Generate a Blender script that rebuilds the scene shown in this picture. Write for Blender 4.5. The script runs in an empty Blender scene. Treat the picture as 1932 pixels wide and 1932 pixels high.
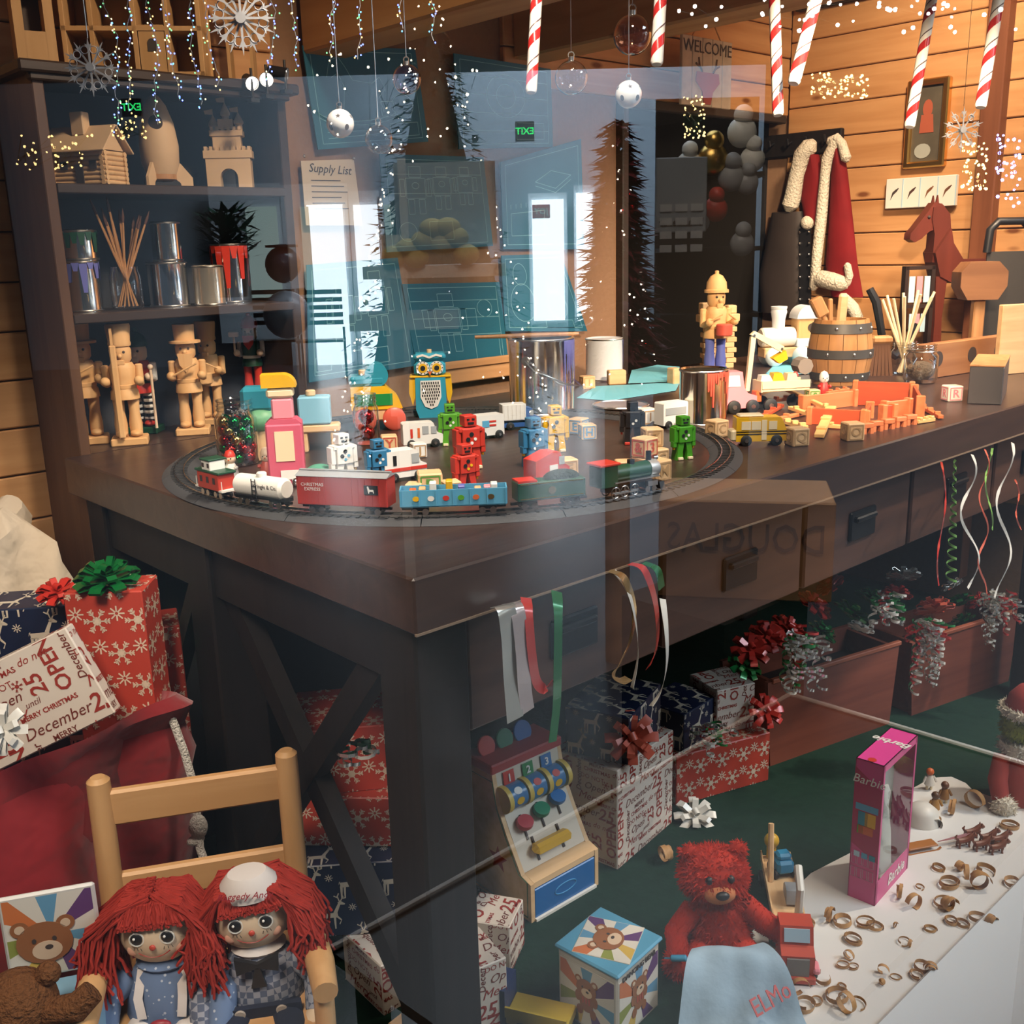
import bpy, math, random
from mathutils import Vector, Matrix
from math import sin, cos, pi, radians as rad
rnd = random.Random(7)
SC = bpy.context.scene
COL = SC.collection
V3 = Vector

# ---------------------------------------------------------------- camera
FPX = 1940.0
PITCH, ROLL, YAW = rad(14.35), rad(1.5), rad(47.6)
CAM = V3((0, 0, 1.32))
_h = V3((cos(YAW), sin(YAW), 0)); _r = V3((sin(YAW), -cos(YAW), 0)); _u = V3((0, 0, 1))
FW = _h * cos(PITCH) - _u * sin(PITCH)
_up0 = _h * sin(PITCH) + _u * cos(PITCH)
RT = _r * cos(ROLL) - _up0 * sin(ROLL)
UP = _up0 * cos(ROLL) + _r * sin(ROLL)
cd = bpy.data.cameras.new('camera'); cam = bpy.data.objects.new('camera', cd); COL.objects.link(cam)
cd.sensor_fit = 'HORIZONTAL'; cd.sensor_width = 36.0; cd.lens = 36.0 * FPX / 1932.0
cd.clip_start = 0.02; cd.clip_end = 60
mw = Matrix((RT, UP, -FW)).transposed().to_4x4(); mw.translation = CAM
cam.matrix_world = mw
SC.camera = cam

# ---------------------------------------------------------------- world, view, lights
SC.view_settings.view_transform = 'Standard'; SC.view_settings.look = 'None'
SC.view_settings.exposure = 0.0; SC.view_settings.gamma = 1.0
SC.view_settings.use_curve_mapping = False
wd = bpy.data.worlds.new('world'); SC.world = wd; wd.use_nodes = True
cy = getattr(SC, 'cycles', None)
if cy: cy.max_bounces = 7; cy.diffuse_bounces = 3; cy.glossy_bounces = 4; cy.transmission_bounces = 6; cy.transparent_max_bounces = 16
bg = wd.node_tree.nodes['Background']; bg.inputs[0].default_value = (0.55, 0.68, 0.85, 1); bg.inputs[1].default_value = 0.06

def spot(name, loc, aim, power, color, size=60, blend=.6, rad_=.05):
    l = bpy.data.lights.new(name, 'SPOT'); l.energy = power; l.color = color; l.spot_size = rad(size); l.spot_blend = blend
    l.shadow_soft_size = rad_
    o = bpy.data.objects.new(name, l); COL.objects.link(o); o.location = loc
    o.rotation_euler = (V3(aim) - V3(loc)).to_track_quat('-Z', 'Y').to_euler(); return o
def area(name, loc, aim, power, color, sx, sy):
    l = bpy.data.lights.new(name, 'AREA'); l.energy = power; l.color = color; l.shape = 'RECTANGLE'; l.size = sx; l.size_y = sy
    o = bpy.data.objects.new(name, l); COL.objects.link(o); o.location = loc
    o.rotation_euler = (V3(aim) - V3(loc)).to_track_quat('-Z', 'Y').to_euler(); return o
WARM = (1.0, .75, .50); MID = (1.0, .86, .70); COOL = (.72, .87, 1.0)
spot('ceiling_spot_bench', (1.42, .60, 1.78), (2.5, 1.66, 1.05), 215, WARM, 58, .6, .05)
spot('ceiling_spot_tools', (2.75, .80, 2.36), (3.0, 1.7, .95), 150, WARM, 70, .7, .06)
spot('ceiling_spot_wall', (2.75, 1.2, 2.36), (3.68, 1.35, 1.5), 165, WARM, 125, .8, .10)
spot('ceiling_spot_train', (.95, .8, 2.38), (1.25, 1.65, .95), 165, MID, 62, .8, .08)
spot('shop_spot_floor', (3.35, .05, 2.45), (2.25, 1.02, .15), 360, MID, 42, .6, .05)
spot('ceiling_spot_gifts', (-.15, .68, 1.95), (.48, 1.5, .5), 100, MID, 66, .8, .22)
spot('ceiling_spot_shelf', (1.2, .95, 2.38), (1.0, 2.25, 1.4), 80, WARM, 65, .8, .08)
area('added_shop_fill', (4.2, -3.6, 4.4), (4.4, -3.6, 0), 420, COOL, 3.0, 3.0)  # added cool fill for the shop, hung too high to be mirrored
area('added_door_fill', (9.2, -8.6, 5.2), (10.4, -10.6, .8), 1500, COOL, 4.0, 2.5)  # added fill that brightens the door frames in place of daylight
area('added_near_fill', (1.9, -.9, 3.6), (3.2, -2.4, 1.3), 160, MID, 1.2, 1.2)  # added fill for the notice board and plush cabinet, not a shop fitting
spot('added_crate_spot', (1.2, .2, 2.3), (1.75, -.2, .6), 90, WARM, 40, .6, .05)  # added lamp, only there to lift the lettered crate in the reflection

# ---------------------------------------------------------------- placing things
T = 0.93                 # bench top above the display floor
YB = 2.38                # back wall
XR = 3.68                # right wall
YP = 0.44                # shop window pane
def ray(x, y): return FW + RT * ((x - 966) / FPX) - UP * ((y - 966) / FPX)
def az(x, y, z=T): d = ray(x, y); return CAM + d * ((z - CAM.z) / d.z)
def ay(x, y, Y): d = ray(x, y); return CAM + d * (Y / d.y)
def ax(x, y, X): d = ray(x, y); return CAM + d * (X / d.x)
def ad(x, y, D): return CAM + ray(x, y) * D
def depth(p): return (V3(p) - CAM).dot(FW)
def mpp(p): return depth(p) / FPX                    # metres per pixel at a point
def zpx(b, ytop):                                   # height above b that reaches image row ytop
    lo, hi = -1.0, 3.0
    for _ in range(40):
        m = (lo + hi) / 2; p = V3((b[0], b[1], b[2] + m)); d = p - CAM
        if 966 - FPX * d.dot(UP) / d.dot(FW) > ytop: lo = m
        else: hi = m
    return lo
CF = -42.4                                          # z turn that makes a thing's front (-y) face the viewer

# ---------------------------------------------------------------- materials
MATS = {}
def _new(n):
    m = bpy.data.materials.new(n); m.use_nodes = True; nt = m.node_tree
    return m, nt, nt.nodes['Principled BSDF']
def mat(n, c, rough=.5, metal=0, spec=.5, em=0, vary=.0, vs=12, bump=0, coat=0, alpha=None, ec=None):
    if n in MATS: return MATS[n]
    m, nt, p = _new(n); c = tuple(c) + (1,)
    p.inputs['Base Color'].default_value = c; p.inputs['Roughness'].default_value = rough
    p.inputs['Metallic'].default_value = metal; p.inputs['Specular IOR Level'].default_value = spec
    if coat: p.inputs['Coat Weight'].default_value = coat
    if em:
        p.inputs['Emission Color'].default_value = (tuple(ec) + (1,)) if ec else c; p.inputs['Emission Strength'].default_value = em
    if vary or bump:
        tc = nt.nodes.new('ShaderNodeTexCoord'); nz = nt.nodes.new('ShaderNodeTexNoise'); nz.inputs['Scale'].default_value = vs; nz.inputs['Detail'].default_value = 4
        nt.links.new(tc.outputs['Object'], nz.inputs['Vector'])
        if vary:
            r = nt.nodes.new('ShaderNodeMix'); r.data_type = 'RGBA'
            r.inputs[6].default_value = tuple(v * (1 - vary) for v in c[:3]) + (1,); r.inputs[7].default_value = tuple(min(1, v * (1 + vary)) for v in c[:3]) + (1,)
            nt.links.new(nz.outputs['Fac'], r.inputs[0]); nt.links.new(r.outputs[2], p.inputs['Base Color'])
        if bump:
            b = nt.nodes.new('ShaderNodeBump'); b.inputs['Strength'].default_value = bump; b.inputs['Distance'].default_value = .01
            nt.links.new(nz.outputs['Fac'], b.inputs['Height']); nt.links.new(b.outputs['Normal'], p.inputs['Normal'])
    MATS[n] = m; return m
def wood(n, c1, c2, axis=0, scale=1.0, rough=.5, knots=False, spec=.35):
    if n in MATS: return MATS[n]
    m, nt, p = _new(n); N, L = nt.nodes, nt.links
    p.inputs['Roughness'].default_value = rough; p.inputs['Specular IOR Level'].default_value = spec
    tc = N.new('ShaderNodeTexCoord'); mp = N.new('ShaderNodeMapping'); s = [28 * scale] * 3; s[axis] = 2.2 * scale
    mp.inputs['Scale'].default_value = s
    oi = N.new('ShaderNodeObjectInfo'); va = N.new('ShaderNodeVectorMath'); va.operation = 'ADD'
    cx = N.new('ShaderNodeCombineXYZ'); mu = N.new('ShaderNodeMath'); mu.operation = 'MULTIPLY'; mu.inputs[1].default_value = 17
    L.new(oi.outputs['Random'], mu.inputs[0]); L.new(mu.outputs[0], cx.inputs[0]); L.new(mu.outputs[0], cx.inputs[1]); L.new(mu.outputs[0], cx.inputs[2])
    L.new(tc.outputs['Object'], va.inputs[0]); L.new(cx.outputs[0], va.inputs[1]); L.new(va.outputs[0], mp.inputs['Vector'])
    nz = N.new('ShaderNodeTexNoise'); nz.inputs['Scale'].default_value = 1.0; nz.inputs['Detail'].default_value = 6; nz.inputs['Distortion'].default_value = .6
    L.new(mp.outputs[0], nz.inputs['Vector'])
    cr = N.new('ShaderNodeValToRGB'); e = cr.color_ramp.elements
    e[0].position = .32; e[0].color = tuple(c2) + (1,); e[1].position = .66; e[1].color = tuple(c1) + (1,)
    L.new(nz.outputs['Fac'], cr.inputs[0])
    out = cr.outputs[0]
    if knots:
        vo = N.new('ShaderNodeTexVoronoi'); vo.inputs['Scale'].default_value = 1.0
        m2 = N.new('ShaderNodeMapping'); s2 = [7.0] * 3; s2[axis] = 2.6; m2.inputs['Scale'].default_value = s2
        L.new(va.outputs[0], m2.inputs['Vector']); L.new(m2.outputs[0], vo.inputs['Vector'])
        k = N.new('ShaderNodeValToRGB'); k.color_ramp.elements[0].position = .04; k.color_ramp.elements[0].color = (.22, .09, .03, 1); k.color_ramp.elements[1].position = .09; k.color_ramp.elements[1].color = (1, 1, 1, 1)
        L.new(vo.outputs['Distance'], k.inputs[0])
        mx = N.new('ShaderNodeMix'); mx.data_type = 'RGBA'; mx.blend_type = 'MULTIPLY'; mx.inputs[0].default_value = .85
        L.new(out, mx.inputs[6]); L.new(k.outputs[0], mx.inputs[7]); out = mx.outputs[2]
    L.new(out, p.inputs['Base Color'])
    b = N.new('ShaderNodeBump'); b.inputs['Strength'].default_value = .12; b.inputs['Distance'].default_value = .004
    L.new(nz.outputs['Fac'], b.inputs['Height']); L.new(b.outputs['Normal'], p.inputs['Normal'])
    MATS[n] = m; return m
def glass(n, tint=(1, 1, 1), k=1.8, ior=1.5, rough=0.0):
    if n in MATS: return MATS[n]
    m = bpy.data.materials.new(n); m.use_nodes = True; nt = m.node_tree; nt.nodes.clear(); N, L = nt.nodes, nt.links
    o = N.new('ShaderNodeOutputMaterial'); mx = N.new('ShaderNodeMixShader'); tr = N.new('ShaderNodeBsdfTransparent'); gl = N.new('ShaderNodeBsdfGlossy')
    fr = N.new('ShaderNodeFresnel'); fr.inputs[0].default_value = ior; mu = N.new('ShaderNodeMath'); mu.operation = 'MULTIPLY'; mu.inputs[1].default_value = k; mu.use_clamp = True
    ge = N.new('ShaderNodeNewGeometry'); ma = N.new('ShaderNodeMath'); ma.operation = 'MULTIPLY_ADD'; ma.inputs[1].default_value = 1 / ior - ior; ma.inputs[2].default_value = ior
    L.new(ge.outputs['Backfacing'], ma.inputs[0]); L.new(ma.outputs[0], fr.inputs[0])
    tr.inputs[0].default_value = tuple(tint) + (1,); gl.inputs['Roughness'].default_value = rough
    L.new(fr.outputs[0], mu.inputs[0]); L.new(mu.outputs[0], mx.inputs[0]); L.new(tr.outputs[0], mx.inputs[1]); L.new(gl.outputs[0], mx.inputs[2]); L.new(mx.outputs[0], o.inputs[0])
    MATS[n] = m; return m
def emit(n, c, s): return mat(n, (0, 0, 0), 1, 0, 0, em=s, ec=c)

# ---------------------------------------------------------------- shapes: each returns (verts, faces)
def xf(g, m): return ([m @ V3(v) for v in g[0]], g[1])
def mv(g, x=0, y=0, z=0, rx=0, ry=0, rz=0, s=1):
    m = Matrix.Translation((x, y, z)) @ Matrix.Rotation(rad(rz), 4, 'Z') @ Matrix.Rotation(rad(ry), 4, 'Y') @ Matrix.Rotation(rad(rx), 4, 'X')
    if s != 1: m = m @ (Matrix.Diagonal((s, s, s, 1)) if not isinstance(s, tuple) else Matrix.Diagonal(s + (1,)))
    return xf(g, m)
def join(*gs):
    v, f = [], []
    for g in gs:
        n = len(v); v += list(g[0]); f += [tuple(i + n for i in q) for q in g[1]]
    return v, f
def B(cx, cy, cz, sx, sy, sz, ch=0, rx=0, ry=0, rz=0):
    hx, hy, hz = sx / 2, sy / 2, sz / 2
    if ch <= 0:
        v = [(x, y, z) for x in (-hx, hx) for y in (-hy, hy) for z in (-hz, hz)]
        f = [(0, 1, 3, 2), (4, 6, 7, 5), (0, 4, 5, 1), (2, 3, 7, 6), (0, 2, 6, 4), (1, 5, 7, 3)]
    else:
        ch = min(ch, hx * .95, hy * .95, hz * .95); v = []; idx = {}
        for sxn in (-1, 1):
            for syn in (-1, 1):
                for szn in (-1, 1):
                    for a in range(3):
                        p = [sxn * hx, syn * hy, szn * hz]
                        for b in range(3):
                            if b != a: p[b] -= (sxn, syn, szn)[b] * ch
                        idx[(sxn, syn, szn, a)] = len(v); v.append(tuple(p))
        f = []
        for a in range(3):
            b, c = (a + 1) % 3, (a + 2) % 3
            for s in (-1, 1):
                q = []
                for sb, sc in ((-1, -1), (1, -1), (1, 1), (-1, 1)):
                    k = [0, 0, 0]; k[a] = s; k[b] = sb; k[c] = sc; q.append(idx[tuple(k) + (a,)])
                f.append(tuple(q if s > 0 else q[::-1]))
            for sb in (-1, 1):
                for sc in (-1, 1):
                    k0 = [0, 0, 0]; k1 = [0, 0, 0]; k0[a] = -1; k1[a] = 1
                    for k in (k0, k1): k[b] = sb; k[c] = sc
                    q = (idx[tuple(k0) + (b,)], idx[tuple(k1) + (b,)], idx[tuple(k1) + (c,)], idx[tuple(k0) + (c,)])
                    f.append(q if sb * sc > 0 else q[::-1])
        for sxn in (-1, 1):
            for syn in (-1, 1):
                for szn in (-1, 1):
                    t = tuple(idx[(sxn, syn, szn, a)] for a in range(3)); f.append(t if sxn * syn * szn > 0 else t[::-1])
    return mv((v, f), cx, cy, cz, rx, ry, rz)
def L(prof, x=0, y=0, z=0, n=24, sx=1, sy=1, a=None):       # turned shape: profile of (r, z)
    v, f = [], []; rings = []
    for r, h in prof:
        if r < 1e-5: rings.append([len(v)]); v.append((0, 0, h))
        else:
            rings.append(list(range(len(v), len(v) + n))); v += [(r * sx * cos(2 * pi * i / n), r * sy * sin(2 * pi * i / n), h) for i in range(n)]
    for p, q in zip(rings, rings[1:]):
        for i in range(n):
            j = (i + 1) % n
            if len(p) == 1 and len(q) == 1: continue
            if len(p) == 1: f.append((p[0], q[j], q[i]))
            elif len(q) == 1: f.append((p[i], p[j], q[0]))
            else: f.append((p[i], p[j], q[j], q[i]))
    g = (v, f)
    if a == 'x': g = mv(g, ry=90)
    if a == 'y': g = mv(g, rx=-90)
    return mv(g, x, y, z)
def Cy(x, y, z, r, h, a=None, n=20, ch=0, r2=None):         # cylinder from its base; a: axis x / y
    r2 = r if r2 is None else r2
    if ch: p = [(0, 0), (r - ch, 0), (r, ch), (r2, h - ch), (r2 - ch, h), (0, h)]
    else: p = [(0, 0), (r, 0), (r2, h), (0, h)]
    return L(p, x, y, z, n, a=a)
def S(x, y, z, r, sx=1, sy=1, sz=1, n=16, m=10):
    return mv(L([(r * sin(pi * i / m) if 0 < i < m else 0, -r * cos(pi * i / m)) for i in range(m + 1)], 0, 0, 0, n), x, y, z, s=(sx, sy, sz))
def Tu(pts, r, n=6, caps=True, closed=False):               # tube along points; r number or list
    pts = [V3(p) for p in pts]; k = len(pts); v, f = [], []
    up = None
    for i, p in enumerate(pts):
        a = pts[(i - 1) % k] if (closed or i) else p; b = pts[(i + 1) % k] if (closed or i < k - 1) else p
        t = (b - a); t = t.normalized() if t.length > 1e-9 else V3((0, 0, 1))
        if up is None: up = V3((0, 0, 1)) if abs(t.z) < .9 else V3((1, 0, 0))
        s = t.cross(up)
        if s.length < 1e-6: s = t.orthogonal()
        s.normalize(); u = s.cross(t); up = u
        rr = r[i] if isinstance(r, (list, tuple)) else r
        v += [p + (s * cos(2 * pi * j / n) + u * sin(2 * pi * j / n)) * rr for j in range(n)]
    for i in range(k if closed else k - 1):
        for j in range(n):
            a, b = i * n, ((i + 1) % k) * n; f.append((a + j, b + j, b + (j + 1) % n, a + (j + 1) % n)[::-1])
    if caps and not closed: f.append(tuple(range(n))); f.append(tuple((k - 1) * n + j for j in reversed(range(n))))
    return v, f
def Pr(poly, d0, d1, a='y', bev=0):                         # outline pushed through a thickness; a = y: outline in x,z
    n = len(poly)
    if a == 'y': v = [(p[0], d0, p[1]) for p in poly] + [(p[0], d1, p[1]) for p in poly]
    elif a == 'x': v = [(d0, p[0], p[1]) for p in poly] + [(d1, p[0], p[1]) for p in poly]
    else: v = [(p[0], p[1], d0) for p in poly] + [(p[0], p[1], d1) for p in poly]
    f = [tuple(range(n)), tuple(reversed(range(n, 2 * n)))] + [(i, i + n, (i + 1) % n + n, (i + 1) % n) for i in range(n)]
    return v, f
def St(pts, w, side=None, th=.0006):                        # ribbon band along points
    pts = [V3(p) for p in pts]; v, f = [], []; k = len(pts)
    for i, p in enumerate(pts):
        t = (pts[min(i + 1, k - 1)] - pts[max(i - 1, 0)]).normalized()
        s = V3(side[i] if isinstance(side, list) else side); s = (s - t * s.dot(t)).normalized() * (w / 2); nn = t.cross(s).normalized() * th
        v += [p - s, p + s, p + s + nn, p - s + nn]
    for i in range(k - 1):
        a, b = 4 * i, 4 * i + 4
        f += [(a, a + 1, b + 1, b), (a + 3, b + 3, b + 2, a + 2), (a + 1, a + 2, b + 2, b + 1), (a, b, b + 3, a + 3)]
    return v, f
def Li(segs, w, y=0):                                       # flat line drawing in x,z: list of polylines
    v, f = [], []
    for pl in segs:
        for (x0, z0), (x1, z1) in zip(pl, pl[1:]):
            d = math.hypot(x1 - x0, z1 - z0) or 1; nx, nz = -(z1 - z0) / d * w / 2, (x1 - x0) / d * w / 2
            n = len(v); v += [(x0 + nx, y, z0 + nz), (x0 - nx, y, z0 - nz), (x1 - nx, y, z1 - nz), (x1 + nx, y, z1 + nz)]; f.append((n, n + 1, n + 2, n + 3))
    return v, f
def arc(cx, cz, rx, rz=None, a0=0, a1=360, n=24):
    rz = rx if rz is None else rz
    return [(cx + rx * cos(rad(a0 + (a1 - a0) * i / n)), cz + rz * sin(rad(a0 + (a1 - a0) * i / n))) for i in range(n + 1)]

# ---------------------------------------------------------------- objects
def me(n, g):
    m = bpy.data.meshes.new(n); m.from_pydata([tuple(p) for p in g[0]], [], g[1]); m.update()
    m.polygons.foreach_set('use_smooth', [True] * len(m.polygons)); m.set_sharp_from_angle(angle=rad(38)); return m
def ob(n, g, m, parent=None, loc=None, rz=0, label=None, cat=None, group=None, kind=None, rot=None):
    d = g if isinstance(g, bpy.types.Mesh) else me(n, join(*g) if isinstance(g, list) else g)
    o = bpy.data.objects.new(n, d); COL.objects.link(o)
    if m is not None and not d.materials: d.materials.append(m)
    if parent: o.parent = parent
    if loc is not None: o.location = loc
    if rot: o.rotation_euler = tuple(rad(a) for a in rot)
    elif rz: o.rotation_euler = (0, 0, rad(rz))
    tag(o, label, cat, group, kind); return o
def tag(o, label=None, cat=None, group=None, kind=None):
    if label: o['label'] = label
    if cat: o['category'] = cat
    if group: o['group'] = group
    if kind: o['kind'] = kind
    return o
def th(n, label, cat, loc, rz=0, group=None, s=1, rot=None):
    o = bpy.data.objects.new(n, None); COL.objects.link(o); o.location = loc; o.empty_display_size = .02
    o.rotation_euler = tuple(rad(a) for a in rot) if rot else (0, 0, rad(rz))
    if s != 1: o.scale = (s, s, s)
    return tag(o, label, cat, group)
def dup(o, parent=None, loc=None, rz=None, label=None, s=None):
    c = o.copy(); COL.objects.link(c); c.parent = parent
    if loc is not None: c.location = loc
    if rz is not None: c.rotation_euler = (0, 0, rad(rz))
    if s: c.scale = (s, s, s)
    if label: c['label'] = label
    for k in [q for q in bpy.data.objects if q.parent == o]: dup(k, c)
    return c
_tc = {}
def tmesh(s, size, al='CENTER', shear=0, bold=0, ext=0):
    k = (s, size, al, shear, bold, ext)
    if k not in _tc:
        c = bpy.data.curves.new('t', 'FONT'); c.body = s; c.size = size; c.extrude = ext; c.align_x = al; c.align_y = 'CENTER'; c.shear = shear; c.resolution_u = 2; c.offset = bold
        o = bpy.data.objects.new('t', c); m = bpy.data.meshes.new_from_object(o); bpy.data.objects.remove(o); bpy.data.curves.remove(c); _tc[k] = m
    return _tc[k]
def txt(n, s, size, m, parent, loc, rot=(90, 0, 0), ext=.0004, al='CENTER', shear=0, sx=1, bold=0):
    d = tmesh(s, size, al, shear, bold, ext).copy(); d.materials.clear()
    o = bpy.data.objects.new(n, d); COL.objects.link(o); d.materials.append(m)
    if parent: o.parent = parent
    o.location = loc; o.rotation_euler = tuple(rad(a) for a in rot)
    if sx != 1: o.scale = (sx, 1, 1)
    return o

# ================================================================ the setting
pineW = wood('pine_plank', (.62, .34, .15), (.50, .25, .10), 0, 1, .55, True)
pineY = wood('pine_plank_side', (.62, .33, .14), (.50, .24, .09), 1, 1, .55, True)
pineB = wood('pine_beam', (.60, .34, .14), (.46, .23, .08), 1, .7, .5, True)
pinb = mat('pinboard_tan', (.30, .17, .095), .9, vary=.12, vs=60, bump=.15)
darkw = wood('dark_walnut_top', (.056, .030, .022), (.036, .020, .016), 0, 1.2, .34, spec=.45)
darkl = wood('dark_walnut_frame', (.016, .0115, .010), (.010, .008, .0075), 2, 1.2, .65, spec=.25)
green = mat('green_felt', (.009, .030, .020), .95, spec=.1, vary=.25, vs=40, bump=.2)
black = mat('black_void', (.012, .011, .012), .9)
white = mat('white_paint', (.75, .77, .78), .5)
greyw = mat('store_wall_grey', (.34, .40, .46), .8, vary=.05)

ob('floor', Pr([(-1.2, .5), (4.6, .5), (4.6, 2.45), (-1.2, 2.45)], -.06, 0, 'z'), green, kind='structure')
def planks(parent, along, x0, x1, z0, z1, fixed, pitch, m, seed):
    r = random.Random(seed); z = z0; i = 0
    while z < z1 - .01:
        h = min(pitch, z1 - z)
        L0 = x1 - x0
        g = B(0, 0, 0, L0, .02, h - .004, .003) if along == 'x' else B(0, 0, 0, .02, L0, h - .004, .003)
        o = ob('plank', g, m, parent)
        off = r.uniform(-.0015, .0015)
        o.location = ((x0 + x1) / 2, fixed + off, z + h / 2) if along == 'x' else (fixed + off, (x0 + x1) / 2, z + h / 2)
        z += pitch; i += 1
wb = ob('wall_back', [Pr([(-1.2, YB + .02), (2.70, YB + .02), (2.70, YB + .1), (-1.2, YB + .1)], -.06, 2.6, 'z'),
                      Pr([(2.70, YB + .02), (XR + .1, YB + .02), (XR + .1, YB + .1), (2.70, YB + .1)], 1.785, 2.6, 'z')], pinb, kind='structure')
planks(wb, 'x', -1.1, 1.42, .03, 2.55, YB + .01, .104, pineW, 1)
planks(wb, 'x', 2.19, XR, 1.79, 2.5, YB + .01, .104, pineW, 2)
wr = ob('wall_right', Pr([(XR + .02, .6), (XR + .1, .6), (XR + .1, YB + .1), (XR + .02, YB + .1)], -.06, 2.6, 'z'), pinb, kind='structure')
planks(wr, 'y', .60, YB, .40, 2.5, XR + .01, .118, pineY, 3)
# dark doorway in the back wall
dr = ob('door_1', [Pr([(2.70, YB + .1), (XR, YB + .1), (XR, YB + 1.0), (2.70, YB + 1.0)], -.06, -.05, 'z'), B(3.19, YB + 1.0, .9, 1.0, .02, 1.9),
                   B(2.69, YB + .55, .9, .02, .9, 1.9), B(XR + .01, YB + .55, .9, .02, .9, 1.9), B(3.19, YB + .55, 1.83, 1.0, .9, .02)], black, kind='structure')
ob('trim_1', [B(2.715, YB + .005, .89, .03, .035, 1.79, .004), B(3.19, YB + .005, 1.775, .92, .035, .03, .004)], mat('dark_jamb', (.03, .022, .018), .6), kind='structure')
ce = ob('ceiling', Pr([(-1.2, .5), (4.6, .5), (4.6, 2.5), (-1.2, 2.5)], 2.42, 2.48, 'z'), pineB, kind='structure')
for i, (x, z) in enumerate(((1.52, 1.805), (2.24, 1.86))):
    ob('ceiling_beam', B(x + .05, 1.5, z + .12, .13, 1.76, .24, .006), pineB, label=('pine ceiling beam above the rocking-horse drawing', 'pine ceiling beam next to the striped candy canes')[i], kind='structure')
ob('trim_2', B(XR - .01, 1.5, 2.19, .05, 1.7, .07, .004), mat('black_track', (.01, .01, .01), .5), kind='structure')
p = ax(1858, 340, XR)
ob('trim_3', B(XR - .02, p.y - .02, 1.3, .06, .07, 2.4, .004), wood('post_brown', (.20, .07, .03), (.15, .05, .02), 2, 1, .5), kind='structure')
# window: sill and the pane one looks through
w1 = ob('window_1', [B(1.5, .565, -.012, 6.4, .26, .06, .006), B(1.5, .57, 2.56, 6.4, .26, .1, .004)], mat('sill_white', (.70, .76, .80), .35), kind='structure')
ob('pane', ([(-1.7, YP, -.34), (4.7, YP, -.34), (4.7, YP, 2.6), (-1.7, YP, 2.6)], [(0, 1, 2, 3)]), glass('shop_glass', k=1.9, ior=1.52), w1)
# a large white paper sheet over part of the floor
sh = [az(x, y, .003) for x, y in ((1290, 1925), (1345, 1840), (1440, 1735), (1530, 1648), (1600, 1612), (1655, 1580), (1690, 1530), (1718, 1490), (1758, 1468), (1795, 1466), (1822, 1478), (1836, 1492), (1868, 1503), (1900, 1512), (1950, 1522))]
sh = [(p.x, p.y) for p in sh] + [(3.3, .692), (1.02, .692)]
ob('paper_sheet', Pr(sh, .001, .004, 'z'), mat('white_paper_sheet', (.72, .72, .70), .55, spec=.4, vary=.04, vs=6), label='white paper sheet spread under the wood shavings', cat='sheet')

# ---- bench
bn = th('workbench', 'long dark wooden workbench with drawers and a crossed end brace', 'workbench', (0, 0, 0))
ob('bench_top', B((.72 + 4.2) / 2 - .3, 1.556, .8925, 2.88, 1.168, .075, .003), darkw, bn)
for x, y in ((.785, 1.045), (.785, 1.62), (.785, 2.06), (3.0, 1.045), (3.0, 2.06)):
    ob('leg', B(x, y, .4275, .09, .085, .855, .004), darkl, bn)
def bar(a, b, w, t, side):
    a, b = V3(a), V3(b); d = (b - a).normalized(); s = V3(side); n = d.cross(s).normalized(); v = []
    for p in (a, b):
        for i, j in ((-1, -1), (1, -1), (1, 1), (-1, 1)): v.append(p + n * (w / 2 * i) + s * (t / 2 * j))
    return v, [(0, 1, 2, 3), (7, 6, 5, 4), (0, 4, 5, 1), (1, 5, 6, 2), (2, 6, 7, 3), (3, 7, 4, 0)]
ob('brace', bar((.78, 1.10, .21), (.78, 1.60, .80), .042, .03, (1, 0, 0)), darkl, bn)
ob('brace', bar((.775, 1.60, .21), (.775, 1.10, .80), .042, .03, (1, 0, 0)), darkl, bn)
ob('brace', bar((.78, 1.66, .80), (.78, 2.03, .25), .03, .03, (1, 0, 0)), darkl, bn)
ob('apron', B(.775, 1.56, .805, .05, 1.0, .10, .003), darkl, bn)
ob('back_panel', B(2.1, 2.08, .43, 2.7, .02, .84), black, bn)  # added black sheet: the shade under the bench put into a colour
for i in range(5):
    x0 = .84 + i * .425
    d = ob('drawer', B(x0 + .208, 1.035, .757, .412, .03, .185, .004), wood('drawer_walnut', (.075, .033, .020), (.05, .022, .014), 0, 1.3, .4), bn)
    ob('pull', [B(x0 + .21, 1.017, .757, .10, .008, .062, .003), B(x0 + .21, 1.010, .772, .08, .012, .012, .003)], mat('black_iron', (.012, .013, .014), .35, .6), d)
    ob('drawer_box', B(x0 + .208, 1.3, .76, .39, .5, .16), darkl, d)
ob('trim', [B(2.2, .9725, .856, 2.96, .004, .003)], mat('edge_worn', (.22, .15, .10), .4), bn)

# ---- hutch standing at the back of the bench
hu = th('shelf_hutch', 'tall dark shelf hutch behind the workbench holding cans and wooden toys', 'hutch', (0, 0, 0))
hw = wood('hutch_side', (.12, .058, .028), (.085, .040, .020), 2, 1, .45)
hd = wood('hutch_shelf', (.045, .027, .020), (.032, .02, .015), 0, 1, .45)
for x, m in ((.765, hw), (1.29, hd)): ob('side_panel', B(x, 2.255, .84, .022, .23, 1.68, .002), m, hu)
ob('back_panel', B(1.03, 2.362, 1.3, .51, .012, .75), mat('hutch_back', (.035, .038, .048), .7), hu)
for z in (1.467, 1.214): ob('shelf', B(1.03, 2.25, z - .0095, .508, .222, .019, .002), hd, hu)
ob('crown', [B(1.028, 2.25, 1.676, .60, .26, .022, .004), B(1.028, 2.14, 1.66, .56, .02, .016, .003)], hd, hu)
ob('bottom_board', B(1.03, 2.255, .921, .508, .222, .018), darkw, hu)
ob('base_cabinet', B(1.03, 2.29, .455, .508, .15, .91, .003), hd, hu)

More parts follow.
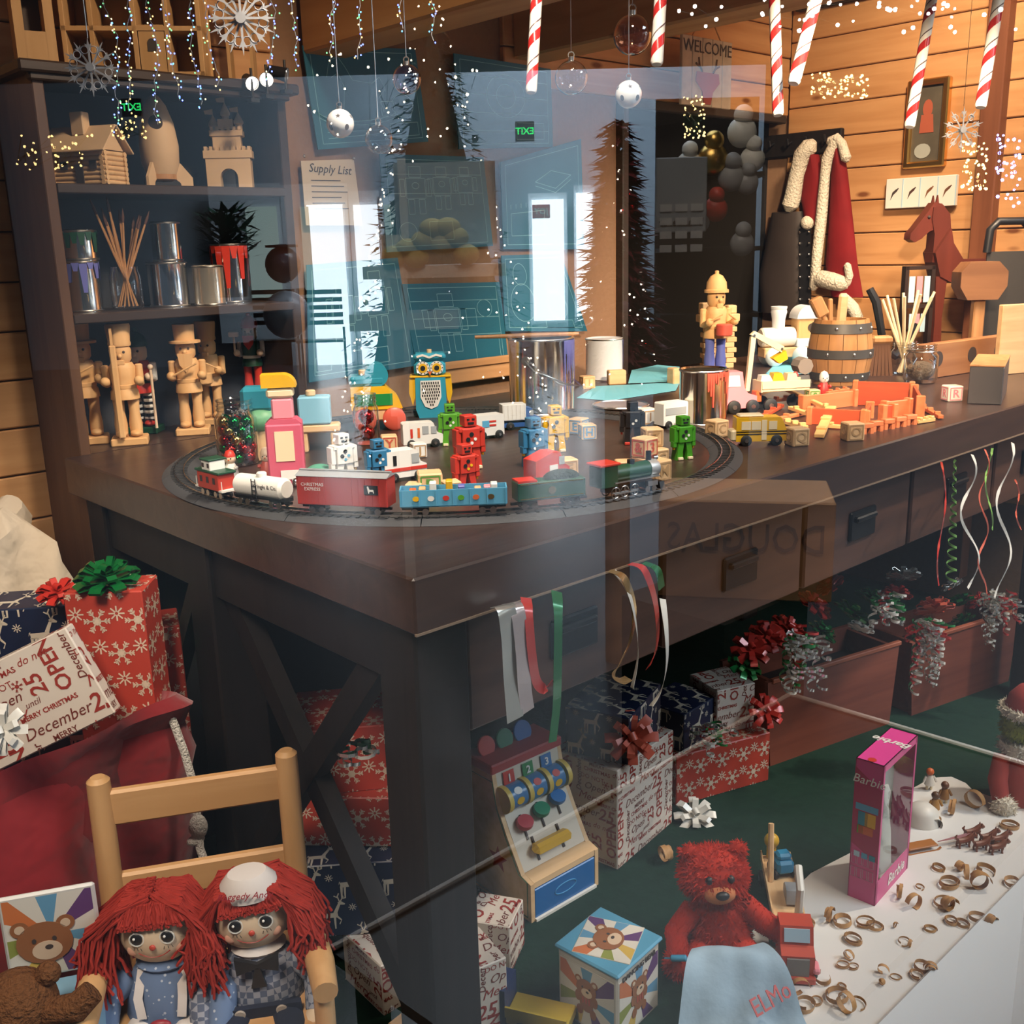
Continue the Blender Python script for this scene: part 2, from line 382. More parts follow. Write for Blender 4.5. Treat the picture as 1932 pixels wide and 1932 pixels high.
# ================================================================ colours and small builders
def C(n, c, r=.42, **k): return mat('paint_' + n, c, r, **k)
RED = C('red', (.55, .035, .02)); BLU = C('blue', (.03, .17, .33)); GRN = C('green', (.09, .33, .02)); YEL = C('yellow', (.75, .42, .01)); BLK = C('black', (.012, .012, .014))
WHT = C('white', (.78, .76, .70)); CRM = C('cream', (.80, .66, .42)); ORG = C('orange', (.62, .13, .03)); PNK = C('pink', (.78, .28, .33)); TEA = C('teal', (.02, .25, .34)); SKY = C('sky', (.10, .36, .55))
DGR = C('dark_green', (.008, .06, .028)); GRY = C('grey', (.30, .31, .32)); LBL = C('light_blue', (.42, .60, .72)); VIO = C('violet', (.13, .14, .42)); SKN = C('skin', (.80, .60, .42)); MAG = C('magenta', (.70, .05, .28))
RUB = mat('rubber', (.012, .012, .012), .6); STL = mat('steel', (.62, .62, .60), .28, 1); TIN = mat('tin', (.78, .74, .66), .14, 1); GLD = mat('gold', (.75, .48, .14), .3, 1); SIL = mat('silver', (.85, .85, .85), .12, 1)
BW = wood('birch', (.72, .47, .24), (.60, .37, .17), 2, 1.6, .55); BX = wood('birch_x', (.74, .50, .27), (.63, .40, .20), 0, 1.6, .55)
LW = wood('lime_wood', (.70, .42, .19), (.62, .35, .14), 2, 1.4, .55); OAK = wood('oak', (.50, .26, .11), (.36, .17, .065), 2, 1.5, .5)
GLS = glass('jar_glass', (.97, .98, .98), 2.2)
INK = mat('ink', (.05, .035, .03), .7)
def axy(px, Y, z):                                   # point on row Y, height z that shows at image column px
    lo, hi = -2.0, 8.0
    for _ in range(50):
        m = (lo + hi) / 2; d = V3((m, Y, z)) - CAM
        if 966 + FPX * d.dot(RT) / d.dot(FW) < px: lo = m
        else: hi = m
    return V3((lo, Y, z))
def axx(px, X, z=T):                                 # point on line X, height z that shows at image column px
    lo, hi = -1.0, 6.0
    for _ in range(50):
        m = (lo + hi) / 2; d = V3((X, m, z)) - CAM
        if 966 + FPX * d.dot(RT) / d.dot(FW) > px: lo = m
        else: hi = m
    return V3((X, lo, z))
def wheel(parent, x, y, z, r, w, m=RUB, hub=STL, side=-1):
    o = ob('wheel', L([(0, -w / 2), (r * .8, -w / 2), (r, -w / 2 + r * .15), (r, w / 2 - r * .15), (r * .8, w / 2), (0, w / 2)], x, y, z, 18, a='y'), m, parent)
    if hub: ob('hub', L([(0, -.0022), (r * .34, -.0018), (r * .34, 0), (0, 0)], x, y + side * w / 2, z, 12, a='y'), hub, o)
    return o

# ---------------------------------------------------------------- nutcrackers and shelf toys
def nutcracker(label, loc, rz, h, col, hat, prop=None, group='nutcrackers'):
    s = h / .272; t = th('nutcracker', label, 'nutcracker', loc, rz, group, s)
    c = lambda k: col.get(k, col['body'])
    ob('base', B(0, 0, .01, .09, .075, .02, .003), c('base'), t)
    for x in (-.018, .018):
        l = ob('leg', L([(0, 0), (.015, 0), (.0165, .03), (.013, .06), (.015, .105), (0, .105)], x, 0, .022, 14), c('leg'), t)
        ob('boot', [S(x, -.008, .029, .016, .95, 1.5, .6)], c('boot'), l)
        if 'stripe' in col:
            for k in range(5): ob('stripe', L([(.0158, 0), (.0168, .003), (.0168, .006), (.0158, .009)], x, 0, .04 + k * .017, 14), col['stripe'], l)
    ob('tunic', L([(0, 0), (.036, 0), (.034, .02), (.028, .03), (.031, .055), (.033, .08), (.026, .092), (0, .092)], 0, 0, .118, 20), c('body'), t)
    ob('belt', L([(.0285, .026), (.031, .028), (.031, .036), (.0285, .038)], 0, 0, .118, 20), c('belt'), t)
    for x in (-1, 1):
        a = ob('arm', [Cy(x * .040, .002, .150, .010, .055, n=12, ch=.003), mv(Cy(0, 0, 0, .009, .04, n=12, ch=.003), x * .040, 0, .156, rx=75)], c('arm'), t)
        ob('hand', S(x * .040, -.042, .167, .012), c('hand'), a)
    hd = ob('head', L([(0, 0), (.018, 0), (.026, .012), (.027, .035), (.022, .046), (0, .048)], 0, 0, .207, 20), c('head'), t)
    ob('nose', S(0, -.028, .228, .006), c('head'), hd)
    ob('jaw', B(0, -.022, .212, .02, .014, .014, .002), c('hand'), hd)
    for x in (-.010, .010): ob('eye', S(x, -.0245, .238, .0035), INK, hd)
    if 'beard' in col: ob('beard', Pr([(-.02, .225), (.02, .225), (.016, .195), (0, .175), (-.016, .195)], -.034, -.022, 'y'), col['beard'], hd)
    if hat == 'tall': ob('hat', L([(0, 0), (.027, 0), (.0285, .006), (.027, .012), (.031, .05), (.029, .056), (0, .056)], 0, 0, .252, 20), c('hat'), t)
    elif hat == 'top': ob('hat', L([(0, 0), (.042, 0), (.042, .006), (.027, .008), (.029, .05), (0, .05)], 0, 0, .252, 22), c('hat'), t)
    elif hat == 'dome': ob('hat', L([(0, 0), (.036, 0), (.036, .008), (.031, .010), (.029, .03), (.018, .048), (.006, .054), (.006, .062), (0, .064)], 0, 0, .250, 22), c('hat'), t)
    elif hat == 'cap': ob('hat', [L([(0, 0), (.029, 0), (.030, .012), (.024, .030), (.010, .042), (0, .042)], 0, 0, .250, 20), S(0, -.004, .297, .008)], c('hat'), t)
    if prop == 'rifle': ob('rifle', [B(-.014, -.046, .14, .016, .01, .235, .003), B(-.014, -.046, .275, .006, .006, .05)], c('body'), t)
    if prop == 'drum':
        d = ob('drum', Cy(.0, -.058, .128, .024, .034, n=20, ch=.003), col['drum'], t)
        for x in (-1, 1): ob('drumstick', Tu([(x * .042, -.05, .172), (x * .010, -.066, .190)], .0025), c('hand'), t)
    if prop == 'cane': ob('cane', [Cy(.050, -.05, .02, .004, .17, n=8), S(.05, -.05, .195, .008)], c('hand'), t)
    if prop == 'hammer': ob('hammer', [Cy(-.045, -.048, .16, .004, .07, n=8), B(-.045, -.048, .232, .034, .018, .018, .003)], c('hand'), t)
    if prop == 'spoon': ob('spoon', [Tu([(-.042, -.05, .165), (.03, -.055, .20)], .003)], c('hand'), t)
    return t
W = dict(body=LW); sz = T
nutcracker('unpainted nutcracker half hidden at the shelf side panel', axy(172, 2.27, sz), CF + 20, .235, W, 'top', 'spoon')
nutcracker('unpainted wooden soldier nutcracker holding a rifle', axy(247, 2.19, sz), CF + 16, .228, W, 'tall', 'rifle')
nutcracker('painted soldier nutcracker with striped legs and dark cap', axy(276, 2.31, sz), CF, .215,
           dict(body=RED, base=DGR, leg=BLK, stripe=WHT, boot=RED, belt=DGR, arm=WHT, hand=SKN, head=SKN, hat=DGR), 'cap', 'cane')
nutcracker('unpainted gentleman nutcracker in a wide-brimmed top hat', axy(366, 2.20, sz), CF + 12, .222, dict(body=LW, beard=LW), 'top', 'spoon')
nutcracker('unpainted drummer nutcracker behind the top-hatted one', axy(404, 2.30, sz), CF, .215, dict(body=LW, drum=LW), 'tall', 'drum')
nutcracker('painted elf nutcracker in green tunic raising a hammer', axy(482, 2.31, sz + .045), CF, .19,
           dict(body=DGR, base=BLK, leg=RED, boot=RED, belt=WHT, arm=WHT, hand=SKN, head=SKN, beard=RED, hat=RED), 'cap', 'hammer')
ob('riser', B(axy(482, 2.31, sz).x, 2.31, sz + .0225, .12, .09, .045, .003), darkl, label='dark wooden riser under the painted elf nutcracker', cat='riser')

def can(label, loc, rz, r, h, m, drip=None, lid=True, handle=False, open_=False, dr=None):
    t = th('paint_can', label, 'can', loc, rz, 'paint cans')
    ob('body', L([(0, .002), (r * .97, .002), (r, 0), (r, .004), (r * .985, .006), (r * .985, h - .008), (r, h - .006), (r, h - .001), (r * .96, h), (r * .90, h - .004)] + ([(r * .9, h - .004), (r * .88, .01), (0, .01)] if open_ else [(0, h - .004)]), n=36), m, t)
    for z in (.003, h - .003): ob('rim', Tu([(r * .985 * cos(a), r * .985 * sin(a), z) for a in [2 * pi * i / 36 for i in range(36)]], .0022, 6, closed=True), STL, t)
    if drip:
        gs = []; R = random.Random(len(label)); N = 15
        for i in range(N):
            a0 = dr[0] + (dr[1] - dr[0]) * i / N if dr else 360 * i / N; a1 = a0 + ((dr[1] - dr[0]) if dr else 360) / N; l = h * R.uniform(.12, .75)
            q = [(a0, h - .006), (a1, h - .006), (a1, h - .2 * l), ((a0 * .25 + a1 * .75), h - l), ((a0 * .75 + a1 * .25), h - l), (a0, h - .2 * l)]
            v = [((r + .0015) * cos(rad(a)), (r + .0015) * sin(rad(a)), z) for a, z in q]; gs.append((v, [tuple(range(6))]))
        ob('paint_drip', gs, drip, t)
    if handle:
        ob('ear', [Cy(-r * 1.0, 0, h * .72, .012, .008, 'x', 14, .002)], STL, t)
        ob('bail', Tu([(-r - .006, 0, h * .72), (-r - .012, -.03, h * .6), (-r * .6, -.06 - r * .4, h * .42), (0, -r - .03, h * .36), (r * .6, -r * .7, h * .45), (r + .004, 0, h * .72)], .0022, 6), STL, t)
    return t
zs = 1.214
can('small tin with a violet drip under a green-topped tin on the shelf', axy(162, 2.23, zs), CF, .036, .105, TIN, VIO)
can('small tin with dark green drips stacked on the violet one', axy(154, 2.23, zs + .105), CF, .035, .062, TIN, DGR)
can('bright silver tin beside the brush jar on the shelf', axy(322, 2.24, zs), CF, .043, .098, SIL)
can('pale gold tin stacked on the silver tin', axy(318, 2.24, zs + .098), CF, .032, .085, TIN)
can('beige tin in front of the red-dripped tin on the shelf', axy(398, 2.20, zs), CF, .034, .088, mat('beige_tin', (.70, .62, .50), .2, .8))
can('tall silver tin with glossy red paint drips on the shelf', axy(440, 2.27, zs), CF, .042, .135, SIL, RED)
# jar of brushes
t = th('brush_jar', 'glass jar packed with long paintbrushes on the middle shelf', 'jar', axy(243, 2.20, zs), 0)
ob('glass', L([(0, .003), (.030, .003), (.033, .008), (.033, .07), (.029, .082), (.029, .09)], n=24), GLS, t)
for i in range(13):
    a = 2 * pi * i / 13; k = rnd.uniform(.5, 1); tip = V3((.075 * k * cos(a + .4), .03 * k * sin(a), rnd.uniform(.19, .235)))
    b = V3((-.018 * cos(a + .4), -.015 * sin(a), .008)); f = b + (tip - b) * .86
    br = ob('paintbrush', Tu([b, b + (tip - b) * .5, f], [.0015, .003, .0022], 6), OAK, t)
    ob('bristle', Tu([f, f + (tip - f) * .4, tip], [.0026, .0032, .0006], 6), mat('bristle', (.10, .045, .03), .8), br)

# castle, rocket, cabin on the top shelf
zt = 1.467
t = th('toy_castle', 'unpainted wooden toy castle with three flag towers on top shelf', 'toy castle', axy(437, 2.24, zt), CF + 6, None, 1.08)
PL = mat('plywood_pale', (.66, .46, .27), .6, vary=.08, vs=30)
def cren(x0, x1, z, n, h): return [B(x0 + (x1 - x0) * (i + .5) / n, 0, z + h / 2, (x1 - x0) / n * .55, .03, h) for i in range(n)]
ob('gate_wall', [Pr([(-.046, 0), (-.018, 0)] + [(-.018 * cos(a), .024 + .018 * sin(a)) for a in [pi * i / 10 for i in range(11)]] + [(.018, 0), (.046, 0), (.046, .078), (-.046, .078)], -.016, .016)] + cren(-.05, .05, .078, 9, .008) + [B(0, 0, .07, .1, .036, .016, .001)], PL, t)
ob('keep', [B(0, .002, .098, .058, .028, .04, .001), B(0, .002, .112, .068, .034, .012, .001)] + cren(-.034, .034, .118, 6, .007) + [B(0, .002, .13, .03, .026, .02)], PL, t)
for x, h in ((-.026, .105), (0, .122), (.026, .108)):
    q = ob('tower', L([(0, 0), (.0075, 0), (.0075, h * .2), (.010, h * .22), (.010, h * .26), (.0012, h * .42), (0, h * .42)], x, .002, h, 12), PL, t)
    ob('flag', [Cy(x, .002, h * 1.38, .001, .016, n=6), Pr([(x, h * 1.38 + .016), (x - .017, h * 1.38 + .013), (x - .015, h * 1.38 + .006), (x, h * 1.38 + .005)], .001, .003)], PL, q)
t = th('toy_rocket', 'tall wooden toy rocket with round porthole and fins on top shelf', 'toy rocket', axy(308, 2.25, zt), CF, None, 1.04)
ob('hull', L([(0, .028), (.030, .028), (.038, .05), (.040, .085), (.034, .13), (.022, .165), (.010, .182), (.004, .186), (0, .186)], n=26), PL, t)
ob('porthole', L([(0, 0), (.012, 0), (.014, .002), (.0145, .006), (.011, .006)], .008, -.036, .128, 18, a='y'), mat('port_dark', (.05, .035, .025), .5), t)
ob('engine', L([(.022, .015), (.03, .018), (.03, .03), (.0, .03)], n=20), OAK, t)
for a in (20, 140, 260):
    ob('fin', mv(Pr([(.026, .055), (.040, .05), (.062, .022), (.062, 0), (.040, 0), (.036, .012), (.026, .02)], -.003, .003), rz=a), PL, t)
t = th('log_cabin', 'wooden toy log cabin with slanted roof and chimney on top shelf', 'toy house', axy(172, 2.24, zt), CF - 14)
for k in range(7): ob('log', [Cy(-.066, -.034, .006 + k * .0095, .0052, .132, 'x', 10), Cy(-.066, .034, .006 + k * .0095, .0052, .132, 'x', 10), Cy(-.058, -.04, .006 + k * .0095, .0052, .08, 'y', 10), Cy(.058, -.04, .006 + k * .0095, .0052, .08, 'y', 10)], BX, t)
ob('doorway', B(.005, -.0395, .022, .018, .003, .04), INK, t)
for x in (-.03, .038): ob('window', B(x, -.0395, .04, .016, .003, .016), INK, t)
ob('roof', [mv(B(0, 0, 0, .15, .074, .004, .001), 0, -.027, .092, rx=46), mv(B(0, 0, 0, .15, .074, .004, .001), 0, .027, .092, rx=-46)], PL, t)
ob('gable', [Pr([(-.036, .07), (.036, .07), (0, .112)], x - .003, x + .003, 'x') for x in (-.058, .058)], PL, t)
ob('chimney', B(.0, -.012, .122, .03, .024, .046, .002), PL, t)

# doll's houses on top of the hutch
zc = 1.687
t = th('dollhouse_tower', 'unpainted dollhouse tower with arched window on the hutch top', 'dollhouse', axy(72, 2.26, zc), CF + 30)
DW = wood('dollhouse_ply', (.52, .31, .14), (.44, .25, .10), 2, 1, .6)
ob('wall', [B(-.028, 0, .12, .018, .06, .24), B(.028, 0, .12, .018, .06, .24), B(0, 0, .035, .04, .06, .07), B(0, 0, .19, .04, .06, .1)], DW, t)
ob('window', [B(0, .02, .105, .036, .01, .07)], INK, t)
t = th('dollhouse', 'unpainted open dollhouse with small arched door on the hutch top', 'dollhouse', axy(262, 2.26, zc), CF + 8)
for x in (-.13, -.075, .01, .075, .14): ob('partition', B(x, 0, .14, .010, .10, .28, .001), DW, t)
for z in (.012, .10, .19): ob('floor_board', B(.005, 0, z - .006, .28, .10, .009), DW, t)
q = ob('front_door', B(.043, -.045, .055, .052, .006, .092), DW, t); ob('arch', Pr([(.034, .05), (.034, .066)] + arc(.043, .066, .009, a0=180, a1=0, n=8) + [(.052, .05)], -.0495, -.047), INK, q)
ob('back_board', B(.005, .052, .14, .29, .006, .28), DW, t)
t = th('dollhouse', 'slatted unpainted dollhouse frame at the right end of the hutch top', 'dollhouse', axy(440, 2.26, zc), CF + 6)
for x in (-.05, .0, .05): ob('post', B(x, 0, .11, .007, .06, .22), DW, t)
ob('rail', [B(0, 0, .004, .11, .06, .008), B(0, 0, .2, .11, .06, .008)], DW, t)
# track lights at the end of the hutch top
for i, (x, y) in enumerate(((475, 157), (503, 150), (538, 141))):
    p = ay(x, y, 2.10); d = V3((-.55, -.75, -.25)).normalized() if i == 1 else V3((-.2 + i * .5, -.8, -.3)).normalized()
    t = th('track_light', ('small lit spotlight at the hutch crown, first from the castle side', 'small lit spotlight in the middle of the three on the hutch crown', 'small lit spotlight next to the rocking-horse drawing')[i], 'spotlight', p, 0, 'spotlights on the hutch crown')
    m = d.to_track_quat('Z', 'Y').to_matrix().to_4x4()
    ob('housing', xf(L([(0, -.04), (.012, -.038), (.014, -.01), (.0155, .004), (.0145, .004), (.0125, -.002)], n=18), m), BLK, t)
    ob('bulb', xf(L([(0, .001), (.012, -.001)], n=18), m), emit('lamp_white', (1, .9, .78), 22), t)
    ob('bracket', [Cy(0, 0, -.03, .003, .06, n=8), B(0, 0, -.035, .02, .02, .008)], BLK, t)

# ================================================================ toys on the bench
# ---- train set
RC = V3((1.273, 1.554, T)); RR = .525
t = th('train_track', 'oval of grey model railway track laid on the bench top', 'train track', RC)
bal = mat('track_bed', (.045, .045, .048), .7); rail_m = mat('rail_steel', (.55, .54, .52), .25, 1)
def ring(prof, a0, a1, n):
    v, f = [], []; k = len(prof)
    for i in range(n + 1):
        a = a0 + (a1 - a0) * i / n
        v += [(r * cos(a), r * sin(a), z) for r, z in prof]
    for i in range(n):
        for j in range(k): f.append((i * k + j, i * k + (j + 1) % k, (i + 1) * k + (j + 1) % k, (i + 1) * k + j)[::-1])
    f.append(tuple(range(k))); f.append(tuple(n * k + j for j in reversed(range(k)))); return v, f
NS = 16; d = 2 * pi / NS - .003
bedm = me('track_section', ring([(RR - .031, .0005), (RR + .031, .0005), (RR + .019, .008), (RR - .019, .008)], 0, d, 6))
tie = me('tie', join(*[mv(B(RR, 0, .0085, .030, .0045, .002), rz=math.degrees(d) * (i + .5) / 14) for i in range(14)]))
rl = me('rail', join(*[ring([(RR + s * .0083 - .001, .009), (RR + s * .0083 + .001, .009), (RR + s * .0083 + .001, .0125), (RR + s * .0083 - .001, .0125)], 0, d, 6) for s in (-1, 1)]))
for i in range(NS):
    o = ob('track_section', bedm, bal, t, rz=360 * i / NS)
    ob('tie', tie, mat('tie_black', (.02, .02, .02), .6), o); ob('rail', rl, rail_m, o)
def oncar(label, a, name='train_car', cat='train car'):
    a = rad(a); p = RC + V3((RR * cos(a), RR * sin(a), .0125)); return th(name, label, cat, p, math.degrees(a) - 90, 'cars of the model train')
def trucks(t, l):
    for x in (-l, l):
        b = ob('truck', [B(x, 0, .009, .026, .018, .006, .001)], BLK, t)
        for dx in (-.008, .008):
            for y in (-.009, .009): ob('wheel', L([(0, -.0012), (.005, -.0012), (.005, .0012), (0, .0012)], x + dx, y, .005, 12, a='y'), rail_m, b)
        ob('coupler', B(x + (.02 if x > 0 else -.02), 0, .009, .014, .004, .004), BLK, t)
# front of a car (local -y side when riding counter-clockwise) faces outward
t = oncar('red caboose with white cupola at the tail of the model train', -177.5)
trucks(t, .02)
ob('body', B(0, 0, .027, .066, .03, .028, .001), mat('caboose_red', (.45, .04, .022), .45), t)
ob('roof', [B(0, 0, .0425, .074, .034, .004, .001), B(.004, 0, .061, .03, .033, .003, .001)], DGR, t)
q = ob('cupola', B(.004, 0, .0515, .027, .028, .016, .001), WHT, t)
for x in (-.004, .012): ob('window', B(x, .0142, .052, .006, .001, .007), INK, q)
for x in (-.02, .0, .02): ob('window', B(x, .0153, .029, .007, .001, .01), INK, t)
ob('platform', [B(x, 0, .014, .01, .03, .003) for x in (-.037, .037)] + [Cy(x, y, .014, .0008, .016, n=5) for x in (-.04, .04) for y in (-.013, .013)], WHT, t)
t = oncar('white tank car with black underframe behind the red boxcar', -164.5)
trucks(t, .033)
ob('tank', [L([(0, -.052), (.013, -.052), (.017, -.047), (.017, .047), (.013, .052), (0, .052)], 0, 0, .030, 22, a='x'), Cy(0, 0, .044, .008, .009, n=14, ch=.002)], WHT, t)
ob('underframe', [B(0, 0, .014, .11, .018, .006), B(0, .013, .016, .1, .002, .002), B(0, -.013, .016, .1, .002, .002)], BLK, t)
ob('ladder', [B(x, .019, .03, .0012, .0012, .03) for x in (-.004, .004)] + [B(0, .019, z, .009, .0012, .0012) for z in (.02, .027, .034, .041)], BLK, t)
txt('lettering', 'Kringle & Co.', .009, INK, t, (-.022, .0178, .034), (90, 0, 180), .0001)
t = oncar('long red boxcar with small reindeer panel on the model train', -147.8)
trucks(t, .045)
ob('body', [B(0, 0, .036, .145, .034, .044, .001)] + [B(x, s * .0175, .036, .0015, .0015, .042) for x in [-.07 + .0108 * i for i in range(14)] for s in (-1, 1)], mat('boxcar_red', (.40, .035, .028), .5), t)
ob('roof', [Pr([(-.019, .058), (.019, .058), (0, .064)], -.0735, .0735, 'x')] + [B(0, 0, .0645, .147, .006, .0015)], GRY, t)
ob('door_panel', B(0, .0178, .036, .034, .001, .040), mat('boxcar_door', (.36, .03, .025), .5), t)
q = ob('emblem', B(-.048, .0187, .040, .022, .001, .014), BLK, t)
ob('reindeer_print', Pr([(-.053, .036), (-.052, .041), (-.046, .041), (-.044, .046), (-.042, .045), (-.043, .04), (-.044, .035), (-.045, .035), (-.046, .038), (-.051, .038), (-.052, .035)], .0193, .0195), WHT, q)
txt('lettering', 'CHRISTMAS\nEXPRESS', .007, WHT, t, (.046, .0187, .042), (90, 0, 180), .0001)
t = oncar('light blue open gondola with candy pictures carrying small boxes', -130.0)
trucks(t, .05)
ob('floor_board', B(0, 0, .015, .155, .032, .003), SKY, t)
for s in (-1, 1):
    ob('side_wall', [B(0, s * .0165, .0275, .157, .002, .024)] + [B(x, s * .018, .0275, .002, .002, .024) for x in (-.077, -.05, -.025, 0, .025, .05, .077)], SKY, t)
    ob('end_wall', B(s * .078, 0, .0275, .002, .034, .024), SKY, t)
for i, m in enumerate((YEL, WHT, RED, GRN, ORG, GLD)): ob('candy_print', Pr(arc(.055 - i * .022, .027, .005, .004, n=10)[:-1], .0186, .019), m, t)
for i, (x, m, h) in enumerate(((.06, WHT, .018), (.05, PNK, .014), (.036, BW, .012), (.012, VIO, .016), (-.006, YEL, .024), (-.03, WHT, .022), (-.046, BW, .014), (-.06, ORG, .012))):
    p = RC + V3((RR * cos(rad(-130)), RR * sin(rad(-130)), .0125 + .0165)); ta = rad(-40)
    ob('tiny_box', B(0, 0, h / 2 + .005, .010, .018, h + .009, .001), m, loc=p + V3((cos(ta), sin(ta), 0)) * x, rz=-40,
       label='tiny ' + ('white', 'pink', 'plain wood', 'violet', 'yellow', 'white striped', 'light wood', 'orange')[i] + ' box riding in the blue gondola', cat='box', group='cargo in the gondola')
t = oncar('dark green tender with red coal rim coupled to the locomotive', -114.2)
trucks(t, .034)
ob('body', [B(0, 0, .028, .108, .030, .028, .001)], DGR, t)
ob('coal', [S(-.02, 0, .042, .03, 1.0, .42, .45)], mat('coal', (.01, .02, .012), .8, bump=.8, vs=200), t)
ob('deck', B(.038, 0, .0435, .03, .029, .003), RED, t)
ob('stripe', [B(0, s * .0153, z, .1, .0006, .0012) for s in (-1, 1) for z in (.0175, .0395)], GLD, t)
ob('emblem', L([(0, 0), (.006, 0), (.006, .0006), (0, .0006)], .0, .0152, .028, 16, a='y'), GLD, t)
t = oncar('green steam locomotive with silver nose leading the model train', -99.3, 'steam_locomotive', 'locomotive')
ob('boiler', [L([(0, -.03), (.0135, -.03), (.0135, .042), (0, .042)], -.012, 0, .036, 20, a='x')], DGR, t)
ob('smokebox', [L([(0, 0), (.014, 0), (.0145, .002), (.0145, .014), (.012, .017), (0, .018)], -.026, 0, .036, 20, a='x')], GRY, t) if False else ob('smokebox', [L([(0, -.006), (.013, -.005), (.0145, 0), (.0145, .014), (0, .014)], -.056, 0, .036, 20, a='x')], mat('smokebox_silver', (.55, .55, .54), .4, .6), t)
ob('cab', [B(.044, 0, .037, .032, .032, .034, .001)], DGR, t); ob('cab_roof', B(.044, 0, .0555, .04, .036, .004, .001), RED, t)
ob('chimney', Cy(-.046, 0, .046, .0045, .018, n=12), BLK, t); ob('steam_dome', Cy(-.010, 0, .047, .006, .008, n=12), BLK, t)
ob('running_board', [B(-.01, s * .015, .026, .09, .005, .002) for s in (-1, 1)], STL, t)
ob('frame', B(-.005, 0, .014, .10, .014, .008), BLK, t)
for x in (.03, .012, -.008):
    for s in (-1, 1): ob('wheel', [Tu([(x + .0085 * cos(a), s * .012, .0095 + .0085 * sin(a)) for a in [2 * pi * i / 18 for i in range(18)]], .0011, 5, closed=True), B(x, s * .012, .0095, .016, .001, .002), B(x, s * .012, .0095, .002, .001, .016)], rail_m, t)
for x in (-.035, -.048): ob('wheel', [L([(0, -.012), (.005, -.012), (.005, .012), (0, .012)], x, 0, .006, 12, a='y')], rail_m, t)
ob('rod', [B(.011, s * .0145, .008, .046, .0015, .002) for s in (-1, 1)] + [B(-.04, s * .0145, .016, .02, .008, .008) for s in (-1, 1)], STL, t)
ob('cowcatcher', Pr([(-.014, .003), (.014, .003), (.010, .014), (-.010, .014)], -.070, -.060, 'x'), BLK, t)
ob('lamp', Cy(-.063, 0, .052, .004, .008, 'x', 10), STL, t)

# ---- wooden robots
def robot(label, px, py, m, ytop, turn=0, face=WHT, feet=None):
    p = az(px, py); h = zpx(p, ytop); t = th('toy_robot', label, 'toy robot', p, CF + turn, 'wooden robots', h / .10)
    hd = ob('head', [B(0, .002, .090, .024, .026, .020, .0012), B(0, .004, .0785, .012, .014, .005)], m, t)
    ob('face', [B(x, -.0115, .0935, .005, .0012, .003) for x in (-.005, .005)] + [B(0, -.0115, .0865, .012, .0012, .004)], BLK, hd)
    bd = ob('body', [B(0, .002, .0585, .034, .030, .036, .0012), B(0, .002, .074, .046, .026, .008, .001)], m, t)
    ob('dial', [L([(0, -.001), (.0042, -.001), (.0042, 0), (0, 0)], x, -.0132, z, 12, a='y') for x, z in ((0, .066), (-.007, .057))], BLK, bd)
    ob('dial', [L([(0, -.001), (.003, -.001), (.003, 0), (0, 0)], x, -.0132, z, 12, a='y') for x, z in ((.007, .057), (0, .050))], face, bd)
    for s in (-1, 1):
        a = ob('arm', [B(s * .0235, .002, .058, .010, .022, .034, .001), mv(B(0, 0, 0, .009, .014, .014, .001), s * .025, -.001, .037)], m, t)
        ob('claw', B(s * .025, -.001, .028, .004, .008, .008, .001), YEL if feet is None else feet, a)
        l = ob('leg', Pr([(s * .002, .041), (s * .016, .041), (s * .020, .012), (s * .021, 0), (s * .005, 0), (s * .006, .02)], -.010, .016), m, t)
        ob('toe', B(s * .013, -.012, .004, .012, .008, .006, .001), CRM if feet is None else feet, l)
    return t
robot('light green wooden robot beside the ice-cream van', 851, 840, GRN, 762, 6)
robot('red wooden robot standing behind its red twin', 887, 884, RED, 783, 24)
robot('red wooden robot in front, next to the blue gondola', 880, 927, RED, 838, 30, YEL)
robot('deep blue wooden robot beside the ambulance', 716, 913, BLU, 829, 26)
robot('cream white wooden robot behind the boxcar', 650, 911, WHT, 818, 34, SKY)
robot('blue wooden robot behind the red fire engine', 1008, 880, BLU, 788, 28)
robot('yellow wooden robot beside the blue one', 1048, 852, YEL, 765, 14, YEL)
robot('black wooden robot with red feet near the letter blocks', 1193, 838, BLK, 757, 0, WHT, RED)
robot('mid green wooden robot standing near the track bend', 1288, 866, C('leaf_green', (.05, .26, .01)), 785, 22)

# ---- letter blocks
def block(label, p, rz, s=.034, ch='A', m=None, fm=None, ch2=None):
    t = th('letter_block', label, 'block', p, rz, 'alphabet blocks')
    ob('cube', B(0, 0, s / 2, s, s, s, s * .06), m or BX, t)
    fm = fm or INK
    def face(c, rot, loc):
        f = ob('border', join(*[mv(Li([[(-.38 * s, -.38 * s), (.38 * s, -.38 * s), (.38 * s, .38 * s), (-.38 * s, .38 * s), (-.38 * s, -.38 * s)]], s * .07), rz=rot)]), fm, t, loc)
        txt('letter', c, s * .72, fm, t, V3(loc) + V3((0, 0, 0)), (90, 0, rot), .0003, sx=1.05, bold=.0006)
    face(ch, 0, (0, -s / 2 - .0005, s / 2)); face(ch2 or ch, -90, (-s / 2 - .0005, 0, s / 2)); face(ch2 or ch, 90, (s / 2 + .0005, 0, s / 2))
    return t
GRB = C('block_green', (.12, .30, .06)); BLB = C('block_blue', (.12, .28, .45)); RDB = C('block_red', (.55, .10, .06)); TNB = C('block_tan', (.46, .28, .13))
block('large green-framed letter B block behind the gondola', az(812, 934), CF + 8, .040, 'B', None, GRB)
block('tan block to one side of the letter B block', az(783, 940), CF - 10, .026, 'O', None, TNB)
block('tan block on the robot side of the letter B block', az(852, 938), CF + 20, .028, 'C', None, TNB)
block('blue-framed letter H block inside the track', az(1108, 828), CF + 12, .032, 'H', None, BLB)
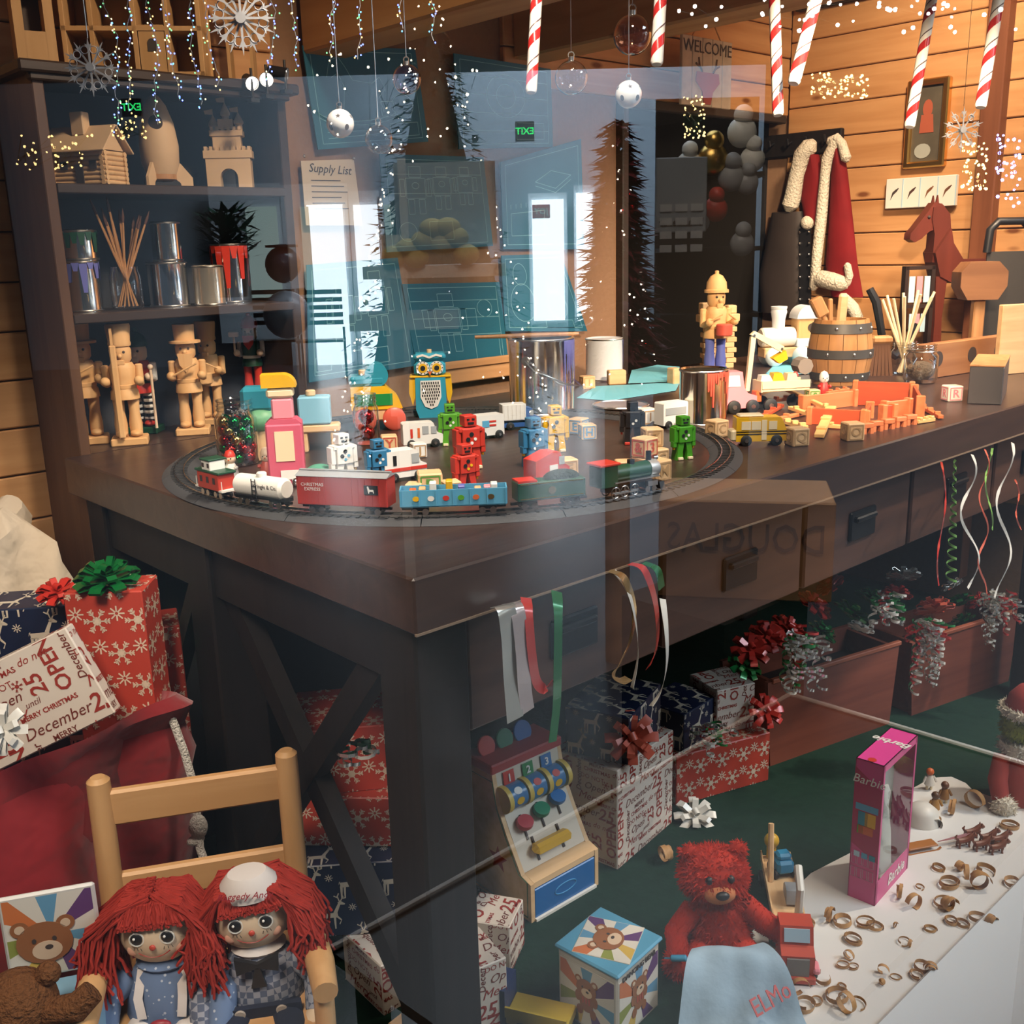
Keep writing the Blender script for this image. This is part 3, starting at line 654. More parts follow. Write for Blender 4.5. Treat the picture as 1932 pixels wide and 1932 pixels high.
block('blue-edged block standing just behind the letter H block', az(1092, 818), CF + 55, .034, 'E', None, BLB)
block('lower tan block of the pile under the number block', az(1240, 905), CF + 34, .036, 'M', None, TNB)
block('lower tan block at the back of the number block pile', az(1238, 880), CF + 30, .034, 'C', None, TNB)
q = az(1216, 897); block('red number 3 block on top of the pile', q + V3((0, 0, .034)), CF + 42, .034, '3', None, RDB, '&')
block('plain bottom block carrying the number 3 block', q, CF + 36, .034, 'T', None, TNB)
q = az(1236, 878); block('tan letter Z block topmost of the pile', q + V3((.005, .012, .034)), CF + 10, .034, 'Z', None, TNB)
block('single block with red markings in front of the pile', az(1178, 900), CF + 4, .030, 'V', None, RDB, 'L')
block('tan block leaning behind the red fire engine', az(1068, 900), CF + 20, .034, 'F', None, TNB)
block('small block with a bird picture beside the bell jar', az(735, 850), CF + 10, .032, 'Y', None, RDB)
block('tan block beside the ambulance bonnet', az(790, 862), CF + 20, .028, 'J', WHT, TNB)
block('tan block standing by the small tin can', az(1352, 824), CF + 30, .036, 'C', None, TNB)
block('white block beside the tin can lid', az(1220, 800), CF + 20, .036, 'I', WHT, TNB)
block('leaf-picture block next to the school bus', az(1503, 840), CF + 14, .036, 'Q', None, TNB)
block('ball-picture block in front of the red crate parts', az(1607, 830), CF + 8, .036, 'O', None, TNB)
block('pale pink-lettered block near the glass jars', az(1795, 756), CF + 6, .038, 'R', WHT, PNK)
block('green-framed block between the barrel and crate parts', az(1532, 757), CF + 10, .030, 'S', None, GRB)
block('tan block on the paper plan beside the large can', az(1108, 733), CF + 16, .036, 'I', BX, TNB)

# ---- vehicles
def van(label, px, py, turn, l, h, w, prof, body, wins, wr=.009, name='toy_van', cat='toy car', extra=None, wm=RUB, mpos=None, group='wooden toy vehicles'):
    t = th(name, label, cat, mpos or az(px, py), CF + turn, group)
    ob('body', Pr([(x * l, z * h + wr * .6) for x, z in prof], -w / 2, w / 2), body, t)
    for x in (-.30, .30):
        for s in (-1, 1): wheel(t, x * l, s * (w / 2 + .001), wr, wr, .006, wm, STL, s)
    for x0, x1, z0, z1, m in wins:
        for s in (-1, 1): ob('window' if m is GLW else 'panel', B((x0 + x1) / 2 * l, s * (w / 2 + .0004), (z0 + z1) / 2 * h + wr * .6, (x1 - x0) * l, .0012, (z1 - z0) * h), m, t)
    if extra: extra(t)
    return t
GLW = C('window_grey', (.36, .38, .38), .2)
VAN = [(-.5, .05), (.5, .05), (.5, .45), (.36, .55), (.27, .97), (.22, 1), (-.46, 1), (-.5, .95)]
BOXV = [(-.5, .05), (.5, .05), (.5, .95), (.46, 1), (-.46, 1), (-.5, .95)]
van('white ice-cream van with bottle and lolly pictures', 797, 842, 14, .082, .046, .034, VAN, WHT, [(-.02, .14, .5, .85, GLW), (.2, .34, .5, .82, GLW), (-.32, -.26, .35, .75, RED), (-.14, -.08, .35, .78, ORG)])
van('white ambulance with red stripe and medical star', 760, 905, 30, .080, .050, .034, VAN, WHT, [(-.5, .5, .28, .40, RED), (.14, .32, .52, .85, GLW), (-.30, -.22, .5, .85, BLK)])
van('white mail truck with red and blue flag stripes', 920, 826, 26, .064, .046, .034, BOXV, WHT, [(-.3, -.05, .45, .75, SKY), (-.05, .2, .66, .74, RED), (-.05, .2, .48, .56, RED)])
van('blue delivery truck with ribbed white box', 980, 808, 14, .084, .050, .034, [(-.5, .02), (.5, .02), (.5, .42), (.36, .5), (.30, .82), (.14, .85), (.14, .2), (-.5, .2)], C('truck_blue', (.03, .10, .30)), [(.24, .34, .5, .74, GLW)],
    extra=lambda t: ob('cargo_box', [B(-.015, 0, .039, .054, .034, .036, .001)] + [B(-.038 + i * .0095, s * .0175, .039, .0015, .001, .032) for i in range(6) for s in (-1, 1)], WHT, t))
van('red wooden fire engine with badge beside the blue robot', 1032, 918, 34, .070, .056, .036, [(-.5, .05), (.5, .05), (.5, .5), (.34, .62), (.22, .98), (.0, 1), (-.5, .8)], RED, [(-.1, .14, .42, .62, WHT), (.18, .34, .6, .85, GLW)])
van('white wooden camper with silver-grey window band', 1266, 806, 28, .066, .052, .034, BOXV, WHT, [(-.42, .42, .48, .78, GLW)])
def bus(t):
    for s in (-1, 1):
        for z in (.024, .029): ob('stripe', B(0, s * .0186, z, .1, .0008, .0016), BLK, t)
    ob('bonnet', B(-.052, 0, .021, .016, .034, .022, .003), CRM, t); ob('roof_rack', [B(-.02, 0, .059, .05, .03, .006, .003)], CRM, t)
van('yellow school bus with black stripes beside the leaf block', 1432, 838, 0, .100, .050, .036, [(-.5, .05), (.5, .05), (.5, .45), (.4, .95), (.36, 1), (-.5, 1)], YEL, [(-.40, -.22, .52, .85, CRM), (-.20, -.02, .52, .85, CRM), (0.0, .10, .1, .9, CRM), (.14, .3, .52, .85, CRM)], .011, 'school_bus', 'toy bus', bus)
# big wheeled stacking truck
t = th('stacking_truck', 'chunky yellow and green toy truck with red wheels', 'toy truck', az(715, 808), CF + 10, None, 1.0)
ob('chassis', B(0, 0, .035, .105, .06, .026, .003), BX, t)
ob('body', [Pr([(-.06, .048), (.055, .048), (.045, .075), (.018, .10), (-.06, .10)], -.033, .033)], YEL, t)
ob('band', B(-.01, -.0338, .07, .085, .002, .026), C('band_green', (.01, .22, .05)), t)
ob('cab', [B(-.022, 0, .112, .08, .062, .022, .006), L([(0, -.03), (.026, -.03), (.026, .03), (0, .03)], .0, 0, .124, 20, a='y')], TEA, t)
ob('peg', Cy(-.03, 0, .123, .009, .012, n=14, ch=.002), BX, t)
for x in (-.032, .034):
    for s in (-1, 1): wheel(t, x, s * .036, .026, .026, .018, C('coral', (.68, .10, .06)), None)
# owl tin
t = th('owl_figure', 'turquoise owl tin with round yellow eyes and yellow wings', 'owl', az(815, 785), CF + 4)
OW = C('owl_blue', (.03, .30, .42))
ob('body', [Pr([(-.030, 0), (.030, 0), (.037, .02), (.036, .098), (-.036, .098), (-.037, .02)], -.026, .026)], OW, t)
ob('head', [B(0, 0, .117, .076, .054, .036, .008), B(0, 0, .145, .078, .056, .018, .007)], OW, t)
ob('brow', St([(-.03, -.0295, .147), (-.016, -.0295, .151), (0, -.0295, .145), (.016, -.0295, .151), (.03, -.0295, .147)], .005, (0, 0, 1)), WHT, t)
for s in (-1, 1):
    e = ob('eye', L([(0, -.002), (.016, -.002), (.016, 0), (0, 0)], s * .0165, -.0275, .120, 20, a='y'), WHT, t)
    ob('iris', L([(0, -.001), (.011, -.001), (.011, 0), (0, 0)], s * .0165, -.0295, .120, 18, a='y'), YEL, e); ob('pupil', L([(0, -.001), (.006, -.001), (.006, 0), (0, 0)], s * .0165, -.0305, .120, 14, a='y'), BLK, e)
    ob('lash', [S(s * .0165 + .0135 * cos(a), -.0298, .120 + .0135 * sin(a), .0016, n=6, m=4) for a in [2 * pi * i / 10 for i in range(10)]], BLK, e)
    ob('wing', Pr([(s * .036, .100), (s * .050, .098), (s * .052, .06), (s * .044, .03), (s * .038, .05)], -.022, .022), YEL, t)
ob('beak', Pr([(-.005, .112), (.005, .112), (0, .102)], -.033, -.026), ORG, t)
ob('collar', B(0, -.002, .099, .098, .05, .006, .002), YEL, t)
b = ob('belly', Pr([(-.024, .09), (.024, .09), (.025, .05), (.015, .028), (0, .022), (-.015, .028), (-.025, .05)], -.0285, -.026), WHT, t)
ob('feather_mark', [B(-.02 + (j % 2) * .002 + i * .0055, -.029, .084 - j * .0075, .0028, .001, .0055) for j in range(8) for i in range(8) if abs(-.02 + i * .0055) < (.022 if j < 5 else .022 - (j - 4) * .005)], BLK, b)
ob('peg', Cy(0, 0, .154, .006, .008, n=12), BX, t)
# stacked tower toys
t = th('stacking_tower', 'pink stacking block tower with yellow dome behind the boxcar', 'toy blocks', az(545, 914), CF + 8)
ob('base_block', [B(0, 0, .055, .062, .045, .11, .003), Pr([(-.031, .11), (.031, .11), (.022, .118), (-.022, .118)], -.02, .02)], C('rose', (.62, .10, .16)), t)
ob('picture_panel', B(0, -.0232, .072, .032, .001, .052), CRM, t); ob('card', B(.008, -.0236, .022, .036, .001, .016), WHT, t)
ob('neck_block', B(0, 0, .135, .036, .034, .036, .003), PNK, t); ob('cream_block', B(-.002, 0, .162, .046, .036, .016, .004), CRM, t)
ob('dome', Pr([(-.032, .172), (.024, .172)] + arc(.004, .172, .022, .022, 0, 90, 8) + [(-.032, .194)], -.019, .019), YEL, t)
t = th('stacking_tower', 'stacking tower of a blue block on a green ball', 'toy blocks', az(500, 868), CF + 5)
ob('foot', B(0, 0, .03, .035, .034, .06, .003), BX, t); ob('green_ball', S(0, 0, .082, .032, 1.1, 1, .8), C('soft_green', (.16, .42, .22)), t); ob('blue_block', B(-.004, 0, .122, .062, .044, .048, .008), TEA, t)
t = th('stacking_tower', 'pale blue stacking block with wooden peg on short legs', 'toy blocks', az(605, 850), CF + 6)
for x in (-.03, .03): ob('leg', B(x, 0, .02, .014, .034, .04, .002), BX, t)
ob('board', B(0, 0, .048, .086, .04, .016, .003), BX, t); ob('block', B(-.006, 0, .085, .064, .042, .056, .003), C('powder', (.22, .48, .62)), t); ob('peg', Cy(-.012, 0, .113, .010, .012, n=14, ch=.002), BX, t)
ob('half_block', Pr(arc(0, 0, .034, .030, 0, 180, 14), -.018, .018), C('mint', (.10, .40, .26)), loc=az(602, 910), rz=CF, label='mint green half-round block behind the boxcar', cat='block')
# jars of bells
def bell(label, loc, r, m, group='jingle bells', rz=0):
    t = th('jingle_bell', label, 'bell', loc, rz, group)
    ob('shell', S(0, 0, r, r, n=14, m=8), m, t); ob('slot', [B(0, 0, r * .35, r * 1.2, r * .16, r * .5), B(0, 0, r * .35, r * .16, r * 1.2, r * .5)], INK, t); ob('loop', Tu([(r * .25 * cos(a), 0, 2 * r + r * .15 + r * .25 * sin(a)) for a in [2 * pi * i / 10 for i in range(10)]], r * .07, 5, closed=True), STL, t)
    return t
fm = lambda n, c: mat('foil_' + n, c, .16, 1)
FR, FG, FGo = fm('red', (.62, .02, .02)), fm('green', (.01, .30, .06)), fm('gold', (.75, .50, .16))
JGL = glass('mason_glass', (.95, .965, .965), 4.0)
def jar(label, p, r, h, name='glass_jar', rz=0):
    t = th(name, label, 'jar', p, rz, 'glass jars')
    ob('glass', L([(0, .003), (r * .9, .003), (r, .012), (r, h * .72), (r * .82, h * .82), (r * .82, h), (r * .78, h)], n=28), JGL, t)
    ob('neck_ring', [Tu([(r * .84 * cos(a), r * .84 * sin(a), z) for a in [2 * pi * i / 28 for i in range(28)]], .0016, 6, closed=True) for z in (h * .86, h * .93, h)], GLS, t)
    return t
p = az(452, 876); jar('glass mason jar filled with red, gold and green jingle bells', p, .040, .125)
R = random.Random(3); k = 0
for lay in range(5):
    for i in range(7):
        a = i * 1.047 + lay * .5; rr = .0245 if i else 0.0
        m = (FR, FR, FGo, FR, FG, FR, FR)[(i + lay * 2) % 7] if lay < 2 else (FG, FGo, SIL, FG, FR, FGo, FG)[(i + lay) % 7]
        nm = {FR: 'red', FG: 'green', FGo: 'gold', SIL: 'silver'}[m]
        bell('%s jingle bell %s the tall mason jar' % (nm, 'low inside' if lay < 2 else 'midway up' if lay < 4 else 'topmost in'), p + V3((rr * cos(a), rr * sin(a), .005 + lay * .0175)), .0112, m, 'bells in the mason jar', i * 40)
for x, y, m, r, l in ((402, 922, FG, .018, 'large dark green ornament bell outside the mason jar'), (560, 918, SIL, .009, 'small silver bell in front of the pink tower'), (592, 918, FR, .008, 'small red bell beside the silver bell'), (628, 905, FG, .012, 'green bell beside the white robot'), (415, 900, FG, .014, 'green ornament bell behind the caboose')):
    bell(l, az(x, y), r, m, 'loose bells on the bench')
p = az(694, 838); jar('slim glass jar holding two dark red ornament bells', p, .026, .105)
for i, z in enumerate((.008, .042)): bell(('lower', 'upper')[i] + ' dark red bell inside the slim jar', p + V3((0, 0, z)), .0165, FR, 'bells in the slim jar')
# small figures
def figurine(label, px, py, h, cl, hatm, headm=SKN, turn=0, arms=True, brim=False):
    t = th('figurine', label, 'figurine', az(px, py), CF + turn, 'small painted figures', h / .06)
    ob('body', L([(0, 0), (.015, 0), (.017, .006), (.014, .02), (.009, .031), (0, .032)], n=16), cl, t)
    hd = ob('head', S(0, 0, .041, .0125), headm, t)
    for s in (-1, 1): ob('eye', S(s * .0045, -.0112, .043, .0016, n=8, m=6), INK, hd)
    ob('nose', S(0, -.0125, .0395, .0018, n=8, m=6), ORG, hd)
    ob('cap', L([(0, .0), (.0165 if brim else .0125, 0), (.012, .004), (.008, .012), (0, .016)], 0, 0, .046, 14), hatm, t)
    for s in (-1, 1): ob('arm', S(s * .014, -.008, .022, .0055, .8, 1.3, .8, 10, 6), cl, t)
    return t
figurine('small figure in red coat holding a white book', 505, 897, .052, C('coat_red', (.55, .10, .07)), SKN)
figurine('little penguin figure with grey cap behind the mason jar', 463, 806, .052, BLK, GRY, WHT, 0, True, True)
figurine('tiny red-capped figure standing behind the caboose', 437, 900, .050, WHT, RED)
figurine('round bearded figure in red coat in front of the barrel', 1553, 744, .060, C('santa_red', (.55, .03, .02)), WHT, WHT)

# ================================================================ tools and larger things on the bench
can('large shiny paint can with wire handle and violet drip', az(1023, 776), 18, .080, .182, TIN, VIO, handle=True, open_=True, dr=(250, 300))
p = az(1023, 776); a = ad(897, 612, 2.55); b = ad(1062, 619, 2.50); zt_ = T + .186
a = V3((p.x - .125, p.y + .10, zt_)); b = V3((p.x + .075, p.y - .055, zt_))
ob('stir_stick', Tu([a, a + (b - a) * .5, b], [.004, .006, .005], 8), OAK, label='wooden stick lying across the large paint can', cat='stick')
can('white paint can with violet drips behind the paper plan', az(1140, 716), 0, .056, .125, C('can_white', (.62, .64, .68), .35), VIO, dr=(300, 360))
can('small tin can with half its side dripped red', az(1326, 797), CF, .054, .122, TIN, C('drip_red', (.60, .08, .05)), open_=True, dr=(-92, -5))
t = th('can_lid', 'round metal can lid lying on the bench by the paper plan', 'lid', az(1171, 768), 0)
ob('disc', L([(0, .002), (.066, .002), (.07, .004), (.07, .007), (.064, .005), (0, .005)], n=36), mat('lid_grey', (.30, .27, .30), .35, .3), t); ob('rim', Tu([(.069 * cos(x), .069 * sin(x), .006) for x in [2 * pi * i / 36 for i in range(36)]], .003, 6, closed=True), STL, t)
PLAN = mat('plan_blue', (.16, .50, .62), .6, vary=.08, vs=20)
def sheet(label, pts, cat='paper', z=.0015, m=PLAN, name='plan_sheet', lift=()):
    q = [az(x, y) for x, y in pts]; n = len(q); c = sum(q, V3()) / n
    v = [(p.x, p.y, T + z + (lift[i] if i < len(lift) else 0)) for i, p in enumerate(q)]; v += [(x, y, zz + .0008) for x, y, zz in v]
    f = [tuple(range(n))[::-1], tuple(range(n, 2 * n))] + [(i, (i + 1) % n, (i + 1) % n + n, i + n) for i in range(n)]
    return ob(name, (v, f), m, label=label, cat=cat, group='paper plans on the bench')
sheet('pale blue paper plan spread in front of the white can', [(1088, 752), (1150, 757), (1275, 738), (1283, 722), (1190, 727), (1125, 730)])
sheet('pale blue paper plan curling up behind the small tin can', [(1185, 726), (1280, 722), (1282, 702), (1240, 700), (1192, 706)], z=.004, lift=(.0, .0, .012, .015, .008))
sheet('blue paper plan under the white wooden train', [(1440, 712), (1530, 706), (1560, 682), (1470, 680)], z=.002)
for l, x, y, w, d, h, r in (('pale wooden box block on the paper plan', 1163, 725, .052, .03, .042, 8), ('pale wooden block half hidden by the small tin can', 1272, 724, .028, .04, .046, 20), ('dark-topped thin block beside the owl', 783, 778, .05, .03, .01, 10)):
    ob('wood_block', B(0, 0, h / 2, w, d, h, .003), BX, loc=az(x, y), rz=CF + r, label=l, cat='block')
# drummer nutcracker and brick pillar
nutcracker('large unpainted drummer nutcracker with blue legs beside the tin can', az(1348, 712), CF + 14, .272, dict(body=LW, leg=C('leg_blue', (.10, .13, .42)), boot=C('leg_blue', (.10, .13, .42)), drum=C('drum_red', (.60, .09, .06))), 'dome', 'drum')
t = th('block_pillar', 'stacked wooden brick pillar behind the drummer nutcracker', 'block pillar', az(1352, 694), CF + 8)
for k in range(9):
    for i, x in enumerate((-.034, 0, .034)): ob('brick', B(x + (.008 if k % 2 else 0), (i % 2) * .004, .008 + k * .0165, .033, .04, .0155, .0015), BX, t)
ob('cap', B(0, 0, .160, .13, .05, .024, .002), BX, t); ob('cap_post', [B(-.04, .01, .19, .03, .04, .036, .003), B(.045, .01, .185, .03, .04, .026, .003)], BX, t)
# crane truck with trailer
t = th('crane_truck', 'pink toy crane truck with wooden boom and flatbed trailer', 'toy truck', az(1383, 778), CF + 10)
ob('cab', Pr([(-.035, .012), (.050, .012), (.050, .04), (.028, .046), (.018, .062), (.012, .098), (-.03, .098), (-.035, .09)], -.022, .022), PNK, t)
for s in (-1, 1): ob('window', Pr([(-.026, .064), (.008, .064), (.004, .09), (-.026, .09)], s * .0222, s * .0232), WHT, t)
for x in (-.008, .038):
    for s in (-1, 1): wheel(t, x, s * .024, .016, .016, .012, RUB, STL, s)
ob('mast', Pr([(.026, .05), (.036, .05), (.048, .175), (.036, .178)], -.01, .0), CRM, t)
q = ob('boom', Pr([(.034, .182), (.044, .19), (.118, .152), (.112, .138)], -.012, -.002), CRM, t); ob('pin', [Cy(x, -.014, z, .003, .014, 'y', 10) for x, z in ((.042, .18), (.112, .146))], STL, q)
ob('grabber', [Pr([(.09, .125), (.122, .142), (.128, .122), (.108, .112)], -.014, .006)], YEL, t)
ob('trailer_bed', [B(.12, .0, .052, .12, .052, .008, .001), B(.12, -.026, .064, .12, .004, .018), B(.12, .026, .064, .12, .004, .018), B(.06, 0, .06, .004, .052, .026)], CRM, t)
ob('hitch', B(.058, 0, .036, .014, .03, .026, .002), ORG, t)
for x in (.082, .165):
    for s in (-1, 1): wheel(t, x, s * .026, .0165, .0165, .012, RUB, STL, s)
ob('counterweight', mv(Cy(0, -.02, 0, .02, .04, 'y', 8), .185, .03, .10), C('putty', (.25, .21, .18)), t)
base = az(1383, 778)
def onbed(x, y, z): m = Matrix.Rotation(rad(CF + 10), 4, 'Z'); return base + m @ V3((x, y, z))
for l, x, m, hh in (('tiny white car on the crane truck trailer', .075, WHT, .03), ('tiny yellow car in the middle of the trailer', .105, YEL, .034), ('tiny cream car at the end of the trailer', .14, CRM, .032)):
    q = th('toy_car', l, 'toy car', onbed(x, -.004, .056), CF + 10, 'cars riding on the trailer')
    ob('body', Pr([(-.016, .004), (.016, .004), (.016, .016), (.008, hh), (-.012, hh)], -.012, .012), m, q)
    for dx in (-.009, .009): wheel(q, dx, -.012, .005, .005, .004, RUB, None)
for l, x, m in (('tiny red figure riding on the trailer', .16, RED), ('tiny blue figure riding on the trailer', .09, SKY)):
    ob('toy_figure', L([(0, 0), (.008, 0), (.009, .008), (.005, .018), (.008, .024), (.004, .032), (0, .033)], n=12), m, loc=onbed(x, .012, .056), label=l, cat='figure')
# white wooden train engine
t = th('wooden_engine', 'chunky white and wood toy train engine behind the barrel', 'toy train', az(1474, 690), CF + 8)
ob('chassis', B(.03, 0, .045, .20, .06, .032, .003), BX, t)
ob('boiler', L([(0, -.055), (.026, -.055), (.031, -.05), (.031, .055), (0, .055)], -.02, 0, .093, 26, a='x'), WHT, t)
ob('chimney', L([(0, 0), (.020, 0), (.021, .03), (.026, .055), (.024, .062), (.026, .066), (.026, .072), (0, .074)], -.015, 0, .118, 22), C('engine_white', (.72, .74, .76)), t)
ob('cab', B(.072, 0, .118, .066, .058, .075, .004), LW, t); ob('cab_roof', Pr([(.034, .15), (.112, .15)] + arc(.073, .15, .039, .042, 0, 180, 12), -.034, .034), C('engine_white', (.72, .74, .76)), t)
ob('cab_base', B(.072, 0, .075, .07, .06, .028, .002), C('engine_grey', (.55, .60, .66)), t)
ob('cab_window', L([(0, -.001), (.013, -.001), (.013, 0), (0, 0)], .085, -.0295, .122, 18, a='y'), INK, t)
for x in (-.035, .055):
    for s in (-1, 1): ob('wheel', S(x, s * .03, .032, .032, 1, .55, 1, 20, 12), C('engine_pale', (.60, .72, .78)), t)
# barrel with tools
t = th('wooden_barrel', 'small oak barrel with grey hoops and rivets', 'barrel', az(1582, 722), CF)
for k in range(14):
    a0, a1 = 2 * pi * k / 14 + .008, 2 * pi * (k + 1) / 14 - .008; v, f = [], []; pr = [(.072, 0), (.080, .03), (.0865, .07), (.0875, .09), (.0865, .11), (.080, .15), (.073, .178), (.066, .178), (.066, .0)]
    for r, z in pr: v += [(r * cos(a0 + (a1 - a0) * j / 3), r * sin(a0 + (a1 - a0) * j / 3), z) for j in range(4)]
    for i in range(len(pr) - 1):
        for j in range(3): f.append((i * 4 + j, i * 4 + j + 1, i * 4 + j + 5, i * 4 + j + 4))
    ob('stave', (v, f), wood('stave_oak', (.50, .25, .095), (.40, .19, .07), 2, 1.4, .45), t)
for z0, z1, r0, r1 in ((.012, .034, .0772, .0822), (.074, .098, .0882, .0888), (.142, .168, .0832, .0778)):
    h = ob('hoop', L([(r0 - .004, z0), (r0 + .0012, z0), (r1 + .0012, z1), (r1 - .004, z1)], n=36), mat('hoop_grey', (.075, .07, .065), .5, .2), t)
    for a in (215, 262, 300, 345): ob('rivet', S((r0 + r1) / 2 * cos(rad(a + z0 * 200)), (r0 + r1) / 2 * sin(rad(a + z0 * 200)), (z0 + z1) / 2, .005, n=10, m=6), STL, h)
pb = az(1582, 722)
ob('mallet', [mv(B(0, 0, .02, .034, .03, .055, .004), 0, 0, 0), mv(Cy(0, 0, -.1, .007, .10, n=10), 0, 0, 0)], OAK, loc=pb + V3((-.055, .03, .195)), rot=(0, -28, CF), label='wooden mallet head leaning out of the barrel', cat='mallet')
ob('wood_stick', [B(0, 0, .0, .026, .016, .16, .006)], BX, loc=pb + V3((-.005, .0, .165)), rot=(3, 2, CF), label='knobbly pale wood slat standing in the barrel', cat='slat')
ob('wood_stick', [B(0, 0, .0, .012, .014, .15, .003)], OAK, loc=pb + V3((-.025, .02, .16)), rot=(3, -4, CF), label='narrow brown slat standing in the barrel', cat='slat')
# red-stained crate parts and sticks
RS = wood('red_stain', (.55, .10, .035), (.42, .065, .025), 0, 1.5, .45); YS = wood('pale_stick', (.72, .45, .18), (.60, .34, .12), 0, 1.5, .5); OS = wood('orange_stain', (.62, .20, .08), (.52, .15, .05), 0, 1.5, .45)
def board(label, a, b, h, m=RS, tabs=True, z=0, thk=.007, lean=0):
    a, b = az(*a), az(*b); d = b - a; l = d.length
    t = th('crate_board', label, 'board', (a + b) / 2 + V3((0, 0, z)), math.degrees(math.atan2(d.y, d.x)), 'red crate parts')
    ob('panel', B(0, 0, h / 2, l, thk, h, .001, rx=0), m, t)
    if tabs:
        for s in (-1, 1): ob('notch_tab', [B(s * l / 2, 0, h * .5, .012, thk + .012, h + .006, .0015)], OS if m is RS else m, t)
    return t
board('long dark red crate board at the back', (1612, 764), (1718, 768), .058)
board('dark red crate end board on the jar side', (1722, 772), (1734, 797), .056)
board('orange crate board joining the two red troughs', (1513, 778), (1610, 766), .038, OS)
board('long dark red trough board in front', (1527, 800), (1628, 806), .036)
board('short red crate end board in the middle', (1632, 806), (1640, 788), .034)
board('orange crate board inside the larger crate', (1668, 796), (1712, 790), .044, OS)
board('red upright board with cut-out in the larger crate', (1664, 800), (1684, 798), .04, RS)
def stick(label, a, b, w, m=YS, z0=.001, z1=.001, nt=3):
    a, b = az(*a), az(*b); a.z += z0; b.z += z1; d = b - a; l = d.length
    t = th('notched_stick', label, 'stick', (a + b) / 2, 0, 'notched wooden sticks')
    t.rotation_euler = (0, -math.asin(d.z / l), math.atan2(d.y, d.x))
    ob('bar', B(0, 0, .004, l, w, .008, .001), m, t)
    for i in range(nt): ob('peg', B(-l / 2 + l * (i + .5) / nt, 0, .010, w * .7, w * 1.05, .006, .001), m, t)
for i, (a, b, w, m, z0, z1, l) in enumerate(((((1378, 781)), (1484, 752), .012, YS, .02, .034, 'long pale stick lying over the pile towards the crane truck'), ((1472, 760), (1575, 788), .011, YS, .036, .01, 'pale stick sloping down from the top of the pile'), ((1455, 768), (1510, 762), .012, OS, .012, .012, 'short orange stick at the back of the pile'),
      ((1470, 795), (1545, 778), .012, OS, .002, .002, 'orange stick under the sloping sticks'), ((1478, 800), (1520, 812), .014, YS, .002, .002, 'short pale stick behind the leaf block'), ((1490, 782), (1560, 800), .012, YS, .012, .004, 'pale stick across the middle of the pile'),
      ((1545, 828), (1568, 790), .020, YS, .002, .022, 'wide pale slat propped on the pile front'), ((1735, 770), (1775, 792), .012, OS, .002, .002, 'orange stick lying behind the jar-side crate end'), ((1728, 800), (1760, 795), .014, YS, .001, .001, 'pale stick poking out beside the crate end'), ((1555, 808), (1640, 815), .010, YS, .002, .002, 'thin pale stick in front of the trough'),
      ((1440, 790), (1475, 770), .012, RS, .002, .002, 'dark red stick above the school bus'), ((1600, 740), (1560, 748), .010, OS, .004, .004, 'orange stick behind the red crate'))): stick(l, a, b, w, m, z0, z1)
for i, x in enumerate((1612, 1634, 1652, 1674, 1696, 1716)):
    q = az(x, 822 - i * 4.2); t = th('notched_block', 'small orange notched block, number %s of the row before the crate' % ('one', 'two', 'three', 'four', 'five', 'six')[i], 'block', q, CF + 20, 'row of notched blocks')
    ob('bridge', B(0, 0, .017, .026, .016, .010, .001), OS, t)
    for s in (-1, 1): ob('foot', B(s * .009, 0, .006, .008, .016, .012), OS, t)
# jars of dowels
def dowels(base, n, r, h, m, lab, sp):
    for i in range(n):
        a = 2 * pi * i / n; k = rnd.uniform(.6, 1)
        b0 = base + V3((-.4 * r * cos(a), -.4 * r * sin(a), .006)); b1 = base + V3((sp * k * cos(a), sp * k * sin(a), h * rnd.uniform(.92, 1.05)))
        ob('dowel', Tu([b0, b1], .0042, 8), m, label=lab, cat='dowel', group=lab.split(' in ')[-1])
pj = az(1735, 722); jar('clip-top glass jar half full of dark shavings', pj, .045, .105)
ob('shavings', [S(0, 0, .03, .038, 1, 1, .7)], mat('brown_curls', (.16, .11, .07), .8, bump=1, vs=150), loc=pj + V3((0, 0, .004)), label='dark curled shavings filling the clip-top jar', cat='shavings', kind='stuff')
ob('wire_clip', [Tu([(-.045, 0, .085), (-.07, -.02, .075), (-.085, -.02, .06), (-.06, 0, .065)], .002), Tu([(.045, 0, .085), (.06, -.015, .06), (.068, -.015, .045), (.05, 0, .06)], .002), Tu([(.040 * cos(a), .040 * sin(a), .088) for a in [2 * pi * i / 24 for i in range(24)]], .0015, 6, closed=True)], STL, loc=pj, label='bent wire clips around the clip-top jar neck', cat='wire clip')
pk = az(1703, 706); jar('glass jar holding a sheaf of pale dowels', pk, .040, .095)
dowels(pk, 9, .036, .235, CRM, 'thin pale dowel standing in the dowel jar', .085)
dowels(az(1726, 690), 0, .03, .2, CRM, 'x', .05)
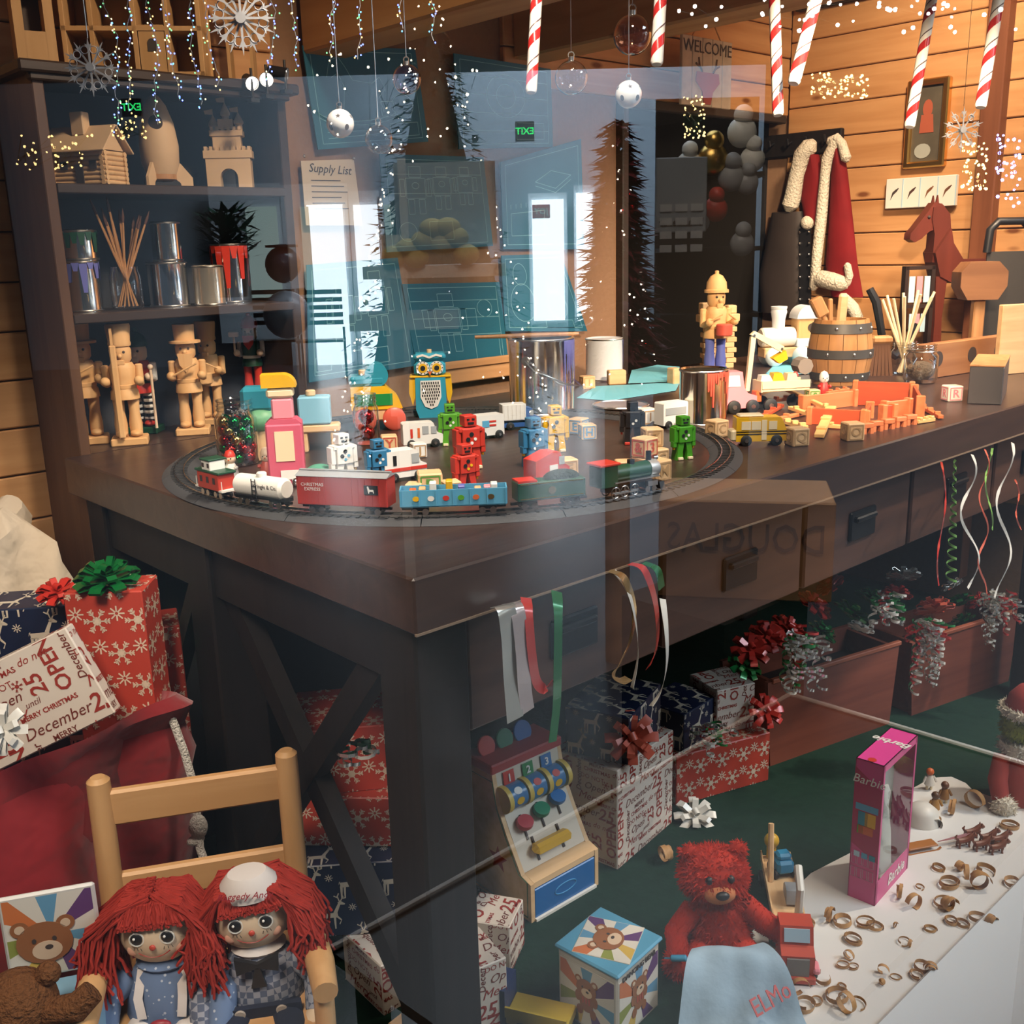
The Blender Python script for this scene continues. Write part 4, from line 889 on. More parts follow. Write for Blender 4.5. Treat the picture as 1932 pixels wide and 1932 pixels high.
# wood plane, clamp, boxes and boards
t = th('block_plane', 'brown wooden brush with split bristles beside the barrel', 'brush', az(1658, 708), CF)
ob('handle', B(0, 0, .105, .06, .04, .022, .006), OAK, t); ob('bristle', [Pr([(-.034 + i * .012, 0), (-.024 + i * .012, 0), (-.018 + i * .008, .095), (-.026 + i * .008, .095)], -.015, .015) for i in range(6)], mat('bristle_brown', (.12, .05, .02), .8), t)
ob('iron_clamp', [Tu([(0, 0, .24), (.02, -.01, .20), (.035, -.02, .12), (.05, -.02, .05), (.09, -.02, .03), (.13, -.02, .06), (.15, -.02, .13)], [.012, .014, .012, .014, .014, .012, .012], 8)], BLK, loc=az(1632, 690), rz=CF + 10, label='black curved iron clamp behind the barrel', cat='clamp')
t = th('metal_box', 'long grey metal-sided box at the bench right end', 'box', az(1862, 752), CF + 62); ob('body', B(.02, .0, .045, .25, .075, .09, .002), mat('box_grey', (.13, .12, .12), .35, .5), t); ob('lid', B(.02, 0, .0925, .252, .077, .005, .001), OAK, t)
t = th('hole_board', 'long wooden board with round holes behind the glass jars', 'board', axx(1800, 3.0), CF + 35)
ob('plank', B(.05, 0, .05, .46, .03, .10, .003), wood('board_brown', (.36, .17, .075), (.28, .12, .05), 0, 1, .5), t)
for x in (-.11, .06, .2): ob('hole', L([(0, -.001), (.022, -.001), (.022, 0), (0, 0)], x, -.0152, .055, 20, a='y'), INK, t)
t = th('plywood_sheet', 'pale upright plywood sheet at the bench right end', 'panel', axx(1905, 3.1), CF + 20); ob('sheet', B(.02, 0, .1, .15, .018, .2, .002), BX, t)
t = th('wood_vise', 'brown octagonal wooden mallet standing on its handle', 'mallet', axx(1836, 3.3), CF)
ob('head', Pr([(-.05, .20), (-.075, .24), (-.075, .285), (-.05, .315), (.04, .315), (.07, .285), (.07, .24), (.045, .20)], -.035, .035), wood('mallet_brown', (.26, .12, .055), (.19, .085, .04), 0, 1, .5), t); ob('shaft', B(0, 0, .1, .036, .03, .2, .004), OAK, t)
t = th('saw_handle', 'black looped saw handle sticking up behind the mallet', 'saw', axx(1878, 3.45), CF + 4)
ob('grip', Tu([(-.06, 0, .34), (-.055, 0, .41), (-.03, 0, .435), (.05, 0, .435), (.075, 0, .41), (.08, 0, .35), (.075, 0, .345)], .013, 10), BLK, t); ob('blade', B(.02, 0, .17, .16, .006, .345), mat('saw_steel', (.10, .09, .08), .4, .5), t)
# red wooden horse
t = th('rocking_horse', 'dark red carved wooden horse standing behind the tools', 'toy horse', axx(1775, 3.52), CF + 6)
HR = wood('horse_red', (.14, .030, .018), (.09, .02, .012), 2, 1, .4)
t.scale = (1.55,) * 3
k = .001
ob('body', Pr([(-.045, .22), (-.03, .17), (.00, .155), (.09, .155), (.12, .16), (.125, .19), (.11, .205), (.02, .205), (-.005, .24), (-.012, .27)], -.028, .028), HR, t)
ob('neck', Pr([(-.045, .20), (-.012, .20), (-.005, .25), (-.012, .30), (-.03, .32), (-.05, .315), (-.052, .29), (-.044, .26)], -.017, .017), HR, t)
hd = ob('head', Pr([(-.03, .322), (-.048, .325), (-.062, .305), (-.085, .275), (-.097, .262), (-.098, .25), (-.086, .243), (-.072, .25), (-.055, .265), (-.04, .27), (-.022, .295)], -.014, .014), HR, t)
ob('ear', [Pr([(-.044, .32), (-.036, .32), (-.04, .34)], s * .009 - .003, s * .009 + .003) for s in (-1, 1)], HR, hd); ob('eye', [S(-.058, s * .014, .295, .0035) for s in (-1, 1)], INK, hd)
for x, s in ((-.026, -1), (-.02, 1), (.10, -1), (.108, 1)): ob('leg', Pr([(x - .012, .17), (x + .014, .17), (x + .008, .08), (x + .012, 0), (x - .008, 0), (x - .008, .08)], s * .018 - .007, s * .018 + .007), HR, t)
ob('tail', Tu([(.122, 0, .19), (.14, 0, .18), (.145, 0, .13)], [.008, .009, .003], 8), HR, t)
t = th('card_rack', 'dark rack of hanging paper cards under the horse head', 'card rack', axx(1722, 3.38), CF + 4)
ob('frame', [B(-.045, 0, .15, .012, .03, .30), B(.045, 0, .15, .012, .03, .30), B(0, 0, .295, .1, .03, .012), B(0, 0, .17, .1, .03, .012)], C('rack_dark', (.03, .016, .012)), t)
for i, m in enumerate((LBL, PNK, LBL)): ob('card', B(-.026 + i * .026, -.012, .225, .02, .003, .085), m, t); ob('card', B(-.02 + i * .02, -.012, .115, .016, .003, .06), m, t)

# ================================================================ things on the walls
XW = XR - .002
BPT = mat('blueprint_teal', (.008, .125, .195), .55, vary=.12, vs=8); BPL = mat('blueprint_line', (.20, .46, .52), .6)
def poster(label, pts, draw, w=.0016):
    q = [ay(x, y, YB - .012) for x, y in pts]           # corners: top-left, top-right, bottom-right, bottom-left
    c = sum(q, V3()) / 4; t = th('blueprint_poster', label, 'poster', (c.x, YB - .004, c.z), 0, 'blueprint posters on the back wall')
    v = [(p.x - c.x, 0, p.z - c.z) for p in q]; ob('sheet', join((v + [(x, -.004, z) for x, y, z in v], [(0, 1, 2, 3), (7, 6, 5, 4), (0, 4, 5, 1), (1, 5, 6, 2), (2, 6, 7, 3), (3, 7, 4, 0)])), BPT, t)
    tl, tr, br, bl = [V3((x, 0, z)) for x, y, z in v]
    def uv(u, w_): a = tl + (tr - tl) * u; b = bl + (br - bl) * u; p = a + (b - a) * w_; return (p.x, p.z)
    segs = [[uv(.05, .05), uv(.95, .05), uv(.95, .95), uv(.05, .95), uv(.05, .05)]] + [[uv(*p) for p in pl] for pl in draw]
    ob('line_drawing', Li(segs, w, -.0048), BPL, t); return t
def ell(cx, cy, rx, ry, n=18, a0=0, a1=360): return arc(cx, cy, rx, ry, a0, a1, n)
grid = [[(.05, y), (.95, y)] for y in (.2, .4, .6, .8)] + [[(x, .05), (x, .95)] for x in (.25, .5, .75)]
box = lambda x0, y0, x1, y1: [(x0, y0), (x1, y0), (x1, y1), (x0, y1), (x0, y0)]
horse = [[(.16, .3), (.2, .14), (.28, .1), (.33, .2), (.38, .33), (.55, .36), (.62, .3), (.66, .42), (.6, .5), (.62, .66)], [(.2, .3), (.26, .26), (.3, .4), (.26, .66)], ell(.4, .62, .36, .12, 14, 15, 165), ell(.4, .66, .36, .12, 14, 15, 165)]
robo = lambda x, y, s: [box(x - .05 * s, y, x + .05 * s, y + .1 * s), box(x - .08 * s, y + .11 * s, x + .08 * s, y + .3 * s), box(x - .07 * s, y + .31 * s, x - .02 * s, y + .45 * s), box(x + .02 * s, y + .31 * s, x + .07 * s, y + .45 * s), ell(x, y + .18 * s, .03 * s, .03 * s, 10), box(x - .13 * s, y + .12 * s, x - .09 * s, y + .28 * s), box(x + .09 * s, y + .12 * s, x + .13 * s, y + .28 * s)]
poster('teal blueprint of a rocking horse at the upper end beside the hutch', [(572, 85), (785, 92), (810, 267), (602, 282)], horse + [box(.6, .55, .72, .7), ell(.8, .6, .1, .12), box(.66, .78, .92, .92)] + [[(.1, .84), (.6, .84)], [(.1, .9), (.55, .88)]])
poster('teal blueprint of wavy shapes at the upper end beside the door', [(858, 100), (1041, 130), (1045, 277), (868, 281)], [ell(.5, .4, .2, .25), ell(.5, .4, .1, .14), box(.6, .7, .9, .9)] + grid[:4])
poster('large teal blueprint of toy robots in the middle of the wall', [(718, 290), (914, 296), (932, 464), (732, 476)], robo(.3, .12, 1.1) + robo(.55, .12, 1.0) + robo(.78, .12, .9) + [box(.4, .7, .62, .9), ell(.2, .8, .08, .1)] + grid[:2])
poster('teal blueprint of a toy wagon frame left of the dark doorway', [(946, 306), (1098, 262), (1104, 470), (952, 470)], [[(.4, .3), (.6, .22), (.85, .3), (.65, .4), (.4, .3)], [(.4, .34), (.65, .44), (.85, .34)], box(.1, .6, .5, .85)] + [[(.1 + .06 * i, .55), (.1 + .06 * i, .5)] for i in range(8)])
poster('teal blueprint of nutcracker figures down beside the hutch', [(580, 500), (752, 486), (786, 690), (585, 722)], robo(.35, .15, 1.3) + robo(.7, .1, 1.3) + [box(.3, .78, .75, .92), box(.06, .8, .2, .92)])
poster('teal blueprint of a toy soldier and car behind the owl', [(758, 536), (944, 532), (962, 690), (790, 700)], robo(.4, .12, 1.5) + [box(.15, .3, .7, .5), ell(.8, .3, .08, .1), box(.65, .65, .92, .9)] + grid[:3])
poster('teal blueprint of two dolls beside the large paint can', [(948, 482), (1060, 478), (1110, 625), (955, 625)], [ell(.25, .25, .1, .14), ell(.25, .62, .16, .25), ell(.7, .4, .08, .1), ell(.7, .65, .13, .18), box(.5, .85, .85, .95)])
q = [ay(x, y, YB - .012) for x, y in ((570, 303), (670, 300), (686, 425), (580, 425))]; c = sum(q, V3()) / 4
t = th('supply_list', 'cream paper with handwritten Supply List pinned on the wall', 'paper', (c.x, YB - .004, c.z), 0)
v = [(p.x - c.x, 0, p.z - c.z) for p in q]; ob('sheet', (v + [(x, -.002, z) for x, y, z in v], [(0, 1, 2, 3), (7, 6, 5, 4), (0, 4, 5, 1), (1, 5, 6, 2), (2, 6, 7, 3), (3, 7, 4, 0)]), mat('cream_paper', (.62, .52, .38), .7), t)
txt('lettering', 'Supply List', .030, INK, t, (.0, -.0032, .058), (90, 2, 0), .0002, shear=.25); ob('writing', Li([[(-.06, .03 - .014 * i), (.03 + .01 * (i % 3), .031 - .014 * i)] for i in range(6)], .0018, -.0032), INK, t)
for x in (-.075, .075): ob('pin', S(x, -.004, .088, .004, n=8, m=6), STL, t)
# wooden ledge rails under the posters
t = th('wall_ledge', 'pale wooden ledge rail low on the wall behind the owl', 'ledge', (2.05, YB - .02, .965), 0); ob('rail', B(0, 0, 0, .5, .03, .05, .003), pineW, t); ob('lip', B(0, -.02, .03, .5, .012, .022, .002), pineW, t)
# gold framed picture, bird prints on the right wall
def wallq(pts): return [ax(x, y, XW - .01) for x, y in pts]
q = wallq(((1722, 158), (1790, 152), (1780, 308), (1708, 312))); c = sum(q, V3()) / 4; hw_ = abs(q[0].y - q[1].y) / 2; hh = abs(q[0].z - q[3].z) / 2
t = th('framed_picture', 'gold-framed picture of a red-coated skater on the pine wall', 'picture', (XW - .012, c.y, c.z), -90)
for s in (-1, 1): ob('frame_side', [B(s * hw_, 0, 0, .022, .03, 2 * hh + .022, .005)], GLD, t); ob('frame_rail', B(0, 0, s * hh, 2 * hw_, .03, .022, .005), GLD, t)
ob('canvas', B(0, .004, 0, 2 * hw_, .006, 2 * hh), mat('picture_dark', (.10, .085, .06), .5, vary=.5, vs=14), t)
ob('painted_figure', [Pr(arc(.0, .05, .018, .03, n=12)[:-1], -.0012, -.0008), Pr([(-.022, .03), (.02, .03), (.026, -.03), (-.026, -.03)], -.0014, -.001)], mat('figure_red', (.42, .10, .05), .6), t)
ob('painted_snow', Pr(arc(-.01, -.09, .03, .025, n=14)[:-1], -.0016, -.001), mat('snow_paint', (.40, .42, .38), .6), t)
q = wallq(((1676, 335), (1808, 337), (1805, 388), (1674, 391))); c = sum(q, V3()) / 4; hw_ = abs(q[0].y - q[1].y) / 2; hh = abs(q[0].z - q[3].z) / 2
t = th('bird_print', 'white canvas strip with four small bird drawings', 'picture', (XW - .015, c.y, c.z), -90)
ob('canvas', B(0, 0, 0, 2 * hw_, .02, 2 * hh, .002), WHT, t)
for i in range(4):
    x = -hw_ + hw_ * (i + .5) / 2; ob('bird', [Pr([(x - .012, -.022), (x - .002, -.004), (x + .012, .008), (x + .016, .018), (x + .006, .014), (x - .006, .004)], -.0115, -.0102), Pr([(x + .012, .012), (x + .018, .016), (x + .014, .02)], -.0115, -.0102)], (INK, C('bird_dark', (.08, .04, .03)), C('bird_brown', (.20, .08, .03)), C('bird_brown2', (.14, .06, .03)))[i], t)
    ob('divider', B(x + hw_ / 4, -.0105, 0, .004, .001, 2 * hh * .96), LBL, t)
# hook rack with hats and coats
q = ax(1518, 272, XW); t = th('hook_rack', 'dark wooden hook rack above the hanging red hats', 'hook rack', (XW - .015, q.y, q.z), -90); ob('board', B(0, 0, 0, .34, .025, .085, .004), darkl, t)
for i in range(4): ob('hook', Tu([(-.12 + i * .08, -.012, .01), (-.12 + i * .08, -.04, .0), (-.12 + i * .08, -.045, .02)], .005, 6), BLK, t)
FUR = mat('white_fur', (.72, .66, .54), .95, spec=.1, bump=1.0, vs=120); VEL = mat('red_velvet', (.19, .010, .012), .8, spec=.2, vary=.35, vs=9, bump=.2)
def fur_tube(pts, r):
    pts = [V3(p) for p in pts]; a, b = pts[0] - (pts[1] - pts[0]).normalized() * r * .7, pts[-1] + (pts[-1] - pts[-2]).normalized() * r * .7
    return Tu([a, pts[0]] + pts[1:-1] + [pts[-1], b], [r * .4] + [r * (1 + .08 * sin(2.3 * i)) for i in range(len(pts))] + [r * .4], 12)
def cloth(rows, thick, n=14):                          # flattened cone of cloth: rows of (x0, x1, z)
    v, f = [], []
    for x0, x1, z in rows:
        for j in range(n):
            a = 2 * pi * j / n; v.append(((x0 + x1) / 2 + (x1 - x0) / 2 * cos(a), thick * sin(a) * (1 + .15 * sin(3 * a + z * 20)) - thick, z))
    for i in range(len(rows) - 1):
        for j in range(n): f.append((i * n + j, i * n + (j + 1) % n, (i + 1) * n + (j + 1) % n, (i + 1) * n + j))
    f.append(tuple(range(n))); f.append(tuple((len(rows) - 1) * n + j for j in reversed(range(n)))); return v, f
def wx(px, py):                                        # wall coordinates relative to the rack
    p = ax(px, py, XW - .06); return (q.y - p.y, p.z - q.z)
def garment(name, label, cat, outline_rows, m, parts):
    t = th(name, label, cat, (XW - .045, q.y, q.z), -90, 'red hats and coats on the rack')
    rows = []
    for xl, xr, y in outline_rows: a = wx(xl, y); b = wx(xr, y); rows.append((a[0], b[0], (a[1] + b[1]) / 2))
    ob('cloth', cloth(rows, .028), m, t)
    for nm, pts, r, mm in parts:
        g = [(wx(x, y)[0], -.05, wx(x, y)[1]) for x, y in pts]
        ob(nm, fur_tube(g, r) if len(g) > 1 else S(g[0][0], g[0][1], g[0][2], r), mm, t)
    return t
garment('santa_hat', 'short red hat with wide white fur band and pompom', 'hat', [(1534, 1545, 292), (1522, 1558, 330), (1516, 1562, 370), (1520, 1560, 405), (1525, 1545, 425)], VEL,
        [('fur_trim', [(1538, 276), (1524, 292), (1513, 330), (1506, 370), (1500, 388)], .032, FUR), ('pompom', [(1533, 420)], .026, FUR)])
garment('santa_coat', 'long red velvet coat edged with white fur hanging on the rack', 'coat', [(1580, 1592, 275), (1574, 1602, 330), (1568, 1612, 420), (1562, 1622, 500), (1572, 1632, 560)], VEL,
        [('fur_trim', [(1586, 268), (1570, 300), (1566, 330), (1560, 400), (1552, 470), (1545, 540)], .020, FUR), ('cuff', [(1556, 525), (1580, 530), (1600, 535)], .032, FUR), ('hem', [(1600, 560), (1618, 580), (1628, 600)], .022, FUR), ('collar', [(1576, 268), (1588, 262), (1598, 272), (1606, 300)], .018, FUR), ('thumb', [(1608, 500), (1612, 520), (1608, 535)], .014, FUR)])
t = garment('leather_apron', 'dark brown leather apron hanging below the rack', 'apron', [(1460, 1520, 400), (1450, 1522, 450), (1436, 1522, 520), (1440, 1524, 590)], mat('leather_dark', (.035, .025, .022), .6, vary=.3, vs=6), [])
t = th('bell_strap', 'dark strap studded with small bells beside the red coat', 'strap', (XW - .06, q.y, q.z), -90)
a = [wx(1528, y) for y in (430, 470, 510, 550, 580)]; ob('strap', St([(x, -.03, z) for x, z in a], .05, (1, 0, 0), .006), BLK, t)
for i in range(7):
    for s in (-1, 1): p = wx(1528, 438 + i * 21); ob('bell', S(p[0] + s * .02, -.04, p[1], .0055, n=8, m=6), SIL, t)
# sign
q2 = ay(1332, 138, 2.28); t = th('welcome_sign', 'whitewashed WELCOME sign with reindeer and checked red heart', 'sign', q2, 0)
for i in range(5): ob('slat', B(-.11 + i * .055, 0, 0, .053, .012, .215, .002), mat('whitewash', (.42, .35, .27), .8, vary=.25, vs=25), t)
txt('lettering', 'WELCOME', .054, INK, t, (0, -.0075, .075), (90, 0, 0), .0004, sx=1.02)
ob('antler', [Tu([(s * .03, -.008, .0), (s * .045, -.008, .02), (s * .05, -.008, .045)], .003) for s in (-1, 1)] + [Tu([(s * .042, -.008, .015), (s * .065, -.008, .025)], .003) for s in (-1, 1)], mat('antler_brown', (.14, .08, .05), .7), t)
ob('reindeer_head', [Pr([(-.06, .0), (.06, .0), (.065, -.03), (.03, -.06), (.018, -.10), (-.018, -.10), (-.03, -.06), (-.065, -.03)], -.009, -.0065)], mat('deer_red', (.30, .06, .06), .7), t)
ob('hanger', [Tu([(-.08, 0, .105), (0, 0, .20), (.08, 0, .105)], .0025), Tu([(0, 0, .2), (0, 0, 2.42 - q2.z)], .0015)], OAK, t)

# ================================================================ hanging decorations
def cane(label, a, b, r, D):
    a, b = ad(a[0], a[1], D), ad(b[0], b[1], D); d = b - a; l = d.length; a = a - d.normalized() * .12; l += .12; h_ = d.normalized()
    t = th('candy_cane', label, 'candy cane', b, 0, 'hanging candy canes'); t.rotation_mode = 'QUATERNION'; t.rotation_quaternion = h_.to_track_quat('-Z', 'Y')
    ob('stick', L([(0, 0), (r * .8, 0), (r, r * .4), (r, l)], n=20), WHT, t)
    pitch = r * 6.2
    for k, (w, m) in enumerate(((.30, C('cane_red', (.42, .02, .02), .25)), (.05, C('cane_line', (.10, .05, .05))))):
        v, f = [], []; n = 20; N = int(l / pitch * n)
        for i in range(N):
            z = pitch * i / n; ang = 2 * pi * i / n + k * pi
            for dz in (0, w * pitch): v.append((r * 1.012 * cos(ang), r * 1.012 * sin(ang), min(l, z + dz + .002)))
        for i in range(N - 1): f.append((2 * i, 2 * i + 1, 2 * i + 3, 2 * i + 2))
        ob('stripe', (v, f), m, t)
for l, a, b, D, w in (('striped candy cane hanging beside the clear bauble', (1012, 0), (1002, 175), 1.75, 22), ('striped candy cane in front of the amber-looking bauble', (1246, 0), (1239, 122), 1.7, 24), ('straight striped candy cane above the red coats', (1461, 0), (1468, 218), 1.9, 21), ('tilted striped candy cane crossing towards the coats', (1537, 8), (1497, 158), 1.85, 24),
                      ('dull striped candy cane in front of the gold frame', (1758, 0), (1716, 240), 2.2, 20), ('striped candy cane at the wall post', (1884, 0), (1850, 203), 1.95, 21)):
    cane(l, a, b, w * D / FPX / 2, D)
BAL = glass('bauble_glass', (.97, .97, .97), 3.0, 1.5)
def bauble(label, x, y, rp, D, m, kind='bauble', tint=None):
    p = ad(x, y, D); r = rp * D / FPX; t = th('hanging_bauble' if kind == 'bauble' else 'hanging_bell', label, 'ornament', p, CF, 'hanging ornaments')
    ob('ball', S(0, 0, 0, r, n=28, m=18), m, t); ob('cap', [Cy(0, 0, r * .98, r * .2, r * .2, n=12), Tu([(r * .18 * cos(a), 0, r * 1.3 + r * .18 * sin(a)) for a in [2 * pi * i / 12 for i in range(12)]], r * .04, 5, closed=True)], STL, t)
    ob('string', Tu([(0, 0, r * 1.4), (0, 0, r * 1.4 + .35)], .0008, 4), STL, t)
    if kind == 'bell':
        st = []
        for k in range(10): a = pi / 2 + pi * k / 5; rr = r * (.2 if k % 2 == 0 else .085); st.append((rr * cos(a), rr * sin(a)))
        for ang in (0, 70, -70):
            ob('star_hole', mv(Pr(st, -r * 1.0, -r * .93), 0, 0, 0, rx=-26, rz=0) if ang == 0 else mv(mv(Pr(st, -r * 1.0, -r * .93), rx=-26), rz=ang), INK, t)
        for ang in (-38, 38): ob('slot', mv(mv(Pr(arc(0, 0, r * .16, r * .22, n=10)[:-1], -r * 1.0, -r * .9), rx=20), rz=ang), INK, t)
WB = mat('bell_white', (.80, .80, .78), .12, .25, coat=.5)
bauble('clear glass bauble between the candy canes', 1078, 147, 31, 1.9, BAL); bauble('amber-looking glass bauble behind a candy cane', 1193, 66, 36, 1.9, glass('wood_toned_glass', (.80, .50, .36), 3.0))  # second ball is clear glass; the wood showing through is put into its tint
bauble('white star-cut bell hanging near the clear bauble', 1186, 178, 25, 1.8, WB, 'bell'); bauble('white star-cut bell before the rocking-horse drawing', 642, 233, 26, 1.6, WB, 'bell')
bauble('dark clear bauble next to the star-cut bell', 715, 263, 26, 1.6, glass('smoke_glass', (.55, .62, .66), 3.0)); bauble('violet-tinted glass bauble high over the blueprint', 768, 150, 27, 1.7, glass('violet_glass', (.80, .66, .84), 2.6))
# paper snowflakes
PPR = mat('snow_paper', (.36, .36, .37), .8)
def flake(label, x, y, rp, D, arms, spikes=True):
    p = ad(x, y, D); r = rp * D / FPX; t = th('paper_snowflake', label, 'snowflake', p, CF + 6)
    for k in range(arms):
        a = 360 * k / arms
        pts = [(-.035 * r, .05 * r), (.035 * r, .05 * r), (.03 * r, .60 * r), (.12 * r, .80 * r), (.035 * r, .76 * r), (0, 1.0 * r), (-.035 * r, .76 * r), (-.12 * r, .80 * r), (-.03 * r, .60 * r)]
        ob('arm', mv(Pr(pts, -.004 + .003 * (k % 2), -.003 + .003 * (k % 2)), ry=a), PPR, t)
    ob('centre', Pr(arc(0, 0, r * .15, n=16)[:-1], -.008, .004), PPR, t)
    for k in range(arms): a = 2 * pi * (k + .5) / arms; ob('curl', Tu([(r * .62 * cos(a) + r * .13 * cos(x), -.001, r * .62 * sin(a) + r * .13 * sin(x)) for x in [2 * pi * i / 10 for i in range(10)]], r * .018, 4, closed=True), PPR, t); ob('string', Tu([(0, 0, r), (0, 0, r + .3)], .0007, 4), STL, t)
flake('large frilly white paper snowflake at the upper icicle lights', 455, 35, 66, 1.5, 16); flake('smaller curled paper snowflake over the hutch crown', 172, 128, 52, 1.5, 12); flake('white paper star behind the candy cane at the wall post', 1815, 245, 42, 2.5, 10)
# icicle lights
LEDS = [emit('led_warm', (1, .80, .40), 3.2), emit('led_blue', (.14, .20, 1), 6), emit('led_green', (.25, 1, .35), 2.2), emit('led_aqua', (.15, .55, 1), 3.5), emit('led_gold', (1, .60, .20), 3)]
for i, (x, yb) in enumerate(((195, 250), (228, 215), (268, 238), (312, 195), (352, 200), (396, 172), (512, 152), (560, 128), (622, 128), (688, 118), (758, 64), (812, 85))):
    D = 1.30; R = random.Random(40 + i); t = th('icicle_light_strand', 'strand of tiny coloured lights, number %s from the hutch side' % ('one two three four five six seven eight nine ten eleven twelve'.split()[i]), 'string lights', ad(x, -60, D), 0, 'icicle lights')
    o = ad(x, -60, D); pts = []; y = -60; dx = 0
    while y < yb:
        dx += R.uniform(-5, 5) + (1.2 if i < 6 else 0); dx = max(-14, min(30, dx)); pts.append(ad(x + dx, y, D) - o); y += R.uniform(7, 13)
    ob('wire', Tu(pts, .0005, 4), C('wire_clear', (.25, .25, .25)), t)
    gr = [[] for _ in LEDS]
    for p in pts:
        for _ in range(2 if R.random() < .6 else 1): gr[R.choice((0, 1, 1, 1, 2, 3, 4))].append(S(p.x + R.uniform(-.004, .004), p.y + R.uniform(-.003, .003), p.z + R.uniform(-.004, .004), .0011, n=6, m=4))
    for g, m in zip(gr, LEDS):
        if g: ob('led_bulbs', g, m, t, kind='stuff')

# ================================================================ wrapping paper prints (flat ink on the boxes)
def clip(polys, x0, x1, y0, y1):
    out = []
    for p in polys:
        for ax_, s, lim in ((0, 1, x0), (0, -1, -x1), (1, 1, y0), (1, -1, -y1)):
            q = []; n = len(p)
            for i in range(n):
                a, b = p[i], p[(i + 1) % n]; da, db = a[ax_] * s - lim, b[ax_] * s - lim
                if da >= 0: q.append(a)
                if (da > 0 > db) or (da < 0 < db): t = da / (da - db); q.append((a[0] + (b[0] - a[0]) * t, a[1] + (b[1] - a[1]) * t))
            p = q
            if len(p) < 3: break
        if len(p) >= 3: out.append(p)
    return out
def seg2(x0, y0, x1, y1, w):
    d = math.hypot(x1 - x0, y1 - y0) or 1; nx, ny = -(y1 - y0) / d * w / 2, (x1 - x0) / d * w / 2
    return [(x0 + nx, y0 + ny), (x0 - nx, y0 - ny), (x1 - nx, y1 - ny), (x1 + nx, y1 + ny)]
def flake_p(cx, cy, r, big):
    P = []
    n = 6 if big else 8
    if big: P.append([(cx + .34 * r * cos(pi * i / 6), cy + .34 * r * sin(pi * i / 6)) for i in range(12)])
    for k in range(n):
        a = 2 * pi * k / n; c, s = cos(a), sin(a)
        P.append(seg2(cx + .2 * r * c, cy + .2 * r * s, cx + r * c, cy + r * s, (.11 if big else .2) * r))
        if big:
            for m in (.55, .78):
                for t in (-1, 1): b = a + t * .75; P.append(seg2(cx + m * r * c, cy + m * r * s, cx + m * r * c + .3 * r * cos(b), cy + m * r * s + .3 * r * sin(b), .10 * r))
    return P
def deer_p(cx, cy, s, fl=1):
    T_ = lambda p: [(cx + fl * x * s, cy + y * s) for x, y in p]
    P = [T_(p) for p in ([(-.32, .02), (.18, .04), (.2, -.12), (-.3, -.14)], [(.06, .04), (.18, .04), (.30, .36), (.22, .36)], [(.20, .38), (.30, .42), (.42, .33), (.40, .29), (.24, .30)], [(-.32, -.1), (-.24, -.1), (-.27, -.5), (-.31, -.5)], [(-.22, -.1), (-.15, -.1), (-.17, -.5), (-.21, -.5)],
                         [(.06, -.1), (.13, -.1), (.12, -.5), (.08, -.5)], [(.13, -.1), (.2, -.08), (.3, -.2), (.27, -.23)], [(.27, -.23), (.3, -.2), (.24, -.36), (.21, -.35)], [(-.34, .04), (-.3, .06), (-.36, -.06)])]
    for q in (((.26, .4), (.20, .6)), ((.22, .53), (.10, .60)), ((.28, .4), (.38, .58)), ((.33, .5), (.44, .52)), ((.21, .58), (.25, .68)), ((.36, .56), (.34, .68))): P.append(seg2(cx + fl * q[0][0] * s, cy + q[0][1] * s, cx + fl * q[1][0] * s, cy + q[1][1] * s, .035 * s))
    return P
_tp = {}
def text_p(s, size, cx, cy, rot, shear=0, bold=0):
    k = (s, size, shear, bold)
    if k not in _tp:
        m = tmesh(s, size, 'CENTER', shear, bold); _tp[k] = [[(m.vertices[i].co.x, m.vertices[i].co.y) for i in p.vertices] for p in m.polygons]
    c, sn = cos(rad(rot)), sin(rad(rot))
    return [[(cx + x * c - y * sn, cy + x * sn + y * c) for x, y in p] for p in _tp[k]]
def pat_snow(w, h, off):
    P = []; a = .064
    for i in range(-1, int(w / a) + 2):
        for j in range(-1, int(h / a) + 3):
            x, y = -w / 2 + (i + .5 * (j % 2)) * a + off, -h / 2 + j * a * .86 + off
            P += flake_p(x, y, .0205, True); P += flake_p(x + a / 2, y + .012, .0125, False)
    return [(clip(P, -w / 2, w / 2, -h / 2, h / 2), 0)]
def pat_deer(w, h, off):
    P = []; a = .078
    for i in range(-1, int(w / a) + 2):
        for j in range(-1, int(h / a) + 3):
            x, y = -w / 2 + (i + .5 * (j % 2)) * a + off, -h / 2 + j * a * .8 + off
            P += deer_p(x, y, .062, 1); P += flake_p(x + a / 2, y + .012, .0075, False)
    return [(clip(P, -w / 2, w / 2, -h / 2, h / 2), 0)]
_items = [('December', .026, .06, .115, 0, .3, 0), ('25', .040, .135, .115, 0, .2, .0006), ('OPEN', .034, .150, .062, 90, 0, .0006), ('MERRY', .013, .062, .094, 0, 0, .0002), ('CHRISTMAS', .013, .062, .080, 0, 0, .0002), ('DO NOT', .015, .05, .062, 0, 0, 0), ('Open', .024, .055, .040, 0, .35, 0),
          ('25', .036, .112, .045, 90, .1, .0005), ('do not', .018, .125, .085, 0, .3, 0), ('until', .014, .092, .022, 0, .3, 0), ('Merry', .026, .045, .014, 0, .35, 0), ('MERRY CHRISTMAS', .011, .11, .004, 0, 0, .0003), ('December', .018, .015, .06, 90, .2, .0002)]
